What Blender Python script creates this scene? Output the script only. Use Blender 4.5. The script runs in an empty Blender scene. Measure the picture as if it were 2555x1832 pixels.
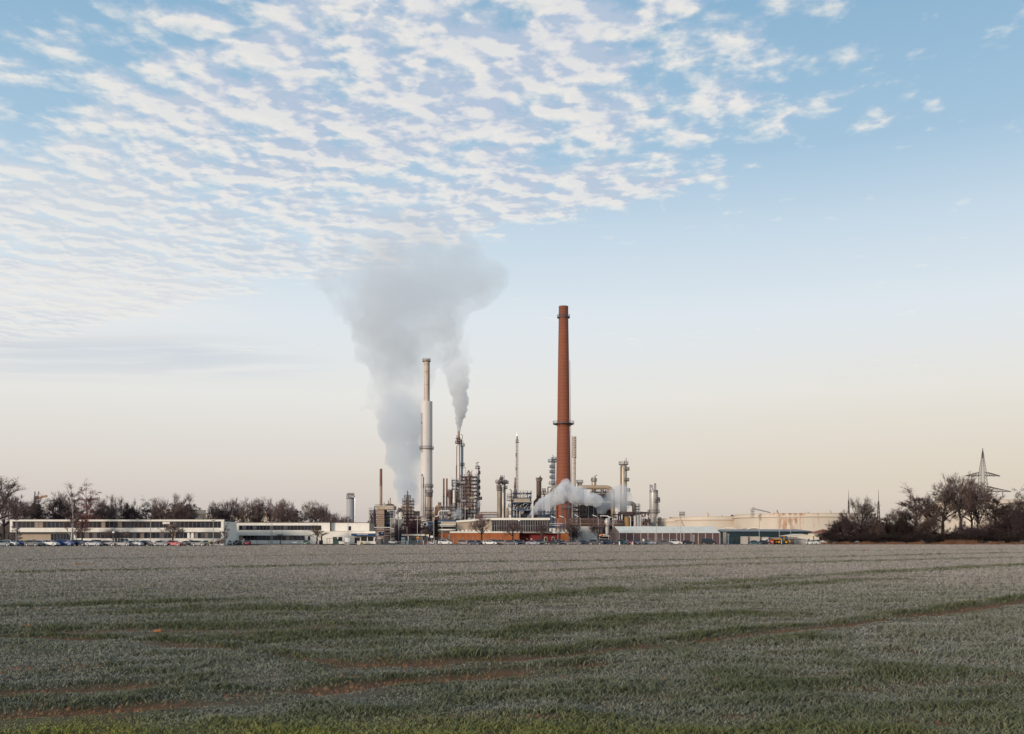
import bpy, math, random
import numpy as np
from mathutils import Vector, Matrix
PI = math.pi
S = bpy.context.scene
# ------------------------------------------------------------------ camera
F = 2454.0; HZ = 1343.0; CH = 2.0; W0 = 2555.0; H0 = 1832.0
cd = bpy.data.cameras.new('camera'); cam = bpy.data.objects.new('camera', cd)
S.collection.objects.link(cam); S.camera = cam
cam.location = (0, 0, CH); cam.rotation_euler = (PI/2, 0, 0)
cd.sensor_width = 36; cd.lens = 36*F/W0; cd.shift_y = (HZ-H0/2)/W0
cd.clip_start = 0.5; cd.clip_end = 20000
S.view_settings.view_transform = 'Standard'; S.view_settings.look = 'None'
S.view_settings.exposure = 0.0; S.view_settings.gamma = 1.0
# ------------------------------------------------------------------ sun
SUN_EL = math.radians(9); SUN_AZ = math.radians(222)      # compass, 0 = +Y, low and behind the camera on its left
sd = bpy.data.lights.new('sun', 'SUN'); sd.energy = 2.8; sd.angle = math.radians(10); sd.color = (1, .86, .72)
sun = bpy.data.objects.new('sun', sd); S.collection.objects.link(sun)
sdir = Vector((math.sin(SUN_AZ)*math.cos(SUN_EL), math.cos(SUN_AZ)*math.cos(SUN_EL), math.sin(SUN_EL)))
sun.rotation_euler = sdir.to_track_quat('Z', 'Y').to_euler(); sun.location = (0, 0, 300)
# ------------------------------------------------------------------ node helper
def lin(r, g, b):
    f = lambda c: (c/255/12.92 if c/255 <= .04045 else ((c/255+.055)/1.055)**2.4)
    return (f(r), f(g), f(b), 1)
class NT:
    def __init__(s, tree): s.t = tree; s.n = tree.nodes; s.l = tree.links
    def new(s, typ, **kw):
        n = s.n.new(typ)
        for k, v in kw.items():
            if k.startswith('i_'): s.put(n.inputs[int(k[2:])], v)
            elif k.startswith('n_'): s.put(n.inputs[k[2:].replace('_', ' ')], v)
            else: setattr(n, k, v)
        return n
    def put(s, inp, v):
        if isinstance(v, bpy.types.NodeSocket): s.l.new(v, inp)
        else: inp.default_value = v
    def m(s, op, a, b=0.0, c=0.0, clamp=False):
        n = s.n.new('ShaderNodeMath'); n.operation = op; n.use_clamp = clamp
        s.put(n.inputs[0], a); s.put(n.inputs[1], b); s.put(n.inputs[2], c); return n.outputs[0]
    def noise(s, vec, scale, detail=4, rough=.5, dist=0.0):
        n = s.n.new('ShaderNodeTexNoise'); s.put(n.inputs['Vector'], vec); s.put(n.inputs['Scale'], scale)
        s.put(n.inputs['Detail'], detail); s.put(n.inputs['Roughness'], rough); s.put(n.inputs['Distortion'], dist)
        return n.outputs[0]
    def ramp(s, fac, stops, interp='LINEAR'):
        n = s.n.new('ShaderNodeValToRGB'); n.color_ramp.interpolation = interp; s.put(n.inputs[0], fac)
        e = n.color_ramp.elements
        while len(e) > 1: e.remove(e[-1])
        e[0].position = stops[0][0]; e[0].color = stops[0][1]
        for p, c in stops[1:]:
            k = e.new(p); k.color = c
        return n.outputs[0]
    def mix(s, fac, a, b, blend='MIX'):
        n = s.n.new('ShaderNodeMix'); n.data_type = 'RGBA'; n.blend_type = blend
        s.put(n.inputs[0], fac); s.put(n.inputs[6], a); s.put(n.inputs[7], b); return n.outputs[2]
    def mapr(s, v, a, b, c=0.0, d=1.0, smooth=True):
        n = s.n.new('ShaderNodeMapRange'); n.interpolation_type = 'SMOOTHSTEP' if smooth else 'LINEAR'
        for i, q in enumerate((v, a, b, c, d)): s.put(n.inputs[i], q)
        return n.outputs[0]
    def vec(s, x, y, z):
        n = s.n.new('ShaderNodeCombineXYZ'); s.put(n.inputs[0], x); s.put(n.inputs[1], y); s.put(n.inputs[2], z); return n.outputs[0]
    def sep(s, v):
        n = s.n.new('ShaderNodeSeparateXYZ'); s.put(n.inputs[0], v); return n.outputs
# ------------------------------------------------------------------ world: sky with a sheet of altocumulus
wd = bpy.data.worlds.new('World'); S.world = wd; wd.use_nodes = True
w = NT(wd.node_tree); w.n.clear()
sky = w.new('ShaderNodeTexSky'); sky.sky_type = 'NISHITA'; sky.sun_disc = False
sky.sun_elevation = SUN_EL; sky.sun_rotation = SUN_AZ
dirv = w.new('ShaderNodeTexCoord').outputs['Generated']
dx, dy, dz = w.sep(dirv)
stops = [(0.0, lin(200, 189, 180)), (.03, lin(211, 202, 195)), (.07, lin(222, 215, 207)), (.139, lin(233, 232, 228)), (.216, lin(225, 233, 239)),
         (.29, lin(202, 220, 234)), (.36, lin(166, 198, 222)), (.48, lin(138, 179, 209)), (.62, lin(150, 172, 192)), (1, lin(160, 170, 180))]
base = w.ramp(dz, stops)
base = w.mix(w.m('MULTIPLY', w.m('MULTIPLY', w.mapr(dx, -.25, .4), w.mapr(dz, .22, .06)), .30), base, lin(230, 212, 180))
base = w.mix(w.m('MULTIPLY', w.mapr(dz, .05, .0), .35), base, lin(196, 184, 188))
zz = w.m('MAXIMUM', dz, .05)
u = w.m('DIVIDE', dx, zz); v = w.m('DIVIDE', dy, zz)
# coverage of the cloud sheet over the ground plane
a = w.m('SUBTRACT', .86, u)
b = w.m('SUBTRACT', w.m('SUBTRACT', 3.34, w.m('MULTIPLY', u, .776)), v)
c = w.m('ADD', w.m('MULTIPLY', w.m('ADD', u, 1.29), .67), w.m('MULTIPLY', w.m('SUBTRACT', v, 2.47), .74))
big = w.noise(w.vec(u, v, 0), 1.1, 2)
cov = w.m('MINIMUM', w.mapr(a, -.45, .9), w.mapr(b, -.12, .40))
cov = w.m('MINIMUM', cov, w.mapr(c, -.35, .30))
cov = w.m('ADD', cov, w.m('MULTIPLY', w.m('SUBTRACT', big, .5), .55))
# cells, slightly stretched along the bands
ang = math.radians(-17)
def cells(ou, ov):
    uu = w.m('ADD', u, ou); vv = w.m('ADD', v, ov)
    p = w.m('ADD', w.m('MULTIPLY', uu, math.cos(ang)), w.m('MULTIPLY', vv, math.sin(ang)))
    q = w.m('SUBTRACT', w.m('MULTIPLY', vv, math.cos(ang)), w.m('MULTIPLY', uu, math.sin(ang)))
    vec = w.vec(w.m('MULTIPLY', p, .96), w.m('MULTIPLY', q, .86), 3.7)
    n1 = w.noise(vec, 9.0, 4, .55, .10)
    n2 = w.noise(vec, 2.6, 2, .5)
    wp = w.new('ShaderNodeVectorMath', operation='ADD', i_0=vec, i_1=w.vec(w.m('MULTIPLY', w.noise(vec, 14, 1), .07), w.m('MULTIPLY', n1, .09), 0)).outputs[0]
    vo = w.new('ShaderNodeTexVoronoi', feature='SMOOTH_F1', voronoi_dimensions='2D', n_Vector=wp, n_Scale=10.5, n_Smoothness=.45).outputs['Distance']
    return w.m('ADD', w.m('ADD', w.m('MULTIPLY', n1, .82), w.m('MULTIPLY', n2, .32)), w.m('MULTIPLY', w.m('SUBTRACT', .52, vo), .13))
d0 = cells(0, 0); d1 = cells(-.022, .03)
th = w.m('SUBTRACT', .762, w.m('MULTIPLY', cov, .33))
dens = w.m('SUBTRACT', d0, th)
wisp = w.noise(w.vec(w.m('MULTIPLY', u, 1.0), w.m('MULTIPLY', v, .8), 5), 34, 4, .62)
alpha = w.mapr(w.m('ADD', dens, w.m('MULTIPLY', w.m('SUBTRACT', wisp, .5), .16)), -.08, .19)
lit = w.mapr(w.m('ADD', w.m('SUBTRACT', d0, d1), w.m('MULTIPLY', w.m('SUBTRACT', wisp, .5), .05)), -.10, .075)
thick = w.mapr(dens, .04, .26)
shade = w.m('SUBTRACT', lit, w.m('MULTIPLY', thick, .30), clamp=True)
ccol = w.ramp(shade, [(0, lin(186, 200, 220)), (.5, lin(219, 221, 227)), (1, lin(252, 245, 234))])
# clouds nearer the horizon sink into the bright air
far = w.mapr(v, 2.3, 4.2)
ccol = w.mix(w.m('MULTIPLY', w.m('MAXIMUM', far, w.mapr(u, -.5, -1.3)), .45), ccol, lin(236, 236, 232))
alpha = w.m('MULTIPLY', w.m('MULTIPLY', alpha, w.mapr(dz, .10, .19)), w.m('SUBTRACT', .93, w.m('MULTIPLY', far, .18)))
col = w.mix(alpha, base, ccol)
# thin veil low on the left
vl = w.noise(w.vec(w.m('MULTIPLY', u, .5), w.m('MULTIPLY', v, 1.5), 9), 1.6, 5, .55, .5)
vm = w.m('MULTIPLY', w.mapr(u, -.75, -1.9), w.m('MULTIPLY', w.mapr(v, 3.4, 4.0), w.mapr(v, 6.6, 5.2)))
va = w.m('MULTIPLY', w.m('MULTIPLY', w.mapr(vl, .36, .60), vm), .5)
vcol = w.mix(w.mapr(v, 4.5, 5.3), lin(240, 236, 231), lin(190, 200, 214))
col = w.mix(va, col, vcol)
# Nishita at physical scale carries part of the light; the mix is divided by the background strength
sk = w.mix(1.0, sky.outputs[0], (.10, .10, .10, 1), 'MULTIPLY')
col = w.mix(.04, col, sk)
k10 = w.mix(1.0, col, (10, 10, 10, 1), 'MULTIPLY')
bg = w.new('ShaderNodeBackground', n_Color=k10, n_Strength=.10)
w.l.new(bg.outputs[0], w.new('ShaderNodeOutputWorld').inputs[0])
# ------------------------------------------------------------------ render economy
S.cycles.volume_bounces = 4; S.cycles.volume_max_steps = 128; S.cycles.max_bounces = 6
# ------------------------------------------------------------------ pixel -> place (photo pixels at a distance Y)
def X(px, Y): return (px-1277.5)*Y/F
def Z(py, Y): return CH+(HZ-py)*Y/F
def SZ(n, Y): return n*Y/F
# ------------------------------------------------------------------ object helpers
BASE = {}
def link(o): S.collection.objects.link(o); return o
def tag(o, label=None, cat=None, group=None, kind=None):
    if label: o['label'] = label
    if cat: o['category'] = cat
    if group: o['group'] = group
    if kind: o['kind'] = kind
    return o
def thing(name, label, cat, base=(0, 0, 0), group=None):
    o = link(bpy.data.objects.new(name, None)); o.empty_display_size = .5
    o.location = base; BASE[o.name] = Vector(base)
    return tag(o, label, cat, group)
class MB:
    def __init__(s): s.v = []; s.f = []
    def quad(s, *p):
        i = len(s.v); s.v += [tuple(q) for q in p]; s.f.append(tuple(range(i, i+len(p)))); return s
    def box(s, x0, x1, y0, y1, z0, z1):
        i = len(s.v)
        s.v += [(x0, y0, z0), (x1, y0, z0), (x1, y1, z0), (x0, y1, z0), (x0, y0, z1), (x1, y0, z1), (x1, y1, z1), (x0, y1, z1)]
        s.f += [(i, i+3, i+2, i+1), (i+4, i+5, i+6, i+7), (i, i+1, i+5, i+4), (i+1, i+2, i+6, i+5), (i+2, i+3, i+7, i+6), (i+3, i, i+4, i+7)]
        return s
    def cyl(s, p0, p1, r0, r1=None, n=10, caps=True):
        r1 = r0 if r1 is None else r1
        p0 = Vector(p0); p1 = Vector(p1); d = p1-p0
        if d.length < 1e-6: return s
        d.normalize(); a = d.orthogonal().normalized(); b = d.cross(a); i = len(s.v)
        for p, r in ((p0, r0), (p1, r1)):
            for k in range(n):
                t = 2*PI*k/n; s.v.append(tuple(p+a*(r*math.cos(t))+b*(r*math.sin(t))))
        for k in range(n): s.f.append((i+k, i+(k+1) % n, i+n+(k+1) % n, i+n+k))
        if caps: s.f.append(tuple(range(i+n-1, i-1, -1))); s.f.append(tuple(range(i+n, i+2*n)))
        return s
    def tube(s, pts, r, n=8):
        pts = [Vector(p) for p in pts]; i = len(s.v); m = len(pts); a = None
        for k, p in enumerate(pts):
            d = (pts[min(k+1, m-1)]-pts[max(k-1, 0)]).normalized()
            a = d.orthogonal().normalized() if a is None else (a-d*a.dot(d)).normalized()
            b = d.cross(a); rr = r[k] if isinstance(r, (list, tuple)) else r
            for j in range(n):
                t = 2*PI*j/n; s.v.append(tuple(p+a*(rr*math.cos(t))+b*(rr*math.sin(t))))
        for k in range(m-1):
            for j in range(n):
                q = i+k*n; s.f.append((q+j, q+(j+1) % n, q+n+(j+1) % n, q+n+j))
        s.f.append(tuple(range(i+n-1, i-1, -1))); s.f.append(tuple(range(i+(m-1)*n, i+m*n)))
        return s
    def lathe(s, cx, cy, prof, n=24, a0=0, a1=2*PI):
        i = len(s.v); full = abs(a1-a0-2*PI) < 1e-4; c = n if full else n+1
        for r, z in prof:
            for k in range(c):
                t = a0+(a1-a0)*k/n; s.v.append((cx+max(r, 1e-3)*math.cos(t), cy+max(r, 1e-3)*math.sin(t), z))
        for m in range(len(prof)-1):
            for k in range(n):
                k2 = (k+1) % c; q = i+m*c; s.f.append((q+k, q+k2, q+c+k2, q+c+k))
        return s
    def prism(s, pts, y0, y1):          # outline in xz, pushed along y
        i = len(s.v); n = len(pts)
        s.v += [(x, y0, z) for x, z in pts]+[(x, y1, z) for x, z in pts]
        s.f.append(tuple(range(i, i+n))); s.f.append(tuple(range(i+2*n-1, i+n-1, -1)))
        for k in range(n): s.f.append((i+(k+1) % n, i+k, i+n+k, i+n+(k+1) % n))
        return s
    def prismx(s, pts, x0, x1):         # outline in yz, pushed along x
        i = len(s.v); n = len(pts)
        s.v += [(x0, y, z) for y, z in pts]+[(x1, y, z) for y, z in pts]
        s.f.append(tuple(range(i, i+n))); s.f.append(tuple(range(i+2*n-1, i+n-1, -1)))
        for k in range(n): s.f.append((i+(k+1) % n, i+k, i+n+k, i+n+(k+1) % n))
        return s
    def bar(s, p0, p1, t): return s.cyl(p0, p1, t*.62, n=4, caps=True)
    def build(s, name, mat, parent=None, base=None, smooth=False):
        me = bpy.data.meshes.new(name)
        bs = BASE[parent.name] if parent is not None else Vector(base or (0, 0, 0))
        v = [(a-bs[0], b-bs[1], c-bs[2]) for a, b, c in s.v] if bs.length else s.v
        me.from_pydata(v, [], s.f); me.update()
        if mat: me.materials.append(mat)
        if smooth:
            me.shade_smooth()
            try: me.set_sharp_from_angle(angle=math.radians(38))
            except Exception: pass
        o = link(bpy.data.objects.new(name, me))
        if parent is not None: o.parent = parent
        else: o.location = bs
        BASE[o.name] = Vector(bs)
        return o
def box(name, mat, parent, x0, x1, y0, y1, z0, z1): return MB().box(x0, x1, y0, y1, z0, z1).build(name, mat, parent)
def copy_tree(o, parent=None):
    c = o.copy(); link(c); c.parent = parent; BASE[c.name] = Vector(o.location) if parent is None else Vector()
    for ch in list(o.children): copy_tree(ch, c)
    return c
# ------------------------------------------------------------------ materials
MATS = {}
def mat(name, rgb, rough=.7, metal=0.0, var=.25, scale=.6, streak=0.0, tint=None, tintamt=.0, spec=.4, bump=0.0, thr=(.5, .7)):
    if name in MATS: return MATS[name]
    m = bpy.data.materials.new(name); m.use_nodes = True; t = NT(m.node_tree); p = t.n['Principled BSDF']
    co = t.new('ShaderNodeTexCoord').outputs['Object']
    if streak:
        mp = t.new('ShaderNodeMapping', n_Vector=co); mp.inputs['Scale'].default_value = (1, 1, streak); co2 = mp.outputs[0]
    else: co2 = co
    n1 = t.noise(co2, scale, 6, .65)
    c = (*rgb, 1)
    dk = tuple(q*(1-var) for q in rgb)+(1,); lt = tuple(min(1, q*(1+var*.8)) for q in rgb)+(1,)
    colr = t.ramp(n1, [(.3, dk), (.5, c), (.72, lt)])
    if tint:
        n2 = t.noise(co2, scale*1.9+.13, 5, .7); colr = t.mix(t.m('MULTIPLY', t.mapr(n2, *thr), tintamt), colr, (*tint, 1))
    t.put(p.inputs['Base Color'], colr)
    p.inputs['Roughness'].default_value = rough; p.inputs['Metallic'].default_value = metal
    p.inputs['Specular IOR Level'].default_value = spec
    if bump:
        bn = t.new('ShaderNodeBump', n_Strength=bump, n_Height=t.noise(co, scale*6, 4)); t.l.new(bn.outputs[0], p.inputs['Normal'])
    MATS[name] = m; return m
WHITE = mat('white_render', (.82, .76, .67), .8, var=.07, scale=.25, streak=.3, tint=(.45, .38, .3), tintamt=.25)
CREAM = mat('cream_render', (.72, .64, .53), .85, var=.08, scale=.2, streak=.3)
FASC = mat('pale_fascia', (.78, .72, .62), .7, var=.08, scale=.4)
GREYW = mat('grey_render', (.30, .26, .23), .85, var=.12, scale=.3, streak=.4)
PLINTH = mat('plinth', (.12, .10, .09), .9)
ROOFD = mat('roof_felt', (.11, .10, .10), .9)
FRAME = mat('window_frame', (.10, .08, .08), .5)
GLASS = mat('dark_glass', (.010, .010, .014), .16, var=.3, scale=1.5, spec=.6)
GLASSB = mat('blue_glass', (.012, .020, .036), .14, var=.3, scale=1.5, spec=.6)
CURT = mat('curtain', (.26, .19, .14), .6, var=.15, scale=2, streak=.1)
CURTG = mat('blind', (.075, .07, .075), .5, var=.15, scale=2, streak=.1)
ORANGE = mat('orange_cladding', (.36, .108, .030), .7, var=.22, scale=.5, streak=.15, tint=(.25, .05, .02), tintamt=.5)
REDW = mat('red_cladding', (.20, .022, .02), .7, var=.2, scale=.5)
BEIGEW = mat('beige_panel', (.42, .33, .25), .8, var=.08, scale=.4, streak=.2)
TANK = mat('cream_tank_paint', (.62, .53, .43), .6, var=.07, scale=.06, streak=.25, tint=(.34, .20, .11), tintamt=.15, thr=(.62, .74))
TANKR = mat('rusty_tank_paint', (.62, .53, .43), .7, var=.07, scale=.07, streak=.2, tint=(.36, .16, .06), tintamt=.75, thr=(.57, .68))
SILVER = mat('aluminium_cladding', (.50, .47, .44), .42, .28, var=.12, scale=.2, streak=.35, tint=(.3, .2, .13), tintamt=.25)
SILVERW = mat('warm_metal_cladding', (.46, .38, .29), .45, .35, var=.2, scale=.2, streak=.3, tint=(.24, .13, .07), tintamt=.5)
STACKW = mat('white_stack_paint', (.66, .61, .57), .6, var=.05, scale=.06, streak=.4, tint=(.34, .2, .13), tintamt=.2)
STACKR = mat('rust_streaked_stack_paint', (.60, .50, .42), .7, var=.08, scale=.14, streak=.22, tint=(.45, .24, .12), tintamt=.6, thr=(.45, .6))
RUST = mat('rusted_steel', (.215, .11, .075), .85, var=.3, scale=.3, streak=.3)
RUSTL = mat('rust_mottled_steel', (.36, .26, .19), .8, var=.2, scale=.25, streak=.25, tint=(.24, .11, .06), tintamt=.5)
BROWN = mat('brown_cladding', (.13, .085, .065), .8, var=.25, scale=.2, streak=.25)
STEEL = mat('steelwork', (.12, .10, .105), .6, .3, var=.3, scale=.5)
STEELL = mat('galvanised_steel', (.34, .32, .31), .5, .4, var=.2, scale=.5)
STEELR = mat('red_brown_steelwork', (.15, .085, .075), .7, var=.3, scale=.4)
BLUE = mat('blue_steelwork', (.030, .065, .13), .6, var=.3, scale=.5)
BLUES = mat('blue_sign_paint', (.012, .05, .14), .45, var=.08, scale=1)
WPIPE = mat('white_lagged_pipe', (.62, .58, .54), .5, var=.1, scale=.5)
DUCT = mat('tan_duct_cladding', (.42, .31, .22), .55, .15, var=.15, scale=.25, streak=1)
DKBOX = mat('dark_cladding', (.05, .042, .045), .7, var=.3, scale=.3)
CONC = mat('concrete', (.30, .27, .24), .9, var=.15, scale=.4)
TENTR = mat('tent_membrane', (.72, .70, .63), .6, var=.05, scale=.5)
TENTW = mat('brown_ribbed_sheeting', (.105, .065, .065), .7, var=.15, scale=.5, streak=.05)
TEAL = mat('dark_teal_sheeting', (.012, .030, .036), .6, var=.15, scale=.5)
ROOFG = mat('grey_roof_sheeting', (.26, .24, .25), .6, var=.12, scale=.4)
TILE = mat('red_tiles', (.28, .10, .06), .85, var=.3, scale=1.2)
ASPH = mat('asphalt', (.085, .075, .07), .9, var=.25, scale=.3)
YEL = mat('yellow_machine_paint', (.55, .26, .02), .5, var=.12, scale=1)
YTANK = mat('ochre_tank_paint', (.30, .17, .06), .6, var=.12, scale=.4, streak=.3)
WPAINT = mat('white_paint', (.78, .77, .74), .5, var=.05, scale=1)
BLACK = mat('black_rubber', (.015, .015, .016), .8, var=.2)
RIM = mat('wheel_rim', (.26, .26, .27), .45, .4, var=.1)
HLAMP = mat('lamp_glass', (.6, .6, .6), .1, .2, var=.05)
TLAMP = mat('tail_lamp', (.25, .01, .01), .2, var=.05)
REDP = mat('red_paint', (.45, .03, .02), .5, var=.08)
YELS = mat('yellow_sign_paint', (.7, .45, .05), .5, var=.08)
GREENC = mat('green_mesh', (.03, .07, .05), .6)
BARK = mat('bark', (.045, .033, .030), .95, var=.3, scale=2)
BARKW = mat('birch_bark', (.50, .45, .42), .9, var=.4, scale=2.5)
TWIG = mat('twigs', (.17, .115, .105), .95, var=.3, scale=.4)
TWIGR = mat('red_brown_twigs', (.20, .07, .06), .95, var=.3, scale=.4)
TWIGD = mat('dark_twigs', (.062, .038, .042), .95, var=.4, scale=.3)
TWIGK = mat('brown_twigs', (.10, .064, .056), .95, var=.3, scale=.4)
TWIGB = mat('shade_black_twigs', (.036, .022, .019), .95, var=.5, scale=.2)  # near black: the shade at the thicket's base is put into the twig colour
NEEDLE = mat('dark_needles', (.018, .026, .022), .95, var=.4, scale=.6)
# ================================================================== FIELD
rng = np.random.default_rng(7)
def vnoise(x, y, seed=0):
    xi = np.floor(x).astype(np.int64); yi = np.floor(y).astype(np.int64); fx = x-xi; fy = y-yi
    fx = fx*fx*(3-2*fx); fy = fy*fy*(3-2*fy)
    def h(a, b):
        n = (a*374761393+b*668265263+seed*974634777) & 0x7fffffff
        n = ((n ^ (n >> 13))*1274126177) & 0x7fffffff
        return ((n ^ (n >> 16)) & 0xffff)/65535.0
    return (h(xi, yi)*(1-fx)+h(xi+1, yi)*fx)*(1-fy)+(h(xi, yi+1)*(1-fx)+h(xi+1, yi+1)*fx)*fy
def fbm(x, y, o=4, seed=0):
    s = 0; a = .5; t = 0
    for k in range(o):
        s = s+a*vnoise(x*2**k+17.3*k, y*2**k-9.1*k, seed+k); t += a; a *= .5
    return s/t
def G(px, py): d = CH*F/(py-HZ); return ((px-1277.5)*d/F, d)
# wheel tracks over the field: (points, half width m, soil, green)
TR = [([(3000, 1440), (2555, 1500), (2120, 1555), (1700, 1600), (1400, 1636), (1220, 1648), (900, 1656)], .26, .85, .9),
      ([(900, 1660), (700, 1636), (500, 1615), (290, 1597), (100, 1588), (-300, 1575)], .24, .8, .7),
      ([(-200, 1745), (50, 1728), (350, 1706), (700, 1680), (900, 1662)], .20, .85, .3),
      ([(-200, 1800), (250, 1772), (550, 1742), (750, 1725), (1000, 1700), (1280, 1676), (1500, 1655)], .24, .9, .2),
      ([(380, 1535), (600, 1527), (740, 1531), (1000, 1520)], .7, .15, .9),
      ([(700, 1602), (1100, 1590), (1290, 1602), (1420, 1582), (1700, 1548), (1900, 1540)], .5, .15, 1.0),
      ([(1100, 1518), (1275, 1505), (1700, 1470), (2100, 1440), (2555, 1413), (3000, 1400)], .8, .1, 1.0),
      ([(1690, 1480), (1800, 1475), (1950, 1468), (2200, 1450)], .7, 0, .9),
      ([(-300, 1438), (0, 1432), (500, 1421), (1130, 1405), (1800, 1398), (2555, 1380)], 1.0, .05, .9),
      ([(-300, 1405), (0, 1401), (600, 1389), (1280, 1381), (2555, 1372)], 1.3, 0, .6),
      ([(1100, 1440), (1275, 1432), (1800, 1412), (2555, 1392)], .9, .05, .8),
      ([(50, 1521), (450, 1507), (600, 1500)], .5, .2, .8),
      ([(0, 1580), (300, 1570), (600, 1572), (800, 1565)], .45, .35, .6),
      ([(900, 1470), (1280, 1462), (1700, 1440)], .8, 0, .5),
      ([(1000, 1660), (1300, 1655), (1600, 1640), (1900, 1610)], .6, .1, .5),
      ([(1500, 1760), (1900, 1730), (2555, 1690)], .35, .25, .4)]
FRONT = None
def tracks(x, y, WF=1.2):
    soil = np.zeros_like(x); green = np.zeros_like(x)
    wob = (fbm(x*.5, y*.5, 3, 5)-.5)
    for pts, hw, so, gr in TR:
        hw = hw*(WF if min(q_[1] for q_ in pts) > 1450 else 1.25)
        P = [G(*p) for p in pts]; d = np.full_like(x, 1e9); sgn = np.zeros_like(x)
        for (ax, ay), (bx, by) in zip(P[:-1], P[1:]):
            vx, vy = bx-ax, by-ay; t = np.clip(((x-ax)*vx+(y-ay)*vy)/(vx*vx+vy*vy), 0, 1)
            dd = np.hypot(x-ax-t*vx, y-ay-t*vy); sgn = np.where(dd < d, y-ay-t*vy, sgn); d = np.minimum(d, dd)
        d = d+wob*hw*1.8
        brk = np.clip((fbm(x*.35+hw*31, y*.8, 3, 11)-.24)*5, 0, 1)
        soil = np.maximum(soil, so*brk*np.clip(1.35-d/hw, 0, 1))
        back = np.clip(.35+sgn/hw*.8, .12, 1)
        green = np.maximum(green, gr*back*np.clip(2.1-d/hw*.62, 0, 1)*np.clip(.25+brk, 0, 1))
        global FRONT
        if FRONT is not None and so > .3: FRONT = np.maximum(FRONT, np.clip(3.2-d/hw, 0, 1)*(sgn < hw*.3)*np.clip(brk+.2, 0, 1))
    return soil, green
def ground_z(x, y):
    near = np.clip(1.4-y/70, 0, 1)
    s, g = tracks(x, y)
    return ((fbm(x*.7, y*.9, 3, 3)-.5)*.10-s*.07)*near
def field_attrs(x, y):
    soil, green = tracks(x, y)
    patch = fbm(x*.16, y*.30, 4, 21); fine = fbm(x*1.1, y*2.0, 3, 33)
    frost = np.clip(.48+.44*np.clip((y-13)/34, 0, 1)-(fbm(x*1.3, y*1.7, 3, 77)-.5)*1.0*np.clip(1.3-y/60, .1, 1)+(patch-.5)*.70*np.clip(1.25-y/60, .12, 1)+(fine-.5)*.6-green*.8, 0, 1)
    lush = np.clip((11.4+1.4*(fbm(x*.9, y*.9, 3, 8)-.5)-y)/2.0, 0, 1)*np.clip(.7-x/7, .25, 1)      # unfrosted rim next to the photographer
    frost = frost*(1-.8*lush)
    bare = np.clip(soil+np.clip((.34-fbm(x*.9+40, y*2.2, 4, 55))*6, 0, .6)*np.clip(1.3-y/35, 0, 1), 0, 1)
    return bare, frost, lush, green
EDGE = [(-400, 228), (X(0, 232), 232), (X(560, 250), 250), (X(700, 278), 278), (X(1100, 285), 285), (X(1800, 292), 292), (X(2050, 300), 300), (400, 300)]
# field as a fan of rows, fine near the camera; corner data bare / frost / lush
rows = [3.0]
while rows[-1] < 226: rows.append(rows[-1]*1.017+.02)
rows = np.array(rows); nc = 420; tt = np.linspace(-1, 1, nc)
GX = np.outer(rows*.95+14, tt); GY = np.repeat(rows[:, None], nc, 1)
ex = np.array([e[0] for e in EDGE], float); ey = np.array([e[1] for e in EDGE], float)
for k in range(1, 10):                                   # last rows follow the slanting far edge
    lx = GX[len(rows)-1]; ly = 226+(np.interp(lx*1.0, ex, ey)-226)*k/9
    if k == 1: AX = GX; AY = GY
    AX = np.vstack([AX, lx[None]]); AY = np.vstack([AY, ly[None]])
nr = AX.shape[0]; fx = AX.ravel(); fy = AY.ravel(); fz = ground_z(fx, fy)
co = np.stack([fx, fy, fz], 1).astype(np.float32)
idx = np.arange(nr*nc).reshape(nr, nc)
q = np.stack([idx[:-1, :-1], idx[:-1, 1:], idx[1:, 1:], idx[1:, :-1]], -1).reshape(-1, 4)
def np_mesh(name, co, faces):
    me = bpy.data.meshes.new(name); n = len(faces); k = faces.shape[1]
    me.vertices.add(len(co)); me.vertices.foreach_set('co', co.ravel())
    me.loops.add(n*k); me.loops.foreach_set('vertex_index', faces.ravel().astype(np.int32))
    me.polygons.add(n); me.polygons.foreach_set('loop_start', (np.arange(n)*k).astype(np.int32))
    me.polygons.foreach_set('loop_total', np.full(n, k, np.int32)); me.update(calc_edges=True); return me
def col_attr(me, name, c):
    at = me.color_attributes.new(name, 'FLOAT_COLOR', 'POINT'); at.data.foreach_set('color', c.astype(np.float32).ravel())
me = np_mesh('field', co, q); me.shade_smooth()
ba, fr, lu, gr = field_attrs(fx, fy)
col_attr(me, 'cover', np.stack([ba, fr, lu, gr], 1))
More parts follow.
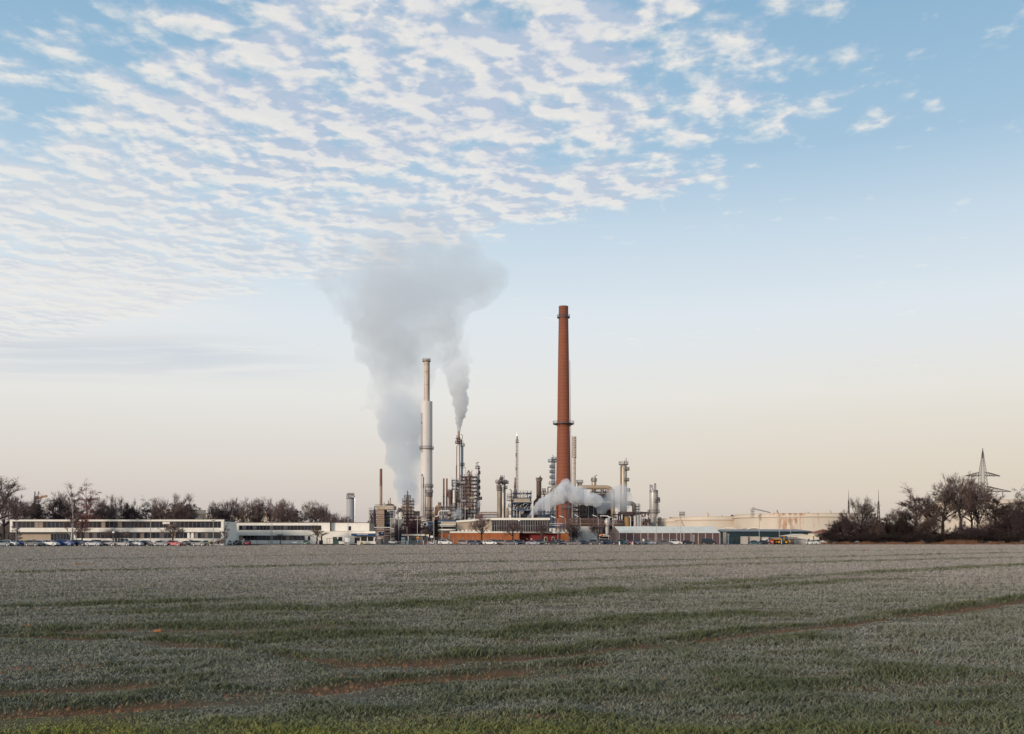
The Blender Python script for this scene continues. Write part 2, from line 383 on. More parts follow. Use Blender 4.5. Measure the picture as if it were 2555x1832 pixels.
def field_mat(name, blade):
    m = bpy.data.materials.new(name); m.use_nodes = True; t = NT(m.node_tree); p = t.n['Principled BSDF']
    at = t.new('ShaderNodeAttribute', attribute_name='cover'); r, g, b = t.sep(at.outputs['Vector'])
    geo = t.new('ShaderNodeNewGeometry').outputs['Position']
    green = t.mix(t.noise(geo, 1.7, 3), (.078, .092, .042, 1), (.140, .146, .074, 1))
    froz = t.mix(t.mapr(t.m('ADD', t.sep(geo)[1], t.m('MULTIPLY', t.noise(geo, .05, 3), 30)), 28, 75), (.275, .275, .235, 1), (.40, .35, .315, 1)) if blade else t.mix(t.noise(geo, .05, 3), (.33, .28, .255, 1), (.31, .27, .24, 1))
    lush = t.mix(t.noise(geo, 6, 2), (.16, .17, .035, 1), (.36, .34, .075, 1))
    c = t.mix(g, green, froz); c = t.mix(b, c, lush)
    if not blade:
        fine = t.noise(geo, 9, 5, .7)
        c = t.mix(t.m('MULTIPLY', t.mapr(fine, .35, .65), .28), c, (.05, .055, .035, 1))
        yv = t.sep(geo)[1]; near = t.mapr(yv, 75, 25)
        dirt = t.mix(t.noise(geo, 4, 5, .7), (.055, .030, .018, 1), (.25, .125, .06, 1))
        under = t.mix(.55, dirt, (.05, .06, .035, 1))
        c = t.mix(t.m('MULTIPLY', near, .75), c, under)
        c = t.mix(r, c, dirt)
        bn = t.new('ShaderNodeBump', n_Strength=.5, n_Distance=.05, n_Height=fine); t.l.new(bn.outputs[0], p.inputs['Normal'])
    t.put(p.inputs['Base Color'], c); p.inputs['Roughness'].default_value = .9; p.inputs['Specular IOR Level'].default_value = .15
    return m
me.materials.append(field_mat('field_soil', False))
fo = link(bpy.data.objects.new('field', me)); tag(fo, kind='structure')
# grass blades
NB = 900000
def make_grass():
    # distance law: many near, thinning with distance
    u_ = rng.random(NB); d = 7.5*(300/7.5)**(u_**1.0)
    x = (rng.random(NB)*2-1)*(d*.58+2.0); y = d
    # gather into tufts
    cell = np.maximum(.13, 2**np.round(np.log2(d*.010*7.7))/7.7)
    jy = np.floor(y/cell); jx = np.floor(x/cell+.5*(jy % 2)); hs = np.sin(jx*127.1+jy*311.7)*43758.5453; h1 = hs-np.floor(hs); hs = np.sin(jx*269.5+jy*183.3)*43758.5453; h2 = hs-np.floor(hs)
    tx = (jx-.5*(jy % 2)+h1)*cell; ty = (jy+h2)*cell
    pull = rng.random(NB)*.6
    x = x+(tx-x)*pull*.8+rng.normal(0, .008, NB)*d*.1; y = y+(ty-y)*pull*.8
    global FRONT
    FRONT = np.zeros_like(x); ba, fr, lu, gr = field_attrs(x, y); front = FRONT; FRONT = None
    keep = (rng.random(NB) > np.clip(ba*1.15, 0, .97)) & (d < np.interp(x, ex, ey)-.4)
    x, y, ba, fr, lu, gr, d, front = [q[keep] for q in (x, y, ba, fr, lu, gr, d, front)]; n = len(x)
    clump = fbm(x*1.3, y*1.7, 3, 77)
    h = (.022+.115*clump**1.8*rng.uniform(.5, 1.4, n))*(1+.9*gr*(1-.6*np.clip(ba*2,0,1)))*(1+d*.004)*(1-.4*ba)*(1-.62*front*np.clip(1.6-d/45, 0, 1))
    wdt = (.0040+.00026*d)*rng.uniform(.7, 1.4, n)
    a = rng.uniform(0, 2*PI, n); lean = rng.uniform(.3, 1.6, n)*h; la = rng.uniform(0, 2*PI, n)
    z = ground_z(x, y)-.006
    ca, sa = np.cos(a)*wdt, np.sin(a)*wdt; lx, ly = np.cos(la)*lean, np.sin(la)*lean
    v = np.empty((n, 5, 3), np.float32)
    v[:, 0] = np.stack([x-ca, y-sa, z], 1); v[:, 1] = np.stack([x+ca, y+sa, z], 1)
    v[:, 2] = np.stack([x+lx*.35-ca*.8, y+ly*.35-sa*.8, z+h*.62], 1); v[:, 3] = np.stack([x+lx*.35+ca*.8, y+ly*.35+sa*.8, z+h*.62], 1)
    v[:, 4] = np.stack([x+lx, y+ly, z+h*rng.uniform(.75, 1.05, n)], 1)
    b = np.arange(n)[:, None]*5
    f = np.concatenate([b+np.array([0, 1, 3]), b+np.array([0, 3, 2]), b+np.array([2, 3, 4])], 0)
    me = np_mesh('grass', v.reshape(-1, 3), f)
    j = rng.normal(0, .16, n); fr2 = np.clip(fr+j, 0, 1)
    fv = np.repeat(np.stack([ba*0, fr2, lu, gr], 1)[:, None], 5, 1)
    fv[:, :2, 1] *= .55; fv[:, 4, 1] = np.minimum(1, fv[:, 4, 1]*1.25)
    col_attr(me, 'cover', fv.reshape(-1, 4))
    me.materials.append(field_mat('frosted_blades', True))
    o = link(bpy.data.objects.new('grass', me)); tag(o, 'short frosted grey green grass covering the whole field', 'grass', kind='stuff')
make_grass()
def make_crumbs(N=60000):
    d = 8.2*(45/8.2)**rng.random(N); x = (rng.random(N)*2-1)*(d*.58+1); y = d
    s, g = tracks(x, y); ba = field_attrs(x, y)[0]; k = rng.random(N) < ba*1.2-.15
    x, y, d = x[k], y[k], d[k]; n = len(x); r = np.abs(rng.normal(0, 1, n))*.012+.009+d*.0004; z = ground_z(x, y)
    base = np.array([[1, 0, 0], [-.5, .87, 0], [-.5, -.87, 0], [0, 0, 1.1]]); v = np.repeat(base[None], n, 0)*(1+rng.normal(0, .3, (n, 4, 1)))*r[:, None, None]
    a = rng.uniform(0, 6.28, n); c, s_ = np.cos(a)[:, None], np.sin(a)[:, None]; vx = v[..., 0]*c-v[..., 1]*s_; vy = v[..., 0]*s_+v[..., 1]*c
    v = np.stack([vx+x[:, None], vy+y[:, None], v[..., 2]+z[:, None]-.002], -1).astype(np.float32)
    b = np.arange(n)[:, None]*4; f = np.concatenate([b+np.array(q_) for q_ in ([0, 1, 3], [1, 2, 3], [2, 0, 3])], 0)
    me = np_mesh('soil_crumbs', v.reshape(-1, 3), f); me.materials.append(mat('crumb_soil', (.24, .125, .062), .95, var=.5, scale=7))
    tag(link(bpy.data.objects.new('soil_crumbs', me)), 'red brown soil crumbs lying bare along the wheel tracks in the field', 'soil', kind='stuff')
make_crumbs()
# land, car park, yards
MB().quad((-9000, -300, -.15), (9000, -300, -.15), (9000, 12000, -.15), (-9000, 12000, -.15)).build('ground', mat('far_ground', (.10, .095, .075), .95, scale=.02))
fo.location.z = .0
tag(bpy.data.objects['ground'], kind='structure')
mb = MB(); i0 = 0
pts = [(e[0], e[1]) for e in EDGE]
mb.quad(*([(x, y-.0, .012) for x, y in pts]+[(400, 700, .012), (-400, 700, .012)]))
tag(mb.build('car_park', ASPH), kind='structure')
mb = MB()
for (x0, y0), (x1, y1) in zip(pts[:-1], pts[1:]):
    mb.quad((x0, y0-1.2, .016), (x1, y1-1.2, .016), (x1, y1+.9, .018), (x0, y0+.9, .018))
tag(mb.build('verge', mat('verge_soil', (.15, .095, .065), .95, var=.4, scale=.4)), kind='structure')
# worn kerb line in front of the white buildings
Yk = 284; tag(MB().box(X(470, Yk), X(800, Yk), Yk, Yk+.3, .0, .13).build('kerb', CONC), kind='structure')
# ================================================================== BUILDINGS IN FRONT OF THE PLANT
def window_row(parent, x0, x1, n, z0, z1, Yf, kinds, name='window', gap=.0):
    """n windows between x0 and x1 standing in a recess at Yf"""
    w_ = (x1-x0)/n
    for i in range(n):
        a = x0+i*w_+gap; b_ = x0+(i+1)*w_-gap; t = .07
        m = MB().box(a, a+t, Yf-.06, Yf+.04, z0, z1).box(b_-t, b_, Yf-.06, Yf+.04, z0, z1)
        m.box(a+t, b_-t, Yf-.06, Yf+.04, z0, z0+t).box(a+t, b_-t, Yf-.06, Yf+.04, z1-t, z1)
        f = m.build(name, FRAME, parent)
        k = kinds(i) if callable(kinds) else kinds
        MB().box(a+t, b_-t, Yf-.02, Yf+.01, z0+t, z1-t).build('pane', k, f)
def panes(seed, p=.22, blue=.3, base=GLASS):
    r = random.Random(seed); L = []
    for i in range(120):
        q = r.random(); L.append(CURT if q < p*.5 else CURTG if q < p else GLASSB if q < p+blue else base)
    return lambda i: L[i]
# ---- long two storey office block on the left
Y = 275.0
x = lambda p: X(p, Y); z = lambda p: Z(p, Y)
A = thing('office_building', 'long low white two storey office block with dark ribbon windows behind the left car rows', 'building', (x(290), Y, 0))
D = 13
box('roof', ROOFD, A, x(24), x(560), Y+.2, Y+D, z(1298.6), z(1296))
box('roof_edge', FASC, A, x(25), x(560), Y-.25, Y+.2, z(1301.2), z(1296.8))
m = MB().box(x(25), x(553), Y+1.0, Y+D-.1, z(1329), z(1301.2))
m.build('upper_storey', PLINTH, A)
box('spandrel', WHITE, A, x(32), x(552), Y-.1, Y+.9, z(1328), z(1317.3))
box('end_panel', WHITE, A, x(25.5), x(32), Y-.2, Y+D-.2, z(1328), z(1301.2))
box('end_panel', WHITE, A, x(552), x(558.5), Y-.2, Y+D-.2, 0, z(1301.2))
window_row(A, x(32), x(552), 50, z(1317.3), z(1301.2), Y+.55, panes(3, .2))
# ground floor
box('garage_wall', BEIGEW, A, x(42), x(121), Y+1.4, Y+D-.3, 0, z(1332.5))
box('soffit', ROOFD, A, x(33), x(552), Y+.9, Y+D-.3, z(1332.5), z(1329.2))
window_row(A, x(122), x(184), 8, 0, z(1329.2), Y+1.2, lambda i: GLASSB, 'entrance_glazing')
box('pillar', WHITE, A, x(184), x(190), Y-.05, Y+1.3, 0, z(1328))
box('parapet_wall', WHITE, A, x(190), x(552), Y+.15, Y+D-.35, 0, z(1343.6))
window_row(A, x(190), x(466), 28, z(1343.6), z(1329.2), Y+.6, panes(8, .16))
box('white_door', WPAINT, A, x(466.5), x(472), Y+.3, Y+.5, z(1343), z(1329.6))
box('white_door', WPAINT, A, x(476), x(482), Y+.3, Y+.5, z(1343), z(1329.6))
window_row(A, x(483.5), x(552), 8, z(1343.6), z(1329.2), Y+.6, panes(18, .5))
# sun blind box hanging in the upper window band
tag(box('white_banner', FASC, A, x(406), x(424), Y-.14, Y-.02+.0, z(1308), z(1302.3)), 'small white banner fixed over the upper windows')
for p in (70, 150, 330, 480): MB().cyl((x(p), Y+4, z(1296)), (x(p), Y+4, z(1293.4)), .25, n=8).build('roof_vent', STEELL, A)
# low white object + rooftop huts of the block behind its left end
t = thing('roof_hut', 'small cream hut showing over the left end of the long office block', 'hut', (x(46), Y+30, 0))
b0 = MB().box(X(40, 305), X(54, 305), 305, 309, 0, Z(1293.5, 305)).build('wall', CREAM, t)
MB().box(X(39.5, 305), X(54.5, 305), 304.8, 309.2, Z(1293.5, 305), Z(1292.3, 305)).build('roof', FASC, t)
# ---- second white block, with the gate office on its right end
Y = 300.0
Bq = thing('gate_building', 'cream two storey block with two window bands and a blue canopy at its right end', 'building', (x(740), Y, 0))
def wall_with_holes(parent, name, mtl, x0, x1, z0, z1, holes, Yf, th=.5):
    """front wall skin with rectangular openings (x0,x1,z0,z1), same-row bands"""
    xs = sorted({x0, x1}|{h for q_ in holes for h in q_[:2]}); zs = sorted({z0, z1}|{h for q_ in holes for h in q_[2:]})
    m = MB()
    for i in range(len(xs)-1):
        k = 0
        while k < len(zs)-1:
            cx = (xs[i]+xs[i+1])/2
            def inh(kk): cz = (zs[kk]+zs[kk+1])/2; return any(h[0] < cx < h[1] and h[2] < cz < h[3] for h in holes)
            if inh(k): k += 1; continue
            k2 = k
            while k2+1 < len(zs)-1 and not inh(k2+1): k2 += 1
            m.box(xs[i], xs[i+1], Yf, Yf+th, zs[k], zs[k2+1]); k = k2+1
    return m.build(name, mtl, parent)
H1 = [(x(596), x(802), z(1323), z(1311.3)), (x(596), x(761), z(1348.3), z(1336.3)), (x(768), x(774.4), z(1348.8), z(1338.2)), (x(800.5), x(804.8), z(1349), z(1338.2))]
wall_with_holes(Bq, 'front_wall', WHITE, x(559.5), x(823), .25, z(1304.6), H1, Y)
box('plinth', PLINTH, Bq, x(559.3), x(938), Y-.03, Y+.45, 0, .25)
box('core', DKBOX, Bq, x(560), x(822.5), Y+.9, Y+14, 0, z(1305))
box('roof', ROOFD, Bq, x(559), x(823.2), Y-.15, Y+14.2, z(1304.6), z(1303.2))
window_row(Bq, x(596), x(802), 24, z(1323), z(1311.3), Y+.3, panes(4, .12))
window_row(Bq, x(596), x(761), 17, z(1348.3), z(1336.3), Y+.3, panes(14, .25))
window_row(Bq, x(768), x(774.4), 1, z(1348.8), z(1338.2), Y+.3, lambda i: GLASS)
window_row(Bq, x(800.5), x(804.8), 1, z(1349), z(1338.2), Y+.3, lambda i: GLASS)
# upper box 823-920 and lower wing 805-938
H2 = [(x(867.5), x(874.3), z(1324), z(1313))]
wall_with_holes(Bq, 'upper_wall', WHITE, x(824), x(919.5), z(1325.6), z(1304.6), H2, Y+1.5)
box('upper_core', PLINTH, Bq, x(824.3), x(919.2), Y+2.3, Y+12, z(1325.6), z(1305))
box('side_wall', BEIGEW, Bq, x(919.3), x(919.9), Y+2.0, Y+12, z(1325.6), z(1304.6))
box('upper_roof', ROOFD, Bq, x(823.5), x(920.5), Y+1.3, Y+12.3, z(1304.6), z(1303.6))
window_row(Bq, x(867.5), x(874.3), 1, z(1324), z(1313), Y+1.8, lambda i: GLASS)
H3 = [(x(832.5), x(843), z(1350.6), z(1339.8)), (x(845.5), x(856), z(1350.6), z(1339.8)),
      (x(886), x(899.7), z(1356.3), z(1341.2)), (x(902.2), x(917), z(1350.5), z(1339.8)), (x(919), x(933.3), z(1350.5), z(1339.8))]
Yw = Y-1.2
wall_with_holes(Bq, 'wing_wall', WHITE, x(806), x(938), .25, z(1326.4), H3, Yw)
box('wing_core', PLINTH, Bq, x(806.5), x(937.7), Yw+.9, Y+1.2, 0, z(1326.5))
box('wing_roof', FASC, Bq, x(805), x(938.6), Yw-.2, Y+1.2, z(1326.4), z(1325.7))
for a, b_ in ((832.5, 843), (845.5, 856)): window_row(Bq, x(a), x(b_), 1, z(1350.6), z(1339.8), Yw+.25, lambda i: CURTG if a < 840 else GLASS)
window_row(Bq, x(902.2), x(917), 2, z(1350.5), z(1339.8), Yw+.25, lambda i: GLASS)
window_row(Bq, x(919), x(933.3), 1, z(1350.5), z(1339.8), Yw+.25, lambda i: GLASS)
dr = MB().box(x(886.4), x(892), Yw+.2, Yw+.28, .1, z(1341.6)).build('door', GLASSB, Bq)
MB().box(x(890.8), x(891.2), Yw+.1, Yw+.2, 1.0, 1.25).build('handle', STEELL, dr)
window_row(Bq, x(892.3), x(899.4), 1, z(1350), z(1341.2), Yw+.25, lambda i: GLASS)
box('door_side_panel', WHITE, Bq, x(892.3), x(899.7), Yw+.1, Yw+.4, .0, z(1350))
cn = box('canopy', BLUES, Bq, x(881), x(937.8), Yw-2.2, Yw, z(1337.3), z(1331.4))
box('canopy_edge', FASC, cn, x(880.8), x(938), Yw-2.3, Yw-.003, z(1331.4), z(1330.6))
def text_mesh(name, body, size, loc, mtl, parent, rot=(PI/2, 0, 0), align='CENTER'):
    cu = bpy.data.curves.new(name, 'FONT'); cu.body = body; cu.size = size; cu.align_x = align; cu.align_y = 'CENTER'; cu.extrude = .02; cu.offset = size*.015
    tmp = bpy.data.objects.new(name, cu); link(tmp); dg = bpy.context.evaluated_depsgraph_get(); dg.update()
    me = bpy.data.meshes.new_from_object(tmp.evaluated_get(dg)); bpy.data.objects.remove(tmp)
    me.name = name; me.materials.clear(); me.materials.append(mtl)
    o = link(bpy.data.objects.new(name, me)); o.rotation_euler = rot
    bs = BASE[parent.name]; o.parent = parent; o.location = (loc[0]-bs[0], loc[1]-bs[1], loc[2]-bs[2]); BASE[o.name] = bs; return o
text_mesh('lettering', 'HAUPTPFORTE', .50, (x(908.8), Yw-2.23, z(1333.9)), WPAINT, cn)
# square emblem sign on the corner
t = thing('emblem_sign', 'square blue sign with a white angular spiral emblem at the corner of the gate building', 'sign', (x(941.5), Yw-1.5, 0))
Ys = Yw-1.5
MB().cyl((x(941.5), Ys+.15, 0), (x(941.5), Ys+.15, z(1337)), .06, n=8).build('post', STEELL, t)
box('panel', BLUES, t, x(938.3), x(944.9), Ys, Ys+.1, z(1336.6), z(1329.8))
m = MB(); l, r_, tp, bt = x(938.3), x(944.9), z(1329.8), z(1336.6); w_ = .09; e = Ys-.03
m.box(l, l+w_, e, Ys, bt, tp).box(r_-w_, r_, e, Ys, bt, tp).box(l+w_, r_-w_, e, Ys, tp-w_, tp).box(l+w_, r_-w_, e, Ys, bt, bt+w_)
cx0, cx1, cz0, cz1 = x(940.2), x(943.4), z(1335.4), z(1331.2)
m.box(cx0, cx1, e, Ys, cz1-w_, cz1).box(cx0, cx0+w_, e, Ys, cz0+w_, cz1-w_).box(cx0, cx1, e, Ys, cz0, cz0+w_).box(cx1-w_, cx1, e, Ys, cz0+w_, cz0+.28).box(cx0+.22, cx1-w_, e, Ys, cz0+.2, cz0+.28)
m.build('emblem', WPAINT, t)
t = thing('notice_board', 'dark blue notice board with a small pale triangle mark beside the gate', 'sign', (x(941), Ys, 0))
box('panel', BLUES, t, x(938.4), x(941.9), Ys-.02, Ys+.08, z(1351), z(1338.8)).name = 'panel'
MB().prism([(x(939), z(1343)), (x(941.3), z(1343)), (x(940.2), z(1340.4))], Ys-.05, Ys-.021).build('mark', WPAINT, t)
MB().cyl((x(940), Ys+.13, 0), (x(940), Ys+.13, z(1340)), .05, n=8).build('post', STEELL, t)
t = thing('information_board', 'blue information board on two posts behind the square emblem sign', 'sign', (x(951), Y+2, 0))
box('panel', BLUES, t, X(946, Y+2), X(958, Y+2), Y+2, Y+2.15, Z(1336.5, Y+2), Z(1327.5, Y+2))
MB().cyl((X(953, Y+2), Y+1.98, Z(1331, Y+2)), (X(953, Y+2), Y+2.02, Z(1331, Y+2)), .22, n=12).build('mark', WPAINT, t)
for p in (947, 957): MB().cyl((X(p, Y+2), Y+2.25, 0), (X(p, Y+2), Y+2.25, Z(1330, Y+2)), .07, n=8).build('post', STEELL, t)
for i, p in enumerate((942.7, 946.1, 949.3)):
    t = tag(MB().box(X(p, 299), X(p+1.9, 299), 299, 299.12, Z(1344.6, 299), Z(1339.4, 299)).build('poster', FASC, None, (X(p, 299), 299, 0)),
            ['left white poster panel by the gate', 'middle white poster panel by the gate', 'right white poster panel by the gate'][i], 'poster', 'poster panels beside the gate')
    MB().cyl((X(p+.95, 299), 299.18, 0), (X(p+.95, 299), 299.18, Z(1341, 299)), .05, n=6).build('post', STEELL, t)
tag(box('grit_bin', YELS, None, 0, 1, 0, 1, 0, 1) if False else MB().box(X(900, 297), X(905.5, 297), 296.6, 297.3, 0, .6).prism([(X(899.8, 297), .6), (X(905.7, 297), .6), (X(904.6, 297), .78), (X(900.8, 297), .78)], 296.5, 297.4).build('grit_bin', YELS, None, (X(902, 297), 297, 0)),
    'small yellow grit bin under the gate office windows', 'bin')
# ---- gatehouse with barrier and signs
Y = 318.0
g = thing('gatehouse', 'small grey flat roofed gatehouse with a pale roof edge in front of the dark bushes', 'building', (x(1030), Y, 0))
H = [(x(1026), x(1028.3), z(1348.5), z(1343.6)), (x(1029.5), x(1035), z(1348.5), z(1343.6)), (x(1014.5), x(1021.5), z(1351), z(1340))]
wall_with_holes(g, 'wall', GREYW, x(1011), x(1056), 0, z(1337.5), H, Y, .3)
box('core', DKBOX, g, x(1011.5), x(1055.5), Y+.5, Y+6, 0, z(1337.6))
box('roof', FASC, g, x(1003), x(1060), Y-1.0, Y+6.5, z(1337.3), z(1333))
for h in H: window_row(g, h[0], h[1], 1, h[2], h[3], Y+.15, lambda i: GLASS)
box('planter', GREYW, g, x(1024), x(1054), Y-1.4, Y-.8, 0, z(1354.5))
def post_sign(name, label, cat, px, Yp, ztop, build):
    t = thing(name, label, cat, (X(px, Yp), Yp, 0)); MB().cyl((X(px, Yp), Yp, 0), (X(px, Yp), Yp, ztop), .055, n=8).build('post', STEELL, t); build(t); return t
def b1(t):
    Yp = 312; cx = X(1042.5, Yp); cz = Z(1342.4, Yp)
    MB().cyl((cx, Yp-.10, cz), (cx, Yp-.16, cz), .48, n=24).build('yellow_disc', YELS, t)
    MB().cyl((cx, Yp-.161, cz), (cx, Yp-.18, cz), .40, n=24).build('red_disc', REDP, t)
    MB().box(cx-.3, cx+.3, Yp-.2, Yp-.182, cz-.07, cz+.13).build('bar', YELS, t)
    MB().box(cx-.28, cx+.28, Yp-.16, Yp-.1, Z(1351, Yp), Z(1347, Yp)).build('lower_plate', BLUES, t)
    MB().cyl((cx, Yp-.161, Z(1349, Yp)), (cx, Yp-.17, Z(1349, Yp)), .16, n=12).build('lower_mark', WPAINT, t)
post_sign('road_sign', 'round red and yellow road sign above a blue plate in front of the gatehouse', 'sign', 1042.5, 312, Z(1339, 312), b1)
def b2(t):
    Yp = 312; cx = X(1018, Yp)
    MB().cyl((cx, Yp-.08, Z(1336.3, Yp)), (cx, Yp-.14, Z(1336.3, Yp)), .29, n=20).build('red_disc', mat('orange_red_sign', (.6, .12, .04), .5), t)
    MB().box(cx-.05, cx+.2, Yp-.1, Yp+.1, 0, Z(1339, Yp)).build('white_mast', WPAINT, t)
post_sign('stop_light', 'orange red signal disc on a white mast at the barrier', 'signal', 1018, 312, Z(1336, 312), b2)
def b3(t):
    Yp = 312
    MB().box(X(1064, Yp), X(1070, Yp), Yp-.1, Yp-.05, Z(1340, Yp), Z(1333.8, Yp)).build('white_panel', WPAINT, t)
    c = X(1065, Yp); MB().prism([(c-.42, Z(1337.2, Yp)), (c+.42, Z(1337.2, Yp)), (c, Z(1333.2, Yp))], Yp-.15, Yp-.11).build('warning_triangle', YELS, t)
    MB().cyl((c+.1, Yp-.11, Z(1340, Yp)), (c+.1, Yp-.16, Z(1340, Yp)), .3, n=18).build('blue_disc', BLUES, t)
post_sign('road_sign', 'white sign panel with yellow triangle and blue disc left of the bicycle stands', 'sign', 1066, 312, Z(1334, 312), b3)
def b4(t):
    Yp = 312; MB().box(X(1073.6, Yp), X(1081, Yp), Yp-.12, Yp-.06, Z(1341.9, Yp), Z(1336.8, Yp)).build('panel', WPAINT, t)
post_sign('white_sign', 'plain white rectangular sign above the bicycle stands', 'sign', 1077, 312, Z(1337, 312), b4)
Yp = 313; t = thing('light_display', 'pale blue display screen in a dark frame left of the gatehouse', 'display', (X(1005.5, Yp), Yp, 0))
box('cabinet', CREAM, t, X(1001, Yp), X(1010, Yp), Yp, Yp+.5, 0, Z(1346.8, Yp))
box('frame', FRAME, t, X(1000.4, Yp), X(1010.5, Yp), Yp-.1, Yp+.3, Z(1346.8, Yp), Z(1339.8, Yp))
box('screen', mat('pale_blue_panel', (.45, .62, .75), .3), t, X(1001.2, Yp), X(1009.8, Yp), Yp-.13, Yp-.101, Z(1346.1, Yp), Z(1340.6, Yp))
t = thing('barrier_gate', 'white and red barrier boom lying across the gate entrance', 'barrier', (X(1017, 311), 311, 0))
MB().box(X(1016, 311)-.2, X(1016, 311)+.3, 310.8, 311.2, 0, 1.15).build('housing', WPAINT, t)
MB().bar((X(980, 311), 311, .95), (X(1016, 311), 311, .95), .12).build('boom', WPAINT, t)
MB().box(X(989.8, 311), X(991.6, 311), 310.85, 311.15, .6, 1.35).build('red_plate', REDP, t)
# ---- orange hall with tall glass front
Y = 330.0
o_ = thing('orange_hall', 'orange clad hall with a tall ribbed glass front and pale sloping roof edge', 'building', (x(1270), Y, 0))
m = MB().prism([(x(1140), z(1325)), (x(1227), z(1325)), (x(1227), z(1297.5)), (x(1140), z(1303.8))], Y, Y+25); m.build('upper_wall', BEIGEW, o_)
box('upper_core', DKBOX, o_, x(1227.2), x(1370), Y+1, Y+25, z(1326), z(1298.2))
MB().prism([(x(1139), z(1304)), (x(1226), z(1297.8)), (x(1226), z(1292.6)), (x(1139), z(1299.4))], Y-.8, Y+25.5).build('roof_edge', FASC, o_)
MB().box(x(1226.1), x(1372), Y-.8, Y+25.5, z(1298), z(1292.6)).build('roof_edge', FASC, o_)
for i in range(24):
    a = x(1227+i*6); b_ = x(1227+(i+1)*6)
    f = MB().box(a, a+.14, Y-.05, Y+.25, z(1326.4), z(1298)).box(a+.14, b_, Y+.02, Y+.12, z(1312.3), z(1311.7)).build('glass_bay', STEELL, o_)
    MB().box(a+.14, b_, Y+.121, Y+.2, z(1326.4), z(1298)).build('pane', [GLASS, DKBOX, GLASS, GLASS, DKBOX][(i*7) % 5] if i % 3 else GLASS, f)
box('lower_wall', ORANGE, o_, x(1126), x(1296), Y-6, Y+24, 0, z(1330.3))
box('lower_roof_edge', FASC, o_, x(1125.5), x(1296.3), Y-6.3, Y+.9, z(1330.3), z(1326.4))
box('canopy', GREYW, o_, x(1296.5), x(1373), Y-5, Y+1, z(1330.5), z(1326.8))
box('entrance_wall', REDW, o_, x(1296), x(1398), Y-2, Y+22, 0, z(1331.0))
box('right_wall', ORANGE, o_, x(1398), x(1417), Y-4, Y+20, 0, z(1329.5))
box('right_roof_edge', FASC, o_, x(1373.2), x(1418), Y-4.3, Y+1, z(1331), z(1327))
for p in (1358, 1376): box('door', FASC, o_, x(p), x(p+6.5), Y-2.1, Y-2.003, 0, z(1340))
for p in (1359, 1377):
    box('door_glass', GLASS, o_, x(p), x(p+4.6), Y-2.14, Y-2.103, .2, z(1341))
for p in (1313, 1323): box('poster', WPAINT, o_, x(p), x(p+4.5), Y-2.05, Y-2.003, z(1346.5), z(1344))
for p in (1118, ): pass
# stack of rooftop junk on the lower roof
for i in range(9):
    p = 1142+i*9.4; h_ = 2+(i*37 % 5)*.6
    tag(MB().box(X(p, 326), X(p+4+(i % 3), 326), 326, 327.5, Z(1326, 326), Z(1326-h_, 326)).build('roof_light', CREAM, o_))
# annexe on its left
Y = 332.0
n_ = thing('annexe', 'low annexe with white ledges and orange wall left of the orange hall', 'building', (x(1115), Y, 0))
box('orange_wall', ORANGE, n_, x(1094), x(1125), Y-2, Y+10, 0, z(1330.8))
box('dark_band', STEEL, n_, x(1092), x(1125), Y-2.2, Y+10, z(1330.8), z(1326.6))
box('ledge', FASC, n_, x(1091), x(1138), Y-3, Y+10, z(1323.8), z(1320.5)); box('glazing', GLASS, n_, x(1092), x(1137), Y-1, Y+9, z(1320.5), z(1313.8))
box('lower_fill', BEIGEW, n_, x(1092), x(1137.5), Y-1, Y+9, z(1326.6), z(1323.8))
box('ledge', FASC, n_, x(1090), x(1138), Y-3, Y+10, z(1313.8), z(1312)); box('ledge', FASC, n_, x(1089), x(1138), Y-3, Y+10, z(1310.4), z(1308.6))
box('slot', GLASS, n_, x(1090), x(1137), Y-1, Y+9, z(1312), z(1310.4)); box('upper_box', BEIGEW, n_, x(1101), x(1138), Y-1, Y+9, z(1308.6), z(1301.8))
box('door', GREYW, n_, x(1119), x(1124.5), Y-2.1, Y-2.003, 0, z(1334))
# ---- brick/white round water tank right of the hall
Y = 345.0
t = thing('round_tank', 'low white round tank with dirty ribs between the orange hall and the tent hall', 'tank', (x(1467), Y+10, 0))
MB().lathe(x(1467), Y+10, [(SZ(29.5, Y), 0), (SZ(29.5, Y), z(1315.5)), (SZ(28.5, Y), z(1313.6)), (.1, z(1312.6))], 40).build('shell', mat('dirty_white_tank', (.55, .50, .44), .7, var=.15, scale=.6, streak=.2), t, smooth=True)
for k in range(4): MB().lathe(x(1467), Y+10, [(SZ(29.6, Y), z(1350-9*k)), (SZ(30.1, Y), z(1350-9*k)), (SZ(30.1, Y), z(1349.3-9*k)), (SZ(29.6, Y), z(1349.3-9*k))], 40).build('rib', FASC, t)
t = thing('pipe_shelter', 'dark open shelter with white roof edge left of the tent hall', 'shelter', (x(1507), 322, 0)); Y = 322
box('roof', FASC, t, x(1494), x(1521), Y, Y+6, z(1338.5), z(1333)); box('back_wall', DKBOX, t, x(1494.5), x(1520.5), Y+4, Y+5.8, 0, z(1338.5))
for p in (1495.5, 1519): MB().cyl((x(p), Y+.3, 0), (x(p), Y+.3, z(1338.5)), .1, n=8).build('post', STEELL, t)
tag(MB().box(x(1498), x(1504), Y-.15, Y-.01, z(1337.8), z(1333)).build('orange_sign', mat('orange_sign', (.7, .2, .02), .5), None, (x(1501), Y, 0)), 'small orange sign on the edge of the dark shelter', 'sign')
t = thing('rail_fence', 'white pipe railing in front of the dark shelter', 'railing', (x(1500), 316, 0)); Y = 316
MB().bar((x(1478), Y, z(1344.5)), (x(1516), Y, z(1344.5)), .14).build('rail', mat('pink_white_rail', (.6, .48, .45), .6), t)
for p in (1480, 1495, 1513): MB().bar((x(p), Y, 0), (x(p), Y, z(1344.5)), .14).build('post', STEELL, t)
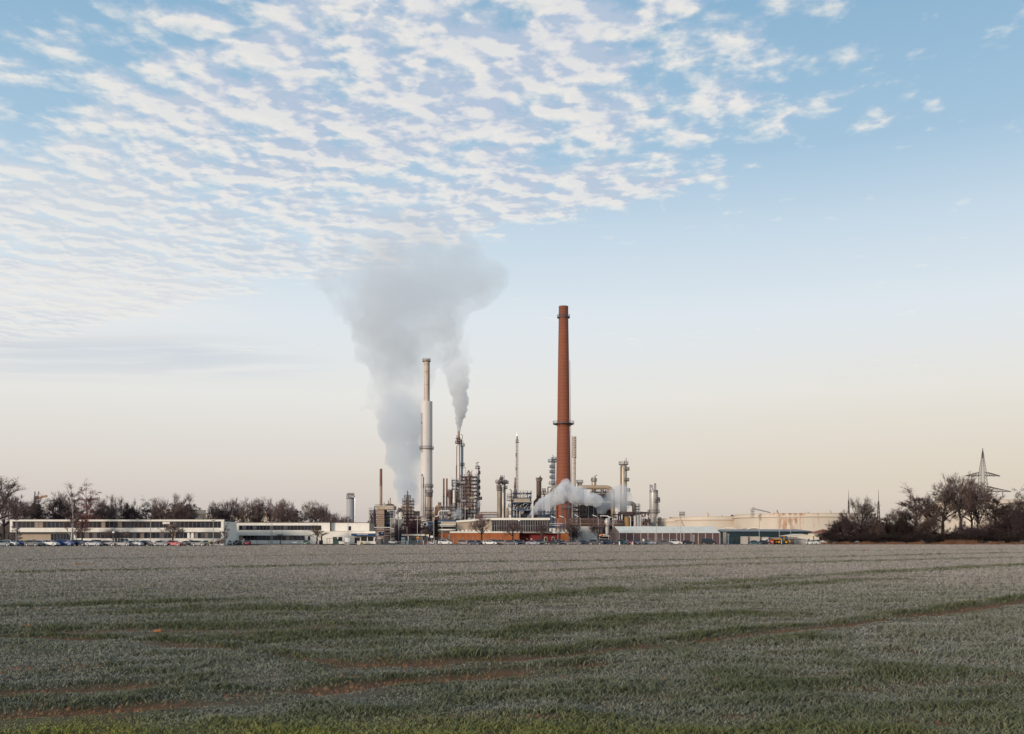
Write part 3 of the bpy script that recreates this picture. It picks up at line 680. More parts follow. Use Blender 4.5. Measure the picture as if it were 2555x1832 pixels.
# ---- white tent hall
Y = 312.0
t = thing('tent_hall', 'long brown tent hall with white sloping membrane roof behind parked cars', 'tent', (x(1660), Y, 0))
xl, xr, ze = x(1545), x(1796), z(1328.6); zr = z(1313.2); Dp = 20.0
gx = x(1521)                                            # rear left corner seen obliquely: the hall runs back to the left
xb = X(1521, Y+Dp)-.0
# the hall is turned a little so that its gable is seen: sheared plan built from real corners
fl = (xl, Y); fr_ = (xr, Y); bl = (X(1521, Y+9), Y+9+0.0)
dvx, dvy = bl[0]-fl[0], bl[1]-fl[1]
mr = MB(); nb = 14
def fp(s_, k): return (xl+(xr-xl)*s_+dvx*k, Y+dvy*k)
p = fp(0, 0); e1 = fp(0, 1); rm = fp(0, .5)
MB().quad((*p, 0), (*p, ze), (*rm, zr), (*e1, ze), (*e1, 0)).build('gable_wall', mat('gable_sheeting', (.155, .115, .105), .75, var=.12, scale=1.2, streak=.05), t)
p = fp(1, 0); e1 = fp(1, 1); rm = fp(1, .5)
MB().quad((*p, 0), (*e1, 0), (*e1, ze), (*rm, zr), (*p, ze)).build('gable_wall', TENTW, t)
for i in range(nb):
    a, b_ = i/nb, (i+1)/nb; g_ = .0012
    p0, p1 = fp(a, 0), fp(b_, 0)
    MB().quad((p0[0], p0[1], 0), (p1[0], p1[1], 0), (p1[0], p1[1], ze), (p0[0], p0[1], ze)).build('wall_panel', TENTW, t)
    r0, r1 = fp(a+g_, .5), fp(b_-g_, .5); q0, q1 = fp(a+g_, -.03), fp(b_-g_, -.03); s0, s1 = fp(a+g_, 1.03), fp(b_-g_, 1.03)
    m = MB().quad((*q0, ze-.1), (*q1, ze-.1), (*r1, zr), (*r0, zr)); m.quad((*r0, zr), (*r1, zr), (*s1, ze-.1), (*s0, ze-.1))
    ro = m.build('roof_panel', TENTR, t); sm = ro.modifiers.new('s', 'SOLIDIFY'); sm.thickness = .12
    MB().box(p0[0]-.13, p0[0]+.13, Y-.16, Y-.003, 0, ze-.2).build('post', mat('pale_posts', (.42, .34, .30), .6), t)
MB().box(xr-.13, xr+.13, Y-.16, Y-.003, 0, ze-.2).build('post', MATS['pale_posts'], t)
k0, k1 = fp(0, 1), fp(1, 1); MB().quad((*k1, 0), (*k0, 0), (*k0, ze), (*k1, ze)).build('rear_wall', TENTW, t)
MB().box(x(1727.5), x(1733), Y-.06, Y-.004, 0, z(1334)).build('door', STEELL, t)
# dividing low wall with fence in front of the tent
Yf = 303; t = thing('mesh_fence', 'low concrete kerb with a mesh fence and pale posts in front of the tent hall', 'fence', (X(1640, Yf), Yf, 0))
MB().box(X(1600, Yf), X(1672, Yf), Yf, Yf+.3, 0, .45).build('kerb_wall', CONC, t)
for p in (1602, 1620, 1638, 1656, 1670): MB().bar((X(p, Yf), Yf+.15, .45), (X(p, Yf), Yf+.15, 2.1), .09).build('post', STEELL, t)
m = MB()
for k in range(6): m.bar((X(1600, Yf), Yf+.15, .6+k*.27), (X(1671, Yf), Yf+.15, .6+k*.27), .03)
m.build('mesh', STEELL, t)
# ---- dark teal shed, small cream building, red roofed house
Y = 345.0
t = thing('teal_shed', 'long dark teal shed with a pale grey pitched roof below the big cream tanks', 'shed', (x(1910), Y, 0))
a, b_ = x(1797), x(2027); c_ = x(1806)
box('wall', TEAL, t, a, b_, Y, Y+16, 0, z(1326.5))
zr = z(1320.3)
MB().quad((a-.5, Y-.6, z(1326.3)), (b_+.5, Y-.6, z(1326.3)), (x(2006), Y+8, zr), (x(1812), Y+8, zr)).build('roof', ROOFG, t)
MB().quad((b_+.5, Y+16.6, z(1326.3)), (a-.5, Y+16.6, z(1326.3)), (x(1812), Y+8, zr), (x(2006), Y+8, zr)).build('roof', ROOFG, t)
MB().quad((a-.5, Y+16.6, z(1326.3)), (a-.5, Y-.6, z(1326.3)), (x(1812), Y+8, zr)).build('roof_end', TEAL, t)
MB().quad((b_+.5, Y-.6, z(1326.3)), (b_+.5, Y+16.6, z(1326.3)), (x(2006), Y+8, zr)).build('roof_end', TEAL, t)
box('sliding_door', GREYW, t, x(1804), x(1812.5), Y-.08, Y-.003, 0, z(1327.5))
Y = 330.0
def house(name, label, x0, x1, ze_, zr_, D_, wm, rm_, win=(), door=None, ridge_y=True):
    t = thing(name, label, 'building', ((x0+x1)/2, Y, 0)); box('wall', wm, t, x0, x1, Y, Y+D_, 0, ze_)
    cx = (x0+x1)/2
    if ridge_y:
        MB().prism([(x0+.003, ze_), (x1-.003, ze_), (cx, zr_)], Y+.02, Y+D_-.02).build('gable', wm, t)
        r1 = MB().prism([(x0-.4, ze_-.1), (cx, zr_+.02), (cx, zr_+.2), (x0-.4, ze_+.08)], Y-.4, Y+D_+.4).build('roof', rm_, t)
        MB().prism([(x1+.4, ze_-.1), (x1+.4, ze_+.08), (cx, zr_+.2), (cx, zr_+.02)], Y-.4, Y+D_+.4).build('roof', rm_, t)
    else:
        MB().prismx([(Y-.4, ze_-.05), (Y+D_+.4, ze_-.05), (Y+D_/2, zr_)], x0-.4, x1+.4).build('roof', rm_, t)
    for w4 in win: window_row(t, w4[0], w4[1], 1, w4[2], w4[3], Y-.05, lambda i: GLASS)
    return t
house('cream_shed', 'cream gabled building with a pale roof right of the yellow dump truck', x(1966), x(2029), z(1337.5), z(1333.8), 9, CREAM, FASC, [(x(2016), x(2020), z(1350), z(1345))])
Y = 328.0
t = thing('red_roof_house', 'small cream house with a red tiled hip roof beside the dark bushes', 'house', (x(2062), Y, 0))
box('wall', CREAM, t, x(2037), x(2090), Y, Y+9, 0, z(1331))
hx0, hx1 = x(2034), x(2093); cx = x(2064); m = MB()
zz_ = z(1331); zt = z(1320)
m.quad((hx0, Y-.5, zz_), (hx1, Y-.5, zz_), (cx, Y+4.5, zt)); m.quad((hx1, Y-.5, zz_), (hx1, Y+9.5, zz_), (cx, Y+4.5, zt)); m.quad((hx1, Y+9.5, zz_), (hx0, Y+9.5, zz_), (cx, Y+4.5, zt)); m.quad((hx0, Y+9.5, zz_), (hx0, Y-.5, zz_), (cx, Y+4.5, zt))
m.quad((hx0, Y-.5, zz_), (hx0, Y+9.5, zz_), (hx1, Y+9.5, zz_), (hx1, Y-.5, zz_)); m.build('roof', TILE, t)
window_row(t, x(2044), x(2050), 1, z(1349), z(1339), Y-.05, lambda i: GLASS)
# containers
def container(label, p0, p1, ptop, Y_, m_, D_=2.5, strip=None):
    t = thing('container', label, 'container', (X((p0+p1)/2, Y_), Y_, 0), 'containers in front of the teal shed'); x0, x1, zt = X(p0, Y_), X(p1, Y_), Z(ptop, Y_)
    b = MB().box(x0, x1, Y_, Y_+D_, .1, zt).build('body', m_, t)
    n = max(4, int((x1-x0)/.5)); mm = MB()
    for i in range(n+1): mm.box(x0+(x1-x0-.1)*i/n, x0+(x1-x0-.1)*i/n+.1, Y_-.05, Y_-.003, .15, zt-.1)
    mm.build('ribs', m_, t)
    MB().box(x0-.02, x1+.02, Y_-.08, Y_+D_+.02, zt, zt+.12).build('top_rail', strip or m_, t)
    MB().box(x0+.1, x0+.4, Y_, Y_+.3, 0, .1).box(x1-.4, x1-.1, Y_, Y_+.3, 0, .1).build('foot', STEEL, t)
    return t
CW = mat('container_paint', (.50, .44, .38), .6, var=.15, scale=.6, streak=.2, tint=(.3, .2, .13), tintamt=.4)
container('tall pale square container at the left end behind the teal sedan', 1852, 1866, 1339.6, 316, CW)
container('pale container with a small red mark, second from the left', 1866.6, 1896, 1339.8, 317, CW)
container('pale container partly behind the dark sedan, third from the left', 1897, 1917, 1341, 318, CW)
container('grey low container between the white cab and the dump truck', 1918.5, 1948, 1342.2, 322, GREYW)
container('white ribbed open container with a blue top edge right of the dump truck', 1987, 2014, 1347.6, 312, CW, 2.4, BLUES)
container('dark grey skip container behind the front of the dump truck', 1972, 1986.5, 1345.4, 316, STEEL)
container('blue flatbed container topped in blue behind the dump truck cab', 1938, 1990, 1341.5, 326, GREYW, 2.4, BLUES)
# advertising mast (white cylinder sign) by the teal shed
Y = 322; t = thing('white_column_sign', 'slim white banded column standing left of the containers', 'sign', (x(1817), Y, 0))
MB().cyl((x(1817), Y, 0), (x(1817), Y, z(1337.6)), .22, n=12).build('column', WPAINT, t)
MB().cyl((x(1817), Y, z(1337.6)), (x(1817), Y, z(1332)), .32, n=12).build('head', FASC, t)
# fences
def fence(label, p0, p1, Y_, h_, step, mtl=STEELL, plates=False, name='fence'):
    t = thing(name, label, 'fence', (X((p0+p1)/2, Y_), Y_, 0)); x0, x1 = X(p0, Y_), X(p1, Y_); n = int((x1-x0)/step)
    m = MB()
    for k in range(5): m.bar((x0, Y_, .2+k*(h_-.25)/4), (x1, Y_, .2+k*(h_-.25)/4), .025)
    nn = int((x1-x0)/.45)
    for k in range(nn): m.bar((x0+k*.45, Y_, .1), (x0+k*.45, Y_, h_-.05), .02)
    m.build('mesh', mtl, t)
    for k in range(n+1): MB().bar((x0+(x1-x0)*k/n, Y_, 0), (x0+(x1-x0)*k/n, Y_, h_), .10).build('post', mtl, t)
    if plates:
        for k in range(5): MB().box(x0+2+k*(x1-x0)/5, x0+3.4+k*(x1-x0)/5, Y_-.1, Y_-.04, .6, .82).build('plate', WPAINT, t)
fence('thin dark wire fence with small white plates before the cream gate building', 641, 760, 292, 2.5, 2.9, STEEL, True)
fence('galvanised mesh fence before the orange hall', 1060, 1250, 305, 2.3, 2.8, STEELL)
fence('mesh fence between the white round tank and the tent hall', 1425, 1480, 318, 2.2, 2.8, STEELL)
fence('pale mesh fence in front of the teal shed', 1800, 1852, 325, 2.2, 2.6, STEELL)
Y = 294; t = thing('bicycle_shelter', 'open black frame shelter in front of the cream wing windows', 'shelter', (x(831), Y, 0))
for p in (816, 823, 831): MB().bar((x(p), Y, 0), (x(p), Y, z(1343.8)), .1).build('post', STEEL, t)
box('roof', STEEL, t, x(815.5), x(832), Y-1, Y+2, z(1344), z(1343.2)); box('mesh_panel', GREENC, t, x(831.6), x(845), Y, Y+.1, 0, z(1345))
box('black_bin', BLACK, t, x(796), x(804), Y, Y+1.1, 0, z(1348.5))
Y = 292; t = thing('switch_cabinet', 'grey and white electrical cabinets in front of the cream wing', 'cabinet', (x(865), Y, 0))
box('white_cabinet', WPAINT, t, x(860), x(871), Y+.6, Y+1.2, 0, z(1342)); box('grey_cabinet', GREYW, t, x(859), x(864.5), Y-.1, Y+.5, 0, z(1352.5)); box('pale_cabinet', STEELL, t, x(865), x(871.3), Y, Y+.5, 0, z(1352.5))
# grey angled gates beside the gate office
Y = 304
for i, (p0, p1, pt, lb) in enumerate(((942, 954, 1345, 'left grey slatted gate leaf beside the gate office'), (959, 967.5, 1342, 'right taller grey slatted gate leaf at the entrance road'))):
    t = thing('gate_leaf', lb, 'gate', (x(p0), Y, 0), 'grey gate leaves at the entrance'); m = MB()
    for k in range(14): a = x(p0)+(x(p1)-x(p0))*k/14; m.box(a, a+.09, Y+k*.1, Y+k*.1+.06, .1, z(pt))
    m.build('bars', GREYW, t); MB().box(x(p0), x(p1), Y+1.5, Y+1.56, .15, z(pt)-.1).build('sheet', GREYW, t)
# ================================================================== REFINERY
def ring_platform(parent, cx, cy, r, R, zc, a0=0, a1=2*PI, mtl=STEEL, rail=True, n=20):
    th = .35
    d = MB().lathe(cx, cy, [(r, zc), (R, zc), (R, zc-th), (r, zc-th), (r, zc)], n, a0, a1).build('platform', mtl, parent)
    if rail:
        m = MB(); k = max(6, int(n*.8))
        P = [(cx+(R-.1)*math.cos(a0+(a1-a0)*i/k), cy+(R-.1)*math.sin(a0+(a1-a0)*i/k)) for i in range(k+1)]
        for q_ in P: m.bar((*q_, zc), (*q_, zc+1.5), .13)
        for q0, q1 in zip(P[:-1], P[1:]):
            m.bar((*q0, zc+1.5), (*q1, zc+1.5), .13); m.bar((*q0, zc+.8), (*q1, zc+.8), .08)
        m.build('railing', mtl, d)
    return d
def ladder(parent, x_, y_, z0, z1, mtl=STEEL, cage=True):
    m = MB(); m.bar((x_-.3, y_, z0), (x_-.3, y_, z1), .12); m.bar((x_+.3, y_, z0), (x_+.3, y_, z1), .12)
    k = z0
    while k < z1: m.bar((x_-.3, y_, k), (x_+.3, y_, k), .07); k += 1.0
    if cage:
        for q_ in (-.45, 0, .45): m.bar((x_+q_, y_-.7, z0), (x_+q_, y_-.7, z1), .05)
    m.build('ladder', mtl, parent)
def column(name, label, cat, cx, w_, top, Y, mtl, plats=(), bot=1357, dome=True, lad=0, pipes=(), vents=True, group=None, pm=STEEL, taper=None, rough_top=None):
    """vertical vessel; cx,w_,top,bot in photo pixels; plats (py, overhang px, a0deg, a1deg); pipes (dx px, r px, top py, bot py, mat)"""
    xc = X(cx, Y); r = SZ(w_/2, Y); zt = Z(top, Y); zb = max(0, Z(bot, Y)); t = thing(name, label, cat, (xc, Y, 0), group)
    pr = [(r, zb)]
    if taper: pr = [(SZ(q_[1]/2, Y), max(0, Z(q_[0], Y))) for q_ in taper]
    rt = pr[-1][0] if taper else r
    if dome: pr += [(rt, zt-rt*.9), (rt*.9, zt-rt*.5), (rt*.6, zt-rt*.16), (0, zt)]
    else: pr += [(rt, zt), (rt*.82, zt), (rt*.82, zt-1.5), (0, zt-1.5)]
    MB().lathe(xc, Y, pr, 24).build('shell', mtl, t, smooth=True)
    for q_ in plats:
        a0, a1 = (math.radians(q_[2]), math.radians(q_[3])) if len(q_) > 2 else (0, 2*PI)
        rr = r if not taper else SZ(np.interp(-q_[0], [-e_[0] for e_ in taper], [e_[1]/2 for e_ in taper]), Y)
        ring_platform(t, xc, Y, rr*.98, rr+SZ(q_[1], Y), Z(q_[0], Y), a0, a1, pm)
    if lad: ladder(t, xc+lad*(r*.75), Y-r*.72-.3, zb, zt-1, pm)
    for q_ in pipes:
        MB().tube([(xc+SZ(q_[0], Y), Y-r*.3, max(.2, Z(q_[3], Y))), (xc+SZ(q_[0], Y), Y-r*.3, Z(q_[2], Y)-1), (xc+SZ(q_[0], Y)*.85, Y-r*.2, Z(q_[2], Y)), (xc+SZ(q_[0], Y)*.2, Y, Z(q_[2], Y)+.2)], SZ(q_[1], Y), 8).build('pipe', q_[4] if len(q_) > 4 else STEELL, t, smooth=True)
    if vents:
        rv = random.Random(int(cx*7))
        for k in range(rv.choice((2, 3, 3))):
            a = rv.uniform(-.8, .8)*r; h_ = rv.uniform(1.2, 4.2); s_ = rv.choice((-1, 1)); q_ = [(xc+a, Y, zt-.8), (xc+a, Y, zt+h_)]
            if rv.random() < .35: q_ += [(xc+a+s_*.5, Y, zt+h_+.5), (xc+a+s_*1.1, Y, zt+h_+.2)]
            MB().tube(q_, rv.uniform(.16, .34), 7).build('vent_pipe', rv.choice((pm, STEELL, STEELR)), t)
    return t
def frame_tower(name, label, cat, p0, p1, top, Y, D, levels, mtl=STEEL, rmat=None, bot=1357, nbx=2, brace=True, group=None, deckm=None, rail=True):
    x0, x1, zt, zb = X(p0, Y), X(p1, Y), Z(top, Y), max(0, Z(bot, Y)); t = thing(name, label, cat, ((x0+x1)/2, Y, 0), group)
    xs = [x0+(x1-x0)*i/nbx for i in range(nbx+1)]; m = MB()
    for a in xs:
        for y_ in (Y, Y+D): m.bar((a, y_, zb), (a, y_, zt), .28)
    zs = [zb]+[Z(l, Y) for l in levels]
    for zz_ in zs[1:]:
        for y_ in (Y, Y+D): m.bar((x0, y_, zz_), (x1, y_, zz_), .24)
        for a in xs: m.bar((a, Y, zz_), (a, Y+D, zz_), .22)
    if brace:
        for i in range(len(zs)-1):
            for j in range(nbx):
                if (i+j) % 2: m.bar((xs[j], Y, zs[i]), (xs[j+1], Y, zs[i+1]), .2)
                else: m.bar((xs[j+1], Y, zs[i]), (xs[j], Y, zs[i+1]), .2)
    m.build('frame', mtl, t)
    for zz_ in zs[1:]:
        d = MB().box(x0-.6, x1+.6, Y-.5, Y+D+.5, zz_+.2, zz_+.36).build('deck', deckm or mtl, t)
        if rail:
            m = MB(); k = max(3, int((x1-x0)/2.2))
            for i in range(k+1): a = x0-.5+(x1-x0+1)*i/k; m.bar((a, Y-.45, zz_+.36), (a, Y-.45, zz_+1.6), .11)
            m.bar((x0-.5, Y-.45, zz_+1.6), (x1+.5, Y-.45, zz_+1.6), .12); m.bar((x0-.5, Y-.45, zz_+1.0), (x1+.5, Y-.45, zz_+1.0), .08)
            for sx in (x0-.5, x1+.5): m.bar((sx, Y-.45, zz_+1.6), (sx, Y+D+.4, zz_+1.6), .12)
            m.build('railing', rmat or mtl, d)
    return t
def vessel_v(t, p, w_, top, bot, Y, mtl): MB().lathe(X(p, Y), Y, [(0, Z(bot, Y)), (SZ(w_*.3, Y), Z(bot, Y)+.3), (SZ(w_/2, Y), Z(bot, Y)+1.2), (SZ(w_/2, Y), Z(top, Y)-1), (SZ(w_*.3, Y), Z(top, Y)-.2), (0, Z(top, Y))], 16).build('vessel', mtl, t, smooth=True)
def vessel_h(t, p0, p1, pc, h_, Y, mtl):
    r = SZ(h_/2, Y); zc = Z(pc, Y); x0, x1 = X(p0, Y), X(p1, Y); MB().tube([(x0, Y, zc), (x0+r*.3, Y, zc), (x0+r*.8, Y, zc), (x1-r*.8, Y, zc), (x1-r*.3, Y, zc), (x1, Y, zc)], [.05, r*.75, r, r, r*.75, .05], 16).build('vessel', mtl, t, smooth=True)
def ppath(t, pts, r_px, Y, mtl, name='pipe'): MB().tube([(X(a, Y+dy), Y+dy, Z(b_, Y+dy)) for a, b_, dy in [(*q_, 0)[:3] for q_ in pts]], SZ(r_px, Y), 8).build(name, mtl, t, smooth=True)
def elbow(pts, k=5):
    """round the corners of a pixel polyline"""
    out = [pts[0]]
    for i in range(1, len(pts)-1):
        a, b_, c_ = pts[i-1], pts[i], pts[i+1]; la = math.hypot(a[0]-b_[0], a[1]-b_[1]); lc = math.hypot(c_[0]-b_[0], c_[1]-b_[1]); rr = min(la, lc)*.45
        pa = (b_[0]+(a[0]-b_[0])/la*rr, b_[1]+(a[1]-b_[1])/la*rr); pc = (b_[0]+(c_[0]-b_[0])/lc*rr, b_[1]+(c_[1]-b_[1])/lc*rr)
        for j in range(k+1):
            s_ = j/k; out.append(((1-s_)**2*pa[0]+2*s_*(1-s_)*b_[0]+s_*s_*pc[0], (1-s_)**2*pa[1]+2*s_*(1-s_)*b_[1]+s_*s_*pc[1]))
    return out+[pts[-1]]
def rack(name, label, p0, p1, Y, decks, pipes, mtl=STEELR, bay=9, D=5):
    """pipe rack: decks are py heights; pipes (py, r px, mat, dy)"""
    x0, x1 = X(p0, Y), X(p1, Y); t = thing(name, label, 'pipe rack', ((x0+x1)/2, Y, 0)); n = max(1, int((x1-x0)/bay)); m = MB(); zt = max(Z(d_, Y) for d_ in decks)
    for i in range(n+1):
        a = x0+(x1-x0)*i/n
        for y_ in (Y, Y+D): m.bar((a, y_, 0), (a, y_, zt), .35)
        for d_ in decks: m.bar((a, Y, Z(d_, Y)), (a, Y+D, Z(d_, Y)), .3)
    for d_ in decks:
        for y_ in (Y, Y+D): m.bar((x0, y_, Z(d_, Y)), (x1, y_, Z(d_, Y)), .3)
    m.build('frame', mtl, t)
    for py, r, mm, dy in pipes:
        MB().cyl((x0-1, Y+dy, Z(py, Y)), (x1+1, Y+dy, Z(py, Y)), SZ(r, Y), n=8).build('pipe', mm, t, smooth=True)
    return t
GT = 'columns and stacks of the refinery'
# ---- brick chimney
Y = 600.0; xc = X(1406, Y)
BR = bpy.data.materials.new('chimney_brick'); BR.use_nodes = True; t_ = NT(BR.node_tree); p_ = t_.n['Principled BSDF']
co_ = t_.new('ShaderNodeTexCoord').outputs['Object']; sx_, sy_, sz_ = t_.sep(co_)
n1_ = t_.noise(co_, .25, 5, .6); n2_ = t_.noise(t_.vec(sx_, sy_, t_.m('MULTIPLY', sz_, 4.0)), .9, 3)
c1_ = t_.mix(n1_, (.235, .072, .036, 1), (.33, .112, .058, 1)); c1_ = t_.mix(t_.m('MULTIPLY', n2_, .35), c1_, (.19, .06, .035, 1))
bd_ = t_.m('FRACT', t_.m('ADD', t_.m('DIVIDE', sz_, 2.05), t_.m('MULTIPLY', n1_, .05)))
bdm = t_.m('MULTIPLY', t_.m('LESS_THAN', bd_, .16), .55)
c1_ = t_.mix(bdm, c1_, (.12, .045, .03, 1)); st_ = t_.noise(t_.vec(t_.m('MULTIPLY', sx_, 1.0), t_.m('MULTIPLY', sy_, 1.0), t_.m('MULTIPLY', sz_, .03)), .55, 4, .6); c1_ = t_.mix(t_.m('MULTIPLY', t_.mapr(st_, .45, .7), .28), c1_, (.15, .055, .035, 1)); soot = t_.m('MULTIPLY', t_.mapr(t_.m('ADD', sz_, t_.m('MULTIPLY', n1_, 14.0)), 128, 152), .35); c1_ = t_.mix(soot, c1_, (.085, .045, .035, 1)); t_.put(p_.inputs['Base Color'], c1_); p_.inputs['Roughness'].default_value = .9
t = thing('brick_chimney', 'tall tapering red brick chimney with two ring platforms', 'chimney', (xc, Y, 0))
prof = [(py, w_) for py, w_ in ((1357, 47), (1300, 43), (1200, 36.6), (1057, 31), (900, 27.2), (800, 24.2), (767, 23.6), (765, 24.2))]
MB().lathe(xc, Y, [(SZ(w_/2, Y), max(0, Z(py, Y))) for py, w_ in prof]+[(SZ(10, Y), Z(765, Y)), (SZ(10, Y), Z(790, Y)), (.1, Z(790, Y))], 48).build('shaft', BR, t, smooth=True)
ring_platform(t, xc, Y, SZ(12, Y), SZ(16, Y), Z(792, Y), n=28)
ring_platform(t, xc, Y, SZ(15.4, Y), SZ(26.5, Y), Z(1057.5, Y), n=28)
m = MB()
for k in range(14):
    a = 2*PI*k/14; m.bar((xc+SZ(15.5, Y)*math.cos(a), Y+SZ(15.5, Y)*math.sin(a), Z(1064, Y)), (xc+SZ(25, Y)*math.cos(a), Y+SZ(25, Y)*math.sin(a), Z(1058.5, Y)), .2)
m.build('bracket', STEEL, t)
# cable and ladder strip down its right flank, coloured dark to paint the flank's shading
m = MB(); aa = math.radians(-42)
pp = [(xc+SZ(w_/2+.5, Y)*math.cos(aa), Y+SZ(w_/2+.5, Y)*math.sin(aa), max(.1, Z(py, Y))) for py, w_ in prof[:-1]]
m.tube(pp, .42, 6).build('cable_shade_duct', mat('dark_brick_shadow_duct', (.13, .035, .028), .9), t)
aa = math.radians(-4); pp = [(xc+SZ(w_/2+2.2, Y)*math.cos(aa), Y, max(.1, Z(py, Y))) for py, w_ in prof[:5]]
m = MB().tube(pp, .14, 5); pp2 = [(a_-.9, b__, c__) for a_, b__, c__ in pp]; m.tube(pp2, .10, 5); m.build('ladder', STEELL, t)
m = MB().prism([(X(1408, 570), 0), (X(1427, 570), 0), (X(1427, 570), Z(1248, 570)), (X(1408, 570), Z(1250, 570))], 570, 580)
# ---- white double stack
Y = 610.0; xc = X(1064.5, Y)
t = thing('white_stack', 'tall white two step stack with rust streaks on its narrow upper pipe', 'chimney', (xc, Y, 0))
MB().lathe(xc, Y, [(SZ(14.5, Y), 0), (SZ(14.5, Y), Z(1003, Y)), (SZ(14.5, Y), Z(1002.4, Y)), (SZ(6.9, Y), Z(1001.8, Y))], 40).build('lower_shaft', STACKW, t, smooth=True)
MB().lathe(xc-SZ(.2, Y), Y, [(SZ(6.6, Y), Z(1002, Y)), (SZ(6.6, Y), Z(903, Y)), (SZ(8.2, Y), Z(901.5, Y)), (SZ(7.2, Y), Z(896.5, Y)), (SZ(5.6, Y), Z(896.5, Y)), (SZ(5.6, Y), Z(905, Y)), (.1, Z(905, Y))], 28).build('upper_shaft', STACKR, t, smooth=True)
for py in (910, 929, 960.5): MB().lathe(xc-SZ(.2, Y), Y, [(SZ(6.6, Y), Z(py, Y)), (SZ(6.9, Y), Z(py, Y)), (SZ(6.9, Y), Z(py-1, Y)), (SZ(6.6, Y), Z(py-1, Y))], 28).build('band', RUSTL, t)
ring_platform(t, xc-SZ(.2, Y), Y, SZ(7.6, Y), SZ(10.2, Y), Z(901.5, Y)); ring_platform(t, xc, Y, SZ(14.3, Y), SZ(18, Y), Z(1120, Y), n=28)
ring_platform(t, xc, Y, SZ(14.3, Y), SZ(17, Y), Z(1215, Y), n=28)
MB().tube([(xc+SZ(6.9, Y), Y-.5, Z(1002, Y)), (xc+SZ(6.9, Y), Y-.5, Z(905, Y))], .28, 6).build('conduit', STEEL, t)
ladder(t, xc-SZ(11.5, Y), Y-SZ(9.5, Y)-.2, Z(1130, Y), Z(1032, Y)); MB().box(xc-SZ(13, Y), xc-SZ(10, Y), Y-SZ(11, Y), Y-SZ(9.5, Y), Z(1058, Y), Z(1055, Y)).build('ladder_rest', STEEL, t)
for dx, pt in ((-13.4, 1185), (-9, 1191), (-4.2, 1218)):
    MB().tube([(xc+SZ(dx, Y), Y-SZ(15.5, Y), Z(1290, Y)), (xc+SZ(dx, Y), Y-SZ(15.5, Y), Z(pt+3, Y)), (xc+SZ(dx+1, Y), Y-SZ(14.8, Y), Z(pt, Y)), (xc+SZ(dx+2.5, Y), Y-SZ(9, Y), Z(pt, Y))], SZ(2.0 if dx < -10 else 1.7, Y), 10).build('side_pipe', STACKW, t, smooth=True)
# column at the stack's foot
column('process_column', 'dark mottled column with ring platforms at the foot of the white stack', 'column', 1071.5, 10.5, 1228, 590, RUSTL, [(1229, 4), (1238, 3, 180, 360), (1273, 6), (1289, 7)], lad=1, pipes=[(6.5, .9, 1236, 1330), (-5.5, .7, 1250, 1340)], group=GT)
# ---- furnace with rust stack
Y = 560.0
t = thing('rusted_stack', 'slim stack rusted brown on its upper half rising from the banded furnace', 'chimney', (X(947, Y), Y+6, 0))
MB().lathe(X(947, Y), Y+6, [(SZ(3.5, Y), Z(1263, Y)), (SZ(3.5, Y), Z(1211, Y))], 20).build('lower_shaft', RUSTL, t, smooth=True)
MB().lathe(X(947, Y), Y+6, [(SZ(3.55, Y), Z(1211, Y)), (SZ(3.3, Y), Z(1168, Y)), (SZ(2.8, Y), Z(1168, Y)), (SZ(2.8, Y), Z(1174, Y)), (.1, Z(1174, Y))], 20).build('upper_shaft', RUST, t, smooth=True)
t = thing('furnace', 'beige banded furnace tower with overhanging top box and blue steelwork', 'furnace', (X(955, Y), Y, 0))
x = lambda p: X(p, Y); z = lambda p: Z(p, Y)
box('shaft', RUSTL, t, x(940), x(958.5), Y, Y+12, 0, z(1271))
for k in range(7): box('ledge', STEEL, t, x(939.5), x(959), Y-.6, Y-.003, z(1283.5+k*5.3), z(1282.8+k*5.3))
MB().prism([(x(936.5), z(1262)), (x(983), z(1262)), (x(983), z(1271.5)), (x(959), z(1271.5)), (x(940), z(1271.5))], Y-1, Y+12).build('top_box', SILVERW, t)
MB().lathe(x(969.5), Y+5, [(SZ(12, Y), z(1261.8)), (SZ(11.5, Y), z(1259.5)), (SZ(7, Y), z(1257)), (SZ(2, Y), z(1255.8)), (.1, z(1255.7))], 20).build('dome', BROWN, t, smooth=True)
for p, tp in ((967, 1248.5), (971.5, 1241.5), (956, 1253)): MB().cyl((x(p), Y+4, z(1259)), (x(p), Y+4, z(tp)), SZ(1.3, Y), n=10).build('vent', RUSTL, t)
m = MB()
for i in range(19): a = x(936.5+i*2.6); m.bar((a, Y-.9, z(1262)), (a, Y-.9, z(1258.6)), .11)
m.bar((x(936.5), Y-.9, z(1258.6)), (x(983), Y-.9, z(1258.6)), .13); m.bar((x(936.5), Y-.9, z(1260.3)), (x(983), Y-.9, z(1260.3)), .09); m.build('railing', STEEL, t)
t = frame_tower('steel_structure', 'blue steel structure with walkways on the right of the furnace', 'steelwork', 959.5, 981, 1272, 563, 8, (1278, 1286, 1294, 1302, 1310), BLUE, WPIPE, group='steel structures'); Y = 563
for p, tp, bt in ((964, 1275, 1290), (969, 1280, 1305), (975, 1274, 1318), (979, 1276, 1318)): vessel_v(t, p, 3.6, tp, bt, Y+3, STEEL)
box('panel', DKBOX, t, X(972, Y+8), X(983, Y+8), Y+9, Y+9.5, 0, Z(1275, Y+8)); box('panel', BLUE, t, X(960, Y+8), X(972, Y+8), Y+9.2, Y+9.6, 0, Z(1276, Y+8))
t = frame_tower('steel_structure', 'grey steel structure with pipes on the left of the furnace', 'steelwork', 923, 938.5, 1272, 562, 8, (1275, 1283, 1291, 1300, 1309), STEEL, group='steel structures'); Y = 562
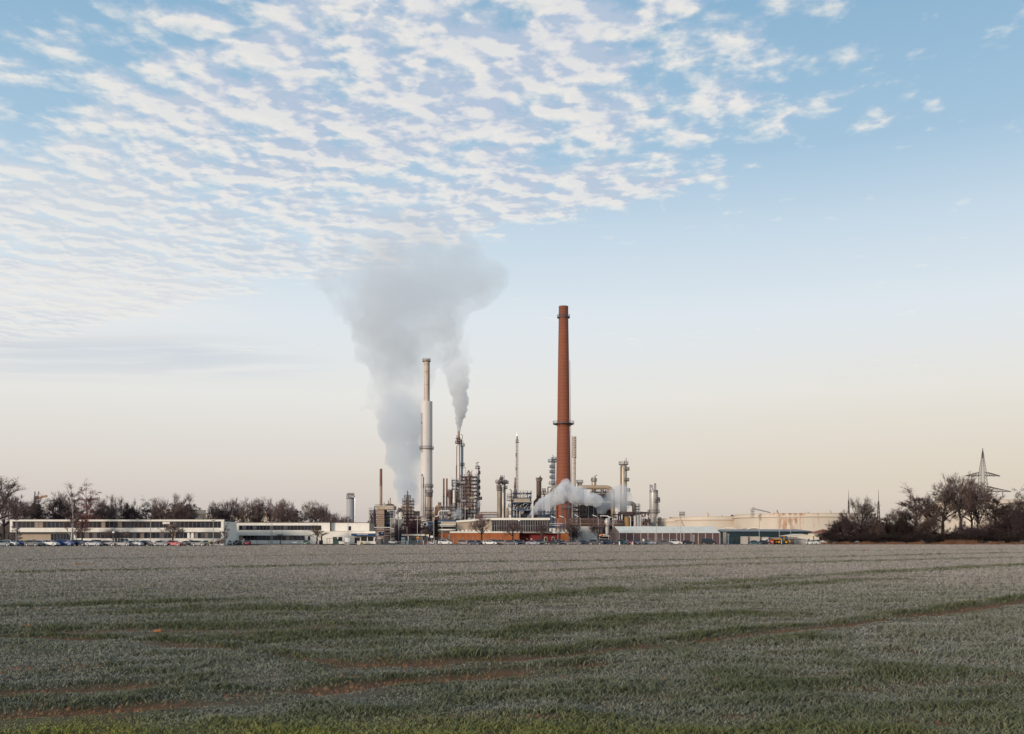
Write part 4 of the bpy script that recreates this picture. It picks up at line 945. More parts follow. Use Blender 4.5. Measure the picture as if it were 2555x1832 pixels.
for p, tp, bt, mm in ((926.5, 1276, 1330, STEEL), (931, 1277, 1296, SILVER), (935, 1268, 1340, BLUE)): vessel_v(t, p, 3.8, tp, bt, Y+3, mm)
ppath(t, elbow([(922, 1330), (922, 1288), (928, 1283), (928, 1274)]), .7, Y-1, STEELL); ppath(t, elbow([(938, 1268), (934, 1262), (932, 1290), (932, 1340)]), .7, Y-1, STEEL)
box('panel', DKBOX, t, X(928, Y+9), X(938, Y+9), Y+9, Y+9.5, 0, Z(1279, Y+9))
rack('pipe_rack', 'long white topped pipe rack under the banded furnace', 920, 975, 500, (1318, 1324, 1331, 1338), [(1316.4, 1.1, WPIPE, 0), (1322, .8, STEELL, 1), (1323, .9, STEEL, 2), (1329, .8, STEELR, 0), (1330, .9, RUST, 2), (1336, 1.0, STEELL, 1), (1342, .9, RUST, 2), (1346, 1.0, STEEL, 0)])
# grey concrete shaft + white gas tank
Y = 420.0
t = thing('grey_shaft', 'narrow grey concrete shaft building with pale edges left of the white gas tank', 'building', (x(979.5), Y, 0))
box('shaft', GREYW, t, x(974.5), x(984.3), Y+.2, Y+6, 0, z(1294.6)); box('edge', FASC, t, x(973.8), x(974.5), Y, Y+6, 0, z(1294)); box('edge', FASC, t, x(984.3), x(985), Y, Y+6, z(1318), z(1294))
box('cap', FASC, t, x(973.6), x(985.2), Y-.2, Y+6.2, z(1294), z(1293)); box('band', FASC, t, x(974.5), x(984.3), Y+.05, Y+.2, z(1319.5), z(1318.3)); box('roof_exhaust', STEELL, t, x(980), x(981.8), Y+2, Y+3, z(1293), z(1271))
Y = 425.0; t = thing('gas_tank', 'upright cream gas tank with a domed top and a blue emblem patch', 'tank', (x(999), Y, 0)); r = SZ(7, Y); xc = x(999)
MB().lathe(xc, Y, [(r, z(1333)), (r, z(1284)), (r*.93, z(1281)), (r*.7, z(1279)), (r*.35, z(1278)), (.05, z(1277.7))], 28).build('shell', mat('cream_gas_tank', (.68, .60, .49), .5, var=.06), t, smooth=True)
MB().lathe(xc, Y, [(r+.03, z(1297)), (r+.03, z(1288))], 8, math.radians(-62), math.radians(-18)).build('blue_patch', BLUES, t)
m = MB()
for k in range(9):
    a = math.radians(60+k*30); c_ = z(1292.5); q0 = (.55*math.cos(a), .55*math.sin(a)); a2 = math.radians(90+k*30); q1 = (.55*math.cos(a2), .55*math.sin(a2))
    f_ = lambda q_: (xc+(r+.08)*math.sin(math.radians(50)+q_[0]/r), Y-(r+.08)*math.cos(math.radians(50)+q_[0]/r), c_+q_[1])
    m.bar(f_(q0), f_(q1), .22)
m.build('emblem', WPAINT, t)
for k in range(4): a = PI/4+k*PI/2; MB().bar((xc+r*.8*math.cos(a), Y+r*.8*math.sin(a), 0), (xc+r*.8*math.cos(a), Y+r*.8*math.sin(a), z(1332)), .3).build('leg', STEELL, t)
# scaffold tower with column
t = frame_tower('scaffold_tower', 'open scaffold tower around a dark column in front of the steam', 'steelwork', 1005, 1029, 1243, 585, 8, (1251, 1258.5, 1267, 1275.5, 1284, 1293, 1302), STEELR, STEELL, nbx=3, group='steel structures')
column('process_column', 'dark slim column with a basket of railings on top inside the scaffold tower', 'column', 1016.5, 6.6, 1240, 589, BROWN, [(1242, 5.5), (1254, 6)], vents=True, pipes=[(0, 1.3, 1226, 1245, STEEL)], group=GT)
Y = 640; t = thing('beige_building', 'tall beige process building partly hidden by the scaffold tower', 'building', (x(1010), Y, 0)); box('wall', BEIGEW, t, x(1000), x(1024), Y, Y+12, 0, z(1263)); box('roof', FASC, t, x(999.5), x(1024.5), Y-.3, Y+12.3, z(1263), z(1262))
MB().tube([(x(992), Y-2, z(1284)), (x(999), Y-2, z(1268))], 1.2, 8).build('stair_tower', STEEL, t)
t = thing('beige_building', 'long low beige process building behind the dark red bush', 'building', (x(1045), Y, 0)); box('wall', BEIGEW, t, x(1026), x(1096), Y+13, Y+30, 0, z(1275)); box('roof', FASC, t, x(1025.5), x(1096.5), Y+12.7, Y+30.3, z(1275), z(1274))
for p in (1034, 1042, 1050, 1086): box('rib', GREYW, t, x(p), x(p+.8), Y+12.5, Y+12.99, 0, z(1275.2))
# twin rusty stacks
for cx, lb in ((1107.2, 'left one of the two thin rusty stacks'), (1114.8, 'right one of the two thin rusty stacks')):
    Y = 600; t = thing('rusty_stack', lb, 'chimney', (x(cx), Y, 0), 'twin thin rusty stacks')
    MB().lathe(x(cx), Y, [(SZ(2.3, Y), 0), (SZ(2.3, Y), z(1239))], 14).build('lower_shaft', RUSTL, t, smooth=True); MB().lathe(x(cx), Y, [(SZ(2.15, Y), z(1239)), (SZ(2.1, Y), z(1194)), (SZ(1.6, Y), z(1194)), (.1, z(1196))], 14).build('upper_shaft', RUST, t, smooth=True)
    MB().lathe(x(cx), Y, [(SZ(2.3, Y), z(1240)), (SZ(2.7, Y), z(1240)), (SZ(2.7, Y), z(1239)), (SZ(2.2, Y), z(1239))], 14).build('flange', STEEL, t)
# small furnace at their foot
Y = 590; t = thing('furnace', 'small red brown box furnace with a short flue left of the twin rusty stacks', 'furnace', (x(1094), Y, 0))
box('body', RUST, t, x(1085), x(1103), Y, Y+12, 0, z(1266)); MB().prism([(x(1084.5), z(1266)), (x(1103.5), z(1266)), (x(1099), z(1261)), (x(1090), z(1261))], Y-.3, Y+12.3).build('hood', RUSTL, t)
box('flue', RUST, t, x(1092), x(1099), Y+3, Y+8, z(1261), z(1254.5)); box('flue_cap', FASC, t, x(1091), x(1100), Y+2.5, Y+8.5, z(1252.5), z(1251.5)); m = MB()
for p in (1092.3, 1095.5, 1098.7): m.bar((x(p), Y+3, z(1254.5)), (x(p), Y+3, z(1252.4)), .2)
m.build('cap_post', STEEL, t)
t = frame_tower('steel_structure', 'dark steel platform structure between the rusty furnace and the silver columns', 'steelwork', 1097, 1133, 1262, 575, 10, (1266, 1275, 1284), STEEL, STEELL, nbx=4, group='steel structures'); Y = 575
for p, tp, bt, w_, mm in ((1102, 1268, 1300, 5, STEELL), (1110, 1270, 1300, 4, STEEL), (1118, 1266, 1300, 5, SILVER), (1126, 1262, 1300, 4, STEELL)): vessel_v(t, p, w_, tp, bt, Y+3, mm)
# white elbow pipe and vessels
Y = 540; t = thing('white_pipe_bend', 'thick white lagged pipe bending down left of the low steam puff', 'pipe', (x(1100), Y, 0))
MB().tube([(X(a, Y), Y, Z(b_, Y)) for a, b_ in elbow([(1086, 1289), (1094.5, 1288), (1095, 1275), (1122, 1275)])], SZ(1.7, Y), 12).build('bend', WPIPE, t, smooth=True)
MB().cyl((x(1106), Y, z(1275)), (x(1106), Y, 0), SZ(.8, Y), n=8).build('support', STEELL, t)
t = thing('cooler_bank', 'bank of round ended vessels on blue steelwork beside the low steam puff', 'vessel bank', (x(1115), Y, 0))
for a, b_, r_ in ((1122, 1281, 4.2), (1135, 1286, 3.6), (1121, 1292, 3.4), (1135, 1294, 3.6), (1128, 1288, 2.6)): MB().tube([(x(a), Y-3, z(b_)), (x(a)+.01, Y-2.6, z(b_)), (x(a)+.4, Y-1.8, z(b_)), (x(a)+2, Y+8, z(b_))], [.05, SZ(r_*.7, Y), SZ(r_, Y), SZ(r_, Y)], 16).build('vessel', SILVERW, t, smooth=True)
for a in (1098, 1103, 1109, 1113): vessel_v(t, a, 3, 1283, 1296, Y-1, STEELL)
box('blue_base', BLUE, t, x(1086), x(1140), Y-2, Y+9, z(1306), z(1297)); 
for a in (1088, 1100, 1112, 1124, 1136): MB().bar((x(a), Y-1, 0), (x(a), Y-1, z(1306)), .5).build('leg', BLUE, t)
# dark blue tower and silver silo
t = frame_tower('steel_structure', 'narrow blue stair tower behind the tall silver columns', 'steelwork', 1128.5, 1137, 1197, 612, 6, (1199, 1206, 1213, 1221, 1229, 1238), BLUE, WPIPE, nbx=1, group='steel structures')
ppath(t, elbow([(1130, 1213), (1127.3, 1213), (1127.3, 1198), (1133, 1197)]), .5, 610, STEEL); ppath(t, [(1135.8, 1290), (1135.8, 1193)], .7, 609, SILVER)
column('silo', 'short silver silo standing left of the tall silver column', 'silo', 1134, 9, 1224, 600, SILVER, [(1262, 2)], dome=False, vents=False, group=GT)
Y = 605; t = thing('dark_hopper', 'dark hooded hopper behind the right rusty stack', 'hopper', (x(1122), Y, 0)); MB().lathe(x(1122.5), Y+6, [(SZ(5, Y), 0), (SZ(5, Y), z(1245)), (SZ(7, Y), z(1236)), (SZ(7, Y), z(1226)), (SZ(5, Y), z(1222)), (.1, z(1221.5))], 20).build('shell', STEELR, t, smooth=True)
for py in (1226, 1236): ring_platform(t, x(1122.5), Y+6, SZ(6.8, Y), SZ(7.8, Y), z(py), n=14)
# tall silver twin columns
column('tall_column', 'tallest bright silver column under the narrow steam plume', 'column', 1144.5, 8.2, 1108, 615, SILVER, [(1106, 5), (1212, 1.5, 200, 340), (1253, 1.5, 200, 340)], dome=True, vents=False, pipes=[(-5, .8, 1112, 1300, RUST), (-6.3, .5, 1160, 1260, STEEL), (1.5, .7, 1100, 1130, STEEL)], group=GT)
Y = 615; t = thing('steam_vent', 'short dark vent pipe with valves on top of the tallest silver column', 'vent', (x(1144.5), Y, z(1108)), None)
MB().cyl((x(1144.5), Y, z(1109)), (x(1144.5), Y, z(1076.5)), SZ(3.0, Y), n=14).build('vent_pipe', RUSTL, t)
MB().tube([(x(1147), Y-1, z(1104)), (x(1152.5), Y-1, z(1100)), (x(1154.6), Y-1, z(1090)), (x(1153), Y-1, z(1085)), (x(1150.4), Y-1, z(1084.5))], SZ(.7, Y), 8).build('hook_pipe', STEELR, t)
for p, tp in ((1140.5, 1087), (1148.6, 1093), (1151, 1096), (1142.4, 1092)): MB().cyl((x(p), Y-2, z(1106)), (x(p), Y-2, z(tp)), SZ(.8, Y), n=8).build('valve_pipe', STEEL, t)
for a, b_ in ((1141.5, 1096), (1148.5, 1101), (1144, 1102)): MB().cyl((x(a)-1, Y-3, z(b_)), (x(a)+1.2, Y-3, z(b_)), SZ(1.6, Y), n=10).build('valve', STEELR, t)
column('tall_column', 'grey blue column right against the tallest silver column', 'column', 1152.8, 5.2, 1114, 618, mat('blue_grey_cladding', (.28, .32, .38), .45, .3, var=.15, scale=.2), [(1113, 4.5, 180, 380), (1161.5, 4)], pipes=[(3.2, .4, 1100, 1170)], group=GT)
# dense scaffold structure
t = frame_tower('reactor_structure', 'broad multi deck steel structure packed with dark vessels and pipes', 'steelwork', 1150, 1187, 1184, 590, 14, [1190+k*9.1 for k in range(12)], STEELR, STEELL, nbx=4, group='steel structures'); Y = 590
for p, w_, tp, bt, mm in ((1163, 9, 1192, 1300, DKBOX), (1156, 5, 1198, 1300, STEEL), (1170.5, 4.5, 1180, 1290, BROWN), (1175, 3, 1186, 1300, BLUE), (1180, 4, 1225, 1295, STEELR)): vessel_v(t, p, w_, tp, bt, Y+6, mm)
ppath(t, elbow([(1165.5, 1190), (1165.5, 1177.5), (1173.5, 1177.5), (1173.5, 1250)]), 1.0, Y+5, STEELR); ppath(t, elbow([(1161.5, 1186), (1161.5, 1167), (1157.5, 1166)]), .8, Y+5, STEELL)
MB().cyl((X(1169.3, Y+5), Y+5, Z(1178, Y)), (X(1169.3, Y+5), Y+5, Z(1172, Y)), .9, .3, 10).build('relief_valve', RUST, t); ppath(t, [(1176.3, 1190), (1176.8, 1178), (1178.2, 1173)], .8, Y+5, STEELR)
for k, (a, b_) in enumerate(((1155, 1205), (1167, 1214), (1178, 1243), (1157, 1250), (1172, 1262), (1163, 1270), (1181, 1278), (1168, 1232))): MB().cyl((x(a)-1.5, Y-.3, z(b_)), (x(a)+1.5, Y-.3, z(b_)), .8, n=10).build('exchanger', [STEELL, STEELR, SILVERW][k % 3], t)
ppath(t, [(1153.2, 1300), (1153.2, 1215)], .55, Y-1, STEELL); ppath(t, [(1161.7, 1300), (1161.7, 1262)], .55, Y-1, STEELL); ppath(t, [(1157.5, 1300), (1157.5, 1258)], .5, Y-1, STEELR)
# slim column with flared foot
column('process_column', 'slim grey column with small side landings right of the broad structure', 'column', 1191.8, 6.4, 1162, 600, SILVER, [(1169, 3), (1182, 4, -70, 70), (1203.5, 4, -70, 70), (1219, 4, -70, 70), (1235, 4, -70, 70), (1246, 8, -60, 60)], taper=[(1300, 13), (1285, 8), (1272, 12.5), (1256, 12.5), (1247, 6.4), (1162, 6.4)], pipes=[(4.0, .9, 1168, 1250, BLUE)], group=GT)
Y = 600
# low horizontal works between 1188 and 1240
rack('pipe_rack', 'tan pipe rack with railings right of the slim grey column', 1200, 1242, 560, (1278, 1283, 1290), [(1279.6, 1.3, DUCT, 0), (1284.5, .7, STEELL, 1), (1287, .9, STEELL, 2), (1291, .9, STEEL, 0), (1294, .8, STEELR, 1)])
Y = 560; t = thing('steel_platform', 'low red brown machine platform at the foot of the slim grey column', 'platform', (x(1195), Y, 0)); box('deck', STEELR, t, x(1185), x(1204), Y, Y+6, z(1300), z(1283))
m = MB()
for k in range(7): m.bar((x(1186+k*3), Y-.2, z(1283)), (x(1186+k*3), Y-.2, z(1279)), .12)
m.bar((x(1186), Y-.2, z(1279)), (x(1204), Y-.2, z(1279)), .14); m.build('railing', STEEL, t); MB().bar((x(1187), Y, 0), (x(1187), Y, z(1300)), .5).build('leg', STEEL, t); MB().bar((x(1203), Y, 0), (x(1203), Y, z(1300)), .5).build('leg', STEEL, t)
# column group 1240-1262
column('process_column', 'golden tinted fat column, left of its group of three', 'column', 1246, 9.6, 1208, 600, SILVERW, [(1223, 2.4), (1217, 2.5), (1204, 5.5)], pipes=[(0, 1.2, 1200, 1230, RUST), (5.6, .9, 1215, 1300, BLUE)], lad=-1, group=GT)
column('process_column', 'tall grey column with crowded pipework top behind the golden column', 'column', 1256.5, 9.5, 1204, 606, SILVER, [(1205, 4), (1219, 5, -70, 70), (1206, 8, -60, 60)], pipes=[(-4.4, .8, 1196, 1300, SILVERW), (3.5, .7, 1198, 1300), (.3, .6, 1212, 1310, BROWN)], lad=1, group=GT)
Y = 600; t = thing('pipe_cluster', 'crown of thin vertical pipes on top of the golden and grey columns', 'pipes', (x(1254), Y, z(1206)))
for a, tp, bt in ((1249.5, 1187, 1205), (1252, 1186.5, 1205), (1254.4, 1187, 1205), (1258.2, 1186.5, 1205), (1243.3, 1198, 1212), (1239.8, 1202, 1212), (1262.2, 1197, 1206), (1264, 1198, 1206), (1266.5, 1202, 1210)): MB().cyl((x(a), Y-4, z(bt)), (x(a), Y-4, z(tp)), SZ(.62, Y), n=7).build('pipe', STEELR if int(a) % 2 else STEELL, t)
for a, b_ in ((1251, 1195), (1253, 1201), (1262, 1203), (1245, 1205)): MB().cyl((x(a)-.8, Y-5, z(b_)), (x(a)+.8, Y-5, z(b_)), 1.0, n=9).build('valve', STEEL, t)
MB().box(x(1239), x(1268), Y-4.4, Y-3.6, z(1208.6), z(1207.8)).build('deck', STEEL, t)
Y = 590; column('process_column', 'short fat silver column with wide top deck right of the group of three', 'column', 1274, 6.2, 1239, 590, SILVER, [(1239, 6.5), (1248.5, 7), (1264, 4), (1282, 3)], lad=0, pipes=[(-7, .9, 1262, 1300, WPIPE), (4.5, 1.4, 1246, 1300, DKBOX)], group=GT)
Y = 575; t = thing('horizontal_tank', 'row of brown upright tanks at the foot of the short fat column', 'tank', (x(1266), Y, 0)); vessel_v(t, 1266, 6.5, 1266, 1300, Y, RUSTL)
MB().cyl((x(1261.6), Y, 0), (x(1261.6), Y, z(1268)), SZ(.9, Y), n=8).build('pipe', DUCT, t); MB().bar((x(1266), Y, 0), (x(1266), Y, z(1299)), .8).build('leg', STEEL, t)
# flare
Y = 620; t = thing('flare_stack', 'thin flare stack carrying a small pale flame', 'flare stack', (x(1290), Y, 0))
MB().cyl((x(1290), Y, 0), (x(1290), Y, z(1101)), SZ(1.15, Y), n=12).build('riser', STEELR, t); MB().cyl((x(1290), Y, z(1101)), (x(1290.5), Y, z(1089)), SZ(1.5, Y), SZ(1.8, Y), 12).build('tip', STEELR, t)
for a in (1293.8, 1287.3): MB().cyl((x(a), Y, 0), (x(a), Y, z(1104)), SZ(.45, Y), n=6).build('pilot_pipe', STEELL if a > 1290 else RUSTL, t)
for py in (1103.5, ): ring_platform(t, x(1290.4), Y, SZ(1, Y), SZ(4.5, Y), z(py), n=12)
for py in (1137.5, 1172): ring_platform(t, x(1288), Y, SZ(.2, Y), SZ(2.2, Y), z(py), n=8)
m = MB()
for k in range(14): m.bar((x(1287.3), Y, z(1115+k*9)), (x(1293.8), Y, z(1115+k*9)), .14)
m.build('bracket', STEEL, t)
FL = bpy.data.materials.new('flame'); FL.use_nodes = True; FL.node_tree.nodes['Principled BSDF'].inputs['Emission Color'].default_value = (1, .78, .36, 1); FL.node_tree.nodes['Principled BSDF'].inputs['Emission Strength'].default_value = .45
tag(MB().tube([(x(1290.2), Y, z(1089.3)), (x(1290.0), Y, z(1086.5)), (x(1289.4), Y, z(1083)), (x(1289.2), Y, z(1079))], [.3, .5, .35, .03], 10).build('flame', FL, None, (x(1290), Y, z(1089)), smooth=True), 'small pale yellow flame burning on top of the flare stack', 'flame')
Y = 610; t = thing('short_stack', 'short pale stack with a red warning lamp left of the flare', 'chimney', (x(1285.2), Y, 0)); MB().cyl((x(1285.2), Y, 0), (x(1285.2), Y, z(1192)), SZ(2.3, Y), n=14).build('shaft', RUSTL, t, smooth=True)
MB().cyl((x(1283.6), Y-2.3, z(1217)), (x(1283.6), Y-2.3, z(1214.5)), .5, n=8).build('warning_lamp', mat('lamp_red', (.4, .02, .01), .4), t)
# blue process structure
t = frame_tower('cooler_structure', 'large blue process structure carrying a long beige air cooler', 'steelwork', 1281, 1325, 1225, 590, 14, (1231, 1243, 1256, 1274, 1290), BLUE, STEELL, nbx=5, group='steel structures'); Y = 590
box('air_cooler', SILVERW, t, x(1283), x(1322), Y-2, Y+15, z(1252.5), z(1244.5)); box('cooler_edge', FASC, t, x(1282), x(1326), Y-2.5, Y+15.5, z(1253.6), z(1252.8))
box('back_panel', DKBOX, t, x(1284), x(1324), Y+13, Y+13.6, 0, z(1254)); box('blue_beam', BLUE, t, x(1281), x(1324), Y-1.2, Y-.5, z(1275), z(1271))
for k, (a, b_, r_) in enumerate(((1286, 1260, 1.8), (1292, 1258, 1.6), (1299, 1262, 2.0), (1306, 1259, 1.6), (1313, 1262, 2.2), (1318, 1258, 1.6), (1289, 1267, 1.5), (1309, 1267, 1.5), (1316, 1268, 1.8))): MB().tube([(x(a), Y-1.5, z(b_+3)), (x(a), Y-1.5, z(b_)), (x(a)+.8, Y-1.2, z(b_-2.4)), (x(a)+2.4, Y, z(b_-2.6))], SZ(r_*.42, Y), 8).build('pipe', [STEELL, STEEL, SILVERW, WPIPE][k % 4], t, smooth=True)
MB().tube([(x(1304), Y-4, z(1281)), (x(1304), Y-3.6, z(1281)), (x(1304), Y-3, z(1281)), (x(1304), Y+6, z(1281))], [.05, SZ(3, Y), SZ(4, Y), SZ(4, Y)], 20).build('drum', DUCT, t, smooth=True)
box('drum_frame', WPIPE, t, x(1296), x(1298), Y-3, Y+4, z(1292), z(1275.5)); box('drum_frame', WPIPE, t, x(1296), x(1308), Y-3.3, Y+4, z(1276.3), z(1275.5))
ppath(t, elbow([(1289.6, 1300), (1289.6, 1272), (1280, 1272)]), .6, Y-3, WPIPE); ppath(t, elbow([(1312, 1273), (1324, 1273), (1324.5, 1262)]), .6, Y-3, WPIPE)
for a, b_, tp in ((1299.5, 1243, 1226), (1303, 1243, 1226), (1310, 1243, 1228), (1306, 1243, 1233), (1295, 1243, 1231), (1283, 1243, 1224), (1288, 1243, 1224)): MB().cyl((x(a), Y-1, z(b_)), (x(a), Y-1, z(tp)), SZ(.75, Y), n=8).build('riser', WPIPE if a > 1294 else STEEL, t)
MB().box(x(1294), x(1309), Y-1.6, Y-.6, z(1227.5), z(1226)).build('header', WPIPE, t); MB().box(x(1283), x(1300), Y-1.6, Y-.9, z(1232.6), z(1231.8)).build('header', BLUE, t); MB().box(x(1320), x(1324), Y, Y+3, z(1252), z(1238)).build('duct', STEEL, t)
# brown stack
column('brown_stack', 'wide brown clad stack with a rust ring right of the blue structure', 'chimney', 1344.5, 12.4, 1193, 610, BROWN, [(1198, 1.6)], dome=False, vents=False, pipes=[(7.6, .5, 1200, 1250, FASC)], group=None, pm=RUSTL)
Y = 606; t = thing('red_duct', 'rust red duct leading to the foot of the brown stack', 'duct', (x(1337), Y, 0)); MB().prism([(x(1331), z(1252)), (x(1338), z(1244)), (x(1352), z(1243)), (x(1352), z(1300)), (x(1331), z(1300))], Y-8, Y+2).build('duct', RUST, t); MB().bar((x(1340), Y, 0), (x(1340), Y, z(1299)), .8).build('leg', STEEL, t)
Y = 600; t = thing('vent_crane', 'small dark pulley frame on top of the brown stack', 'davit', (x(1349), Y, z(1195))); m = MB()
m.tube([(x(1345), Y, z(1194)), (x(1348.5), Y, z(1190)), (x(1350), Y, z(1193)), (x(1352.5), Y, z(1199)), (x(1352.8), Y, z(1193.5))], .4, 7); m.build('hook', STEEL, t); MB().cyl((x(1347.5), Y, z(1192)), (x(1348.5), Y, z(1186.5)), .5, .15, 8).build('mast', STEEL, t)
# pipework right of the brown stack, under the plume
column('process_column', 'small platform column half hidden by the drifting steam', 'column', 1357, 6, 1232, 600, SILVER, [(1233, 4), (1225, 2)], pipes=[(3, .5, 1222, 1250)], group=GT)
# blue landings column left of the brick chimney
column('process_column', 'pale column with stacked blue landings left of the brick chimney', 'column', 1380, 8, 1152, 640, SILVER, [(1147, 7, -100, 120), (1152, 9), (1166.5, 5, 120, 300), (1179, 5, 120, 300), (1193, 5, 120, 300), (1207.5, 7)], pm=BLUE, lad=-1, pipes=[(5, .6, 1150, 1210, BLUE), (-3, .8, 1143, 1165, RUSTL)], group=GT)
Y = 592; t = thing('tan_duct', 'tan inclined duct entering the brick chimney', 'duct', (x(1380), Y, 0)); MB().tube([(x(1372), Y, z(1232)), (x(1377), Y, z(1224)), (x(1391), Y+5, z(1211))], SZ(4.6, Y), 16).build('duct', DUCT, t, smooth=True)
MB().bar((x(1374), Y, 0), (x(1374), Y, z(1231)), .8).build('leg', STEEL, t); MB().tube([(X(a, Y), Y-3, Z(b_, Y)) for a, b_ in elbow([(1366.5, 1240), (1366.5, 1216), (1374, 1216)])], .35, 7).build('pipe', STEEL, t)
# spiral stack
Y = 640; t = thing('spiral_stack', 'slim pale stack with helical strakes right of the brick chimney', 'chimney', (x(1432.6), Y, 0)); SP = mat('spiral_stack_paint', (.50, .42, .36), .6, var=.1, scale=.2, streak=.4)
MB().cyl((x(1432.6), Y, 0), (x(1432.6), Y, z(1089)), SZ(4.0, Y), n=20).build('shaft', SP, t, smooth=True)
for k in range(3):
    pts = [(x(1432.6)+SZ(4.5, Y)*math.cos(2*PI*k/3+s_*.42), Y+SZ(4.5, Y)*math.sin(2*PI*k/3+s_*.42), z(1142)+(z(1090)-z(1142))*s_/44) for s_ in range(45)]
    MB().tube(pts, .42, 5).build('strake', SP, t)
for py in (1143, 1157, 1169, 1183): MB().lathe(x(1432.6), Y, [(SZ(4.0, Y), z(py)), (SZ(4.4, Y), z(py)), (SZ(4.4, Y), z(py-1)), (SZ(4.0, Y), z(py-1))], 20).build('flange', RUSTL, t)
# duct with elbow and its furnace
column('process_column', 'stubby tan vessel with a wide railed deck above the steam', 'column', 1446.5, 12, 1203, 605, DUCT, [(1204.5, 2.6)], vents=False, group=GT)
column('process_column', 'stubby vessel with an off centre vent pipe above the tan duct', 'column', 1482, 12, 1199, 612, SILVERW, [(1200, 1.8)], pipes=[(1, 1.5, 1190, 1215, SILVERW)], group=GT)
Y = 600; t = thing('curved_duct', 'large tan duct running right and curving down beside the steam', 'duct', (x(1500), Y, 0))
MB().tube([(x(1440), Y, z(1216))]+[(x(a), Y, z(b_)) for a, b_ in elbow([(1445, 1216), (1529, 1216), (1529, 1262)], 8)]+[(x(1529), Y, z(1290))], SZ(5.2, Y), 18).build('duct', DUCT, t, smooth=True)
for p in (1455, 1500): MB().bar((x(p), Y, 0), (x(p), Y, z(1220)), .9).build('leg', STEEL, t)
t = frame_tower('steel_structure', 'dark framed structure under the curved tan duct', 'steelwork', 1478, 1532, 1222, 604, 14, (1228, 1236, 1247, 1258, 1272, 1286), STEELR, STEEL, nbx=4, group='steel structures'); Y = 604
box('dark_panel', DKBOX, t, x(1478), x(1530), Y+10, Y+11, z(1244), z(1230.5)); box('dark_panel', DKBOX, t, x(1478), x(1532), Y+10, Y+11, 0, z(1254))
for a in (1503, 1507, 1511, 1515): vessel_v(t, a, 3, 1222, 1232, Y-1, STEELL)
t = frame_tower('steel_structure', 'dark steel structure with vessels right of the foot of the brick chimney', 'steelwork', 1431, 1476, 1254, 585, 12, (1257, 1266, 1276, 1287), STEEL, STEELR, nbx=4, group='steel structures'); Y = 585
for p, w_, tp, bt, mm in ((1436, 4, 1262, 1300, STEELL), (1441, 7, 1264, 1296, SILVER), (1449, 4, 1258, 1300, DKBOX), (1456, 5, 1260, 1300, BLUE), (1461, 4, 1266, 1298, STEEL)): vessel_v(t, p, w_, tp, bt, Y+4, mm)
box('dark_panel', DKBOX, t, x(1450), x(1476), Y+9, Y+10, 0, z(1259))
t = thing('process_building', 'dark box furnace with pale upright frames under the steam', 'building', (x(1475), 570, 0)); Y = 570
box('body', DKBOX, t, x(1466), x(1496), Y+.5, Y+10, 0, z(1262)); 
for p in (1468, 1480.8, 1491): box('frame_post', STEELL, t, x(p), x(p+1.1), Y-.2, Y+.497, 0, z(1262))
box('frame_beam', STEELL, t, x(1466), x(1494), Y-.25, Y+.49, z(1262.4), z(1261.2))
rack('pipe_rack', 'rusty pipe rack running right of the brick chimney foot', 1425, 1502, 500, (1296, 1303, 1310), [(1294.5, .9, STEELR, 0), (1297, .8, STEELL, 1), (1300, .9, RUST, 2), (1304, 1.1, STEELR, 1), (1307, .9, YTANK, 0), (1311, 1.0, STEEL, 1), (1314, .9, DUCT, 0)])
rack('pipe_rack', 'brown pipe rack in front of the yellow and grey tanks', 1500, 1560, 480, (1300, 1308), [(1299, .8, STEELR, 1), (1303, 1, STEEL, 0), (1306, .9, STEELL, 1), (1310, 1, RUST, 0)])
Y = 470; t = thing('white_pipe_loop', 'white pipe loop turning down above the round grey vessel', 'pipe', (x(1510), Y, 0)); MB().tube([(X(a, Y), Y, Z(b_, Y)) for a, b_ in elbow([(1497, 1287.5), (1519, 1287.5), (1521, 1299)])], SZ(1.3, Y), 10).build('pipe', WPIPE, t, smooth=True); MB().bar((x(1499), Y, 0), (x(1499), Y, z(1288)), .4).build('support', STEEL, t)
t = thing('sphere_vessel', 'pale onion shaped vessel left of the tent hall roof', 'vessel', (x(1515), Y, 0)); MB().lathe(x(1515), Y, [(SZ(3, Y), 0), (SZ(5, Y), z(1312)), (SZ(7, Y), z(1304)), (SZ(6.3, Y), z(1298)), (SZ(4, Y), z(1294.5)), (.1, z(1292.5))], 20).build('shell', SILVER, t, smooth=True)
# big railed column, elbow duct
column('tall_column', 'tall grey column with three railed landings right of the steam', 'column', 1555.8, 17.5, 1157, 590, SILVERW, [(1158.5, 3.2), (1172.5, 6, -80, 60), (1199.5, 5.5, -90, 80), (1225.5, 8, -90, 80)], lad=-1, pipes=[(7.0, 1.3, 1165, 1300, SILVER), (-2, .6, 1170, 1225, STEEL)], group=GT)
Y = 585; t = thing('elbow_duct', 'fat grey elbow duct bending down right of the tall railed column', 'duct', (x(1578), Y, 0)); MB().tube([(x(a), Y, z(b_)) for a, b_ in elbow([(1560, 1256), (1582, 1256), (1583, 1279)], 8)]+[(x(1583), Y, z(1279.1))], SZ(5.6, Y), 18).build('duct', mat('grey_duct', (.30, .26, .22), .5, .2, var=.15), t, smooth=True)
MB().bar((x(1583), Y, 0), (x(1583), Y, z(1278)), 1.2).build('leg', STEEL, t)
rack('pipe_rack', 'long brown pipe bridge leading to the hopper column on the right', 1547, 1622, 575, (1278, 1281), [(1279, 1.3, STEELR, 0), (1281.5, .8, BROWN, 2)], bay=14)
t = frame_tower('steel_structure', 'dark steel structure behind the yellow tank', 'steelwork', 1536, 1600, 1278, 560, 12, (1284, 1291, 1300), STEEL, STEELR, nbx=5, group='steel structures'); Y = 560
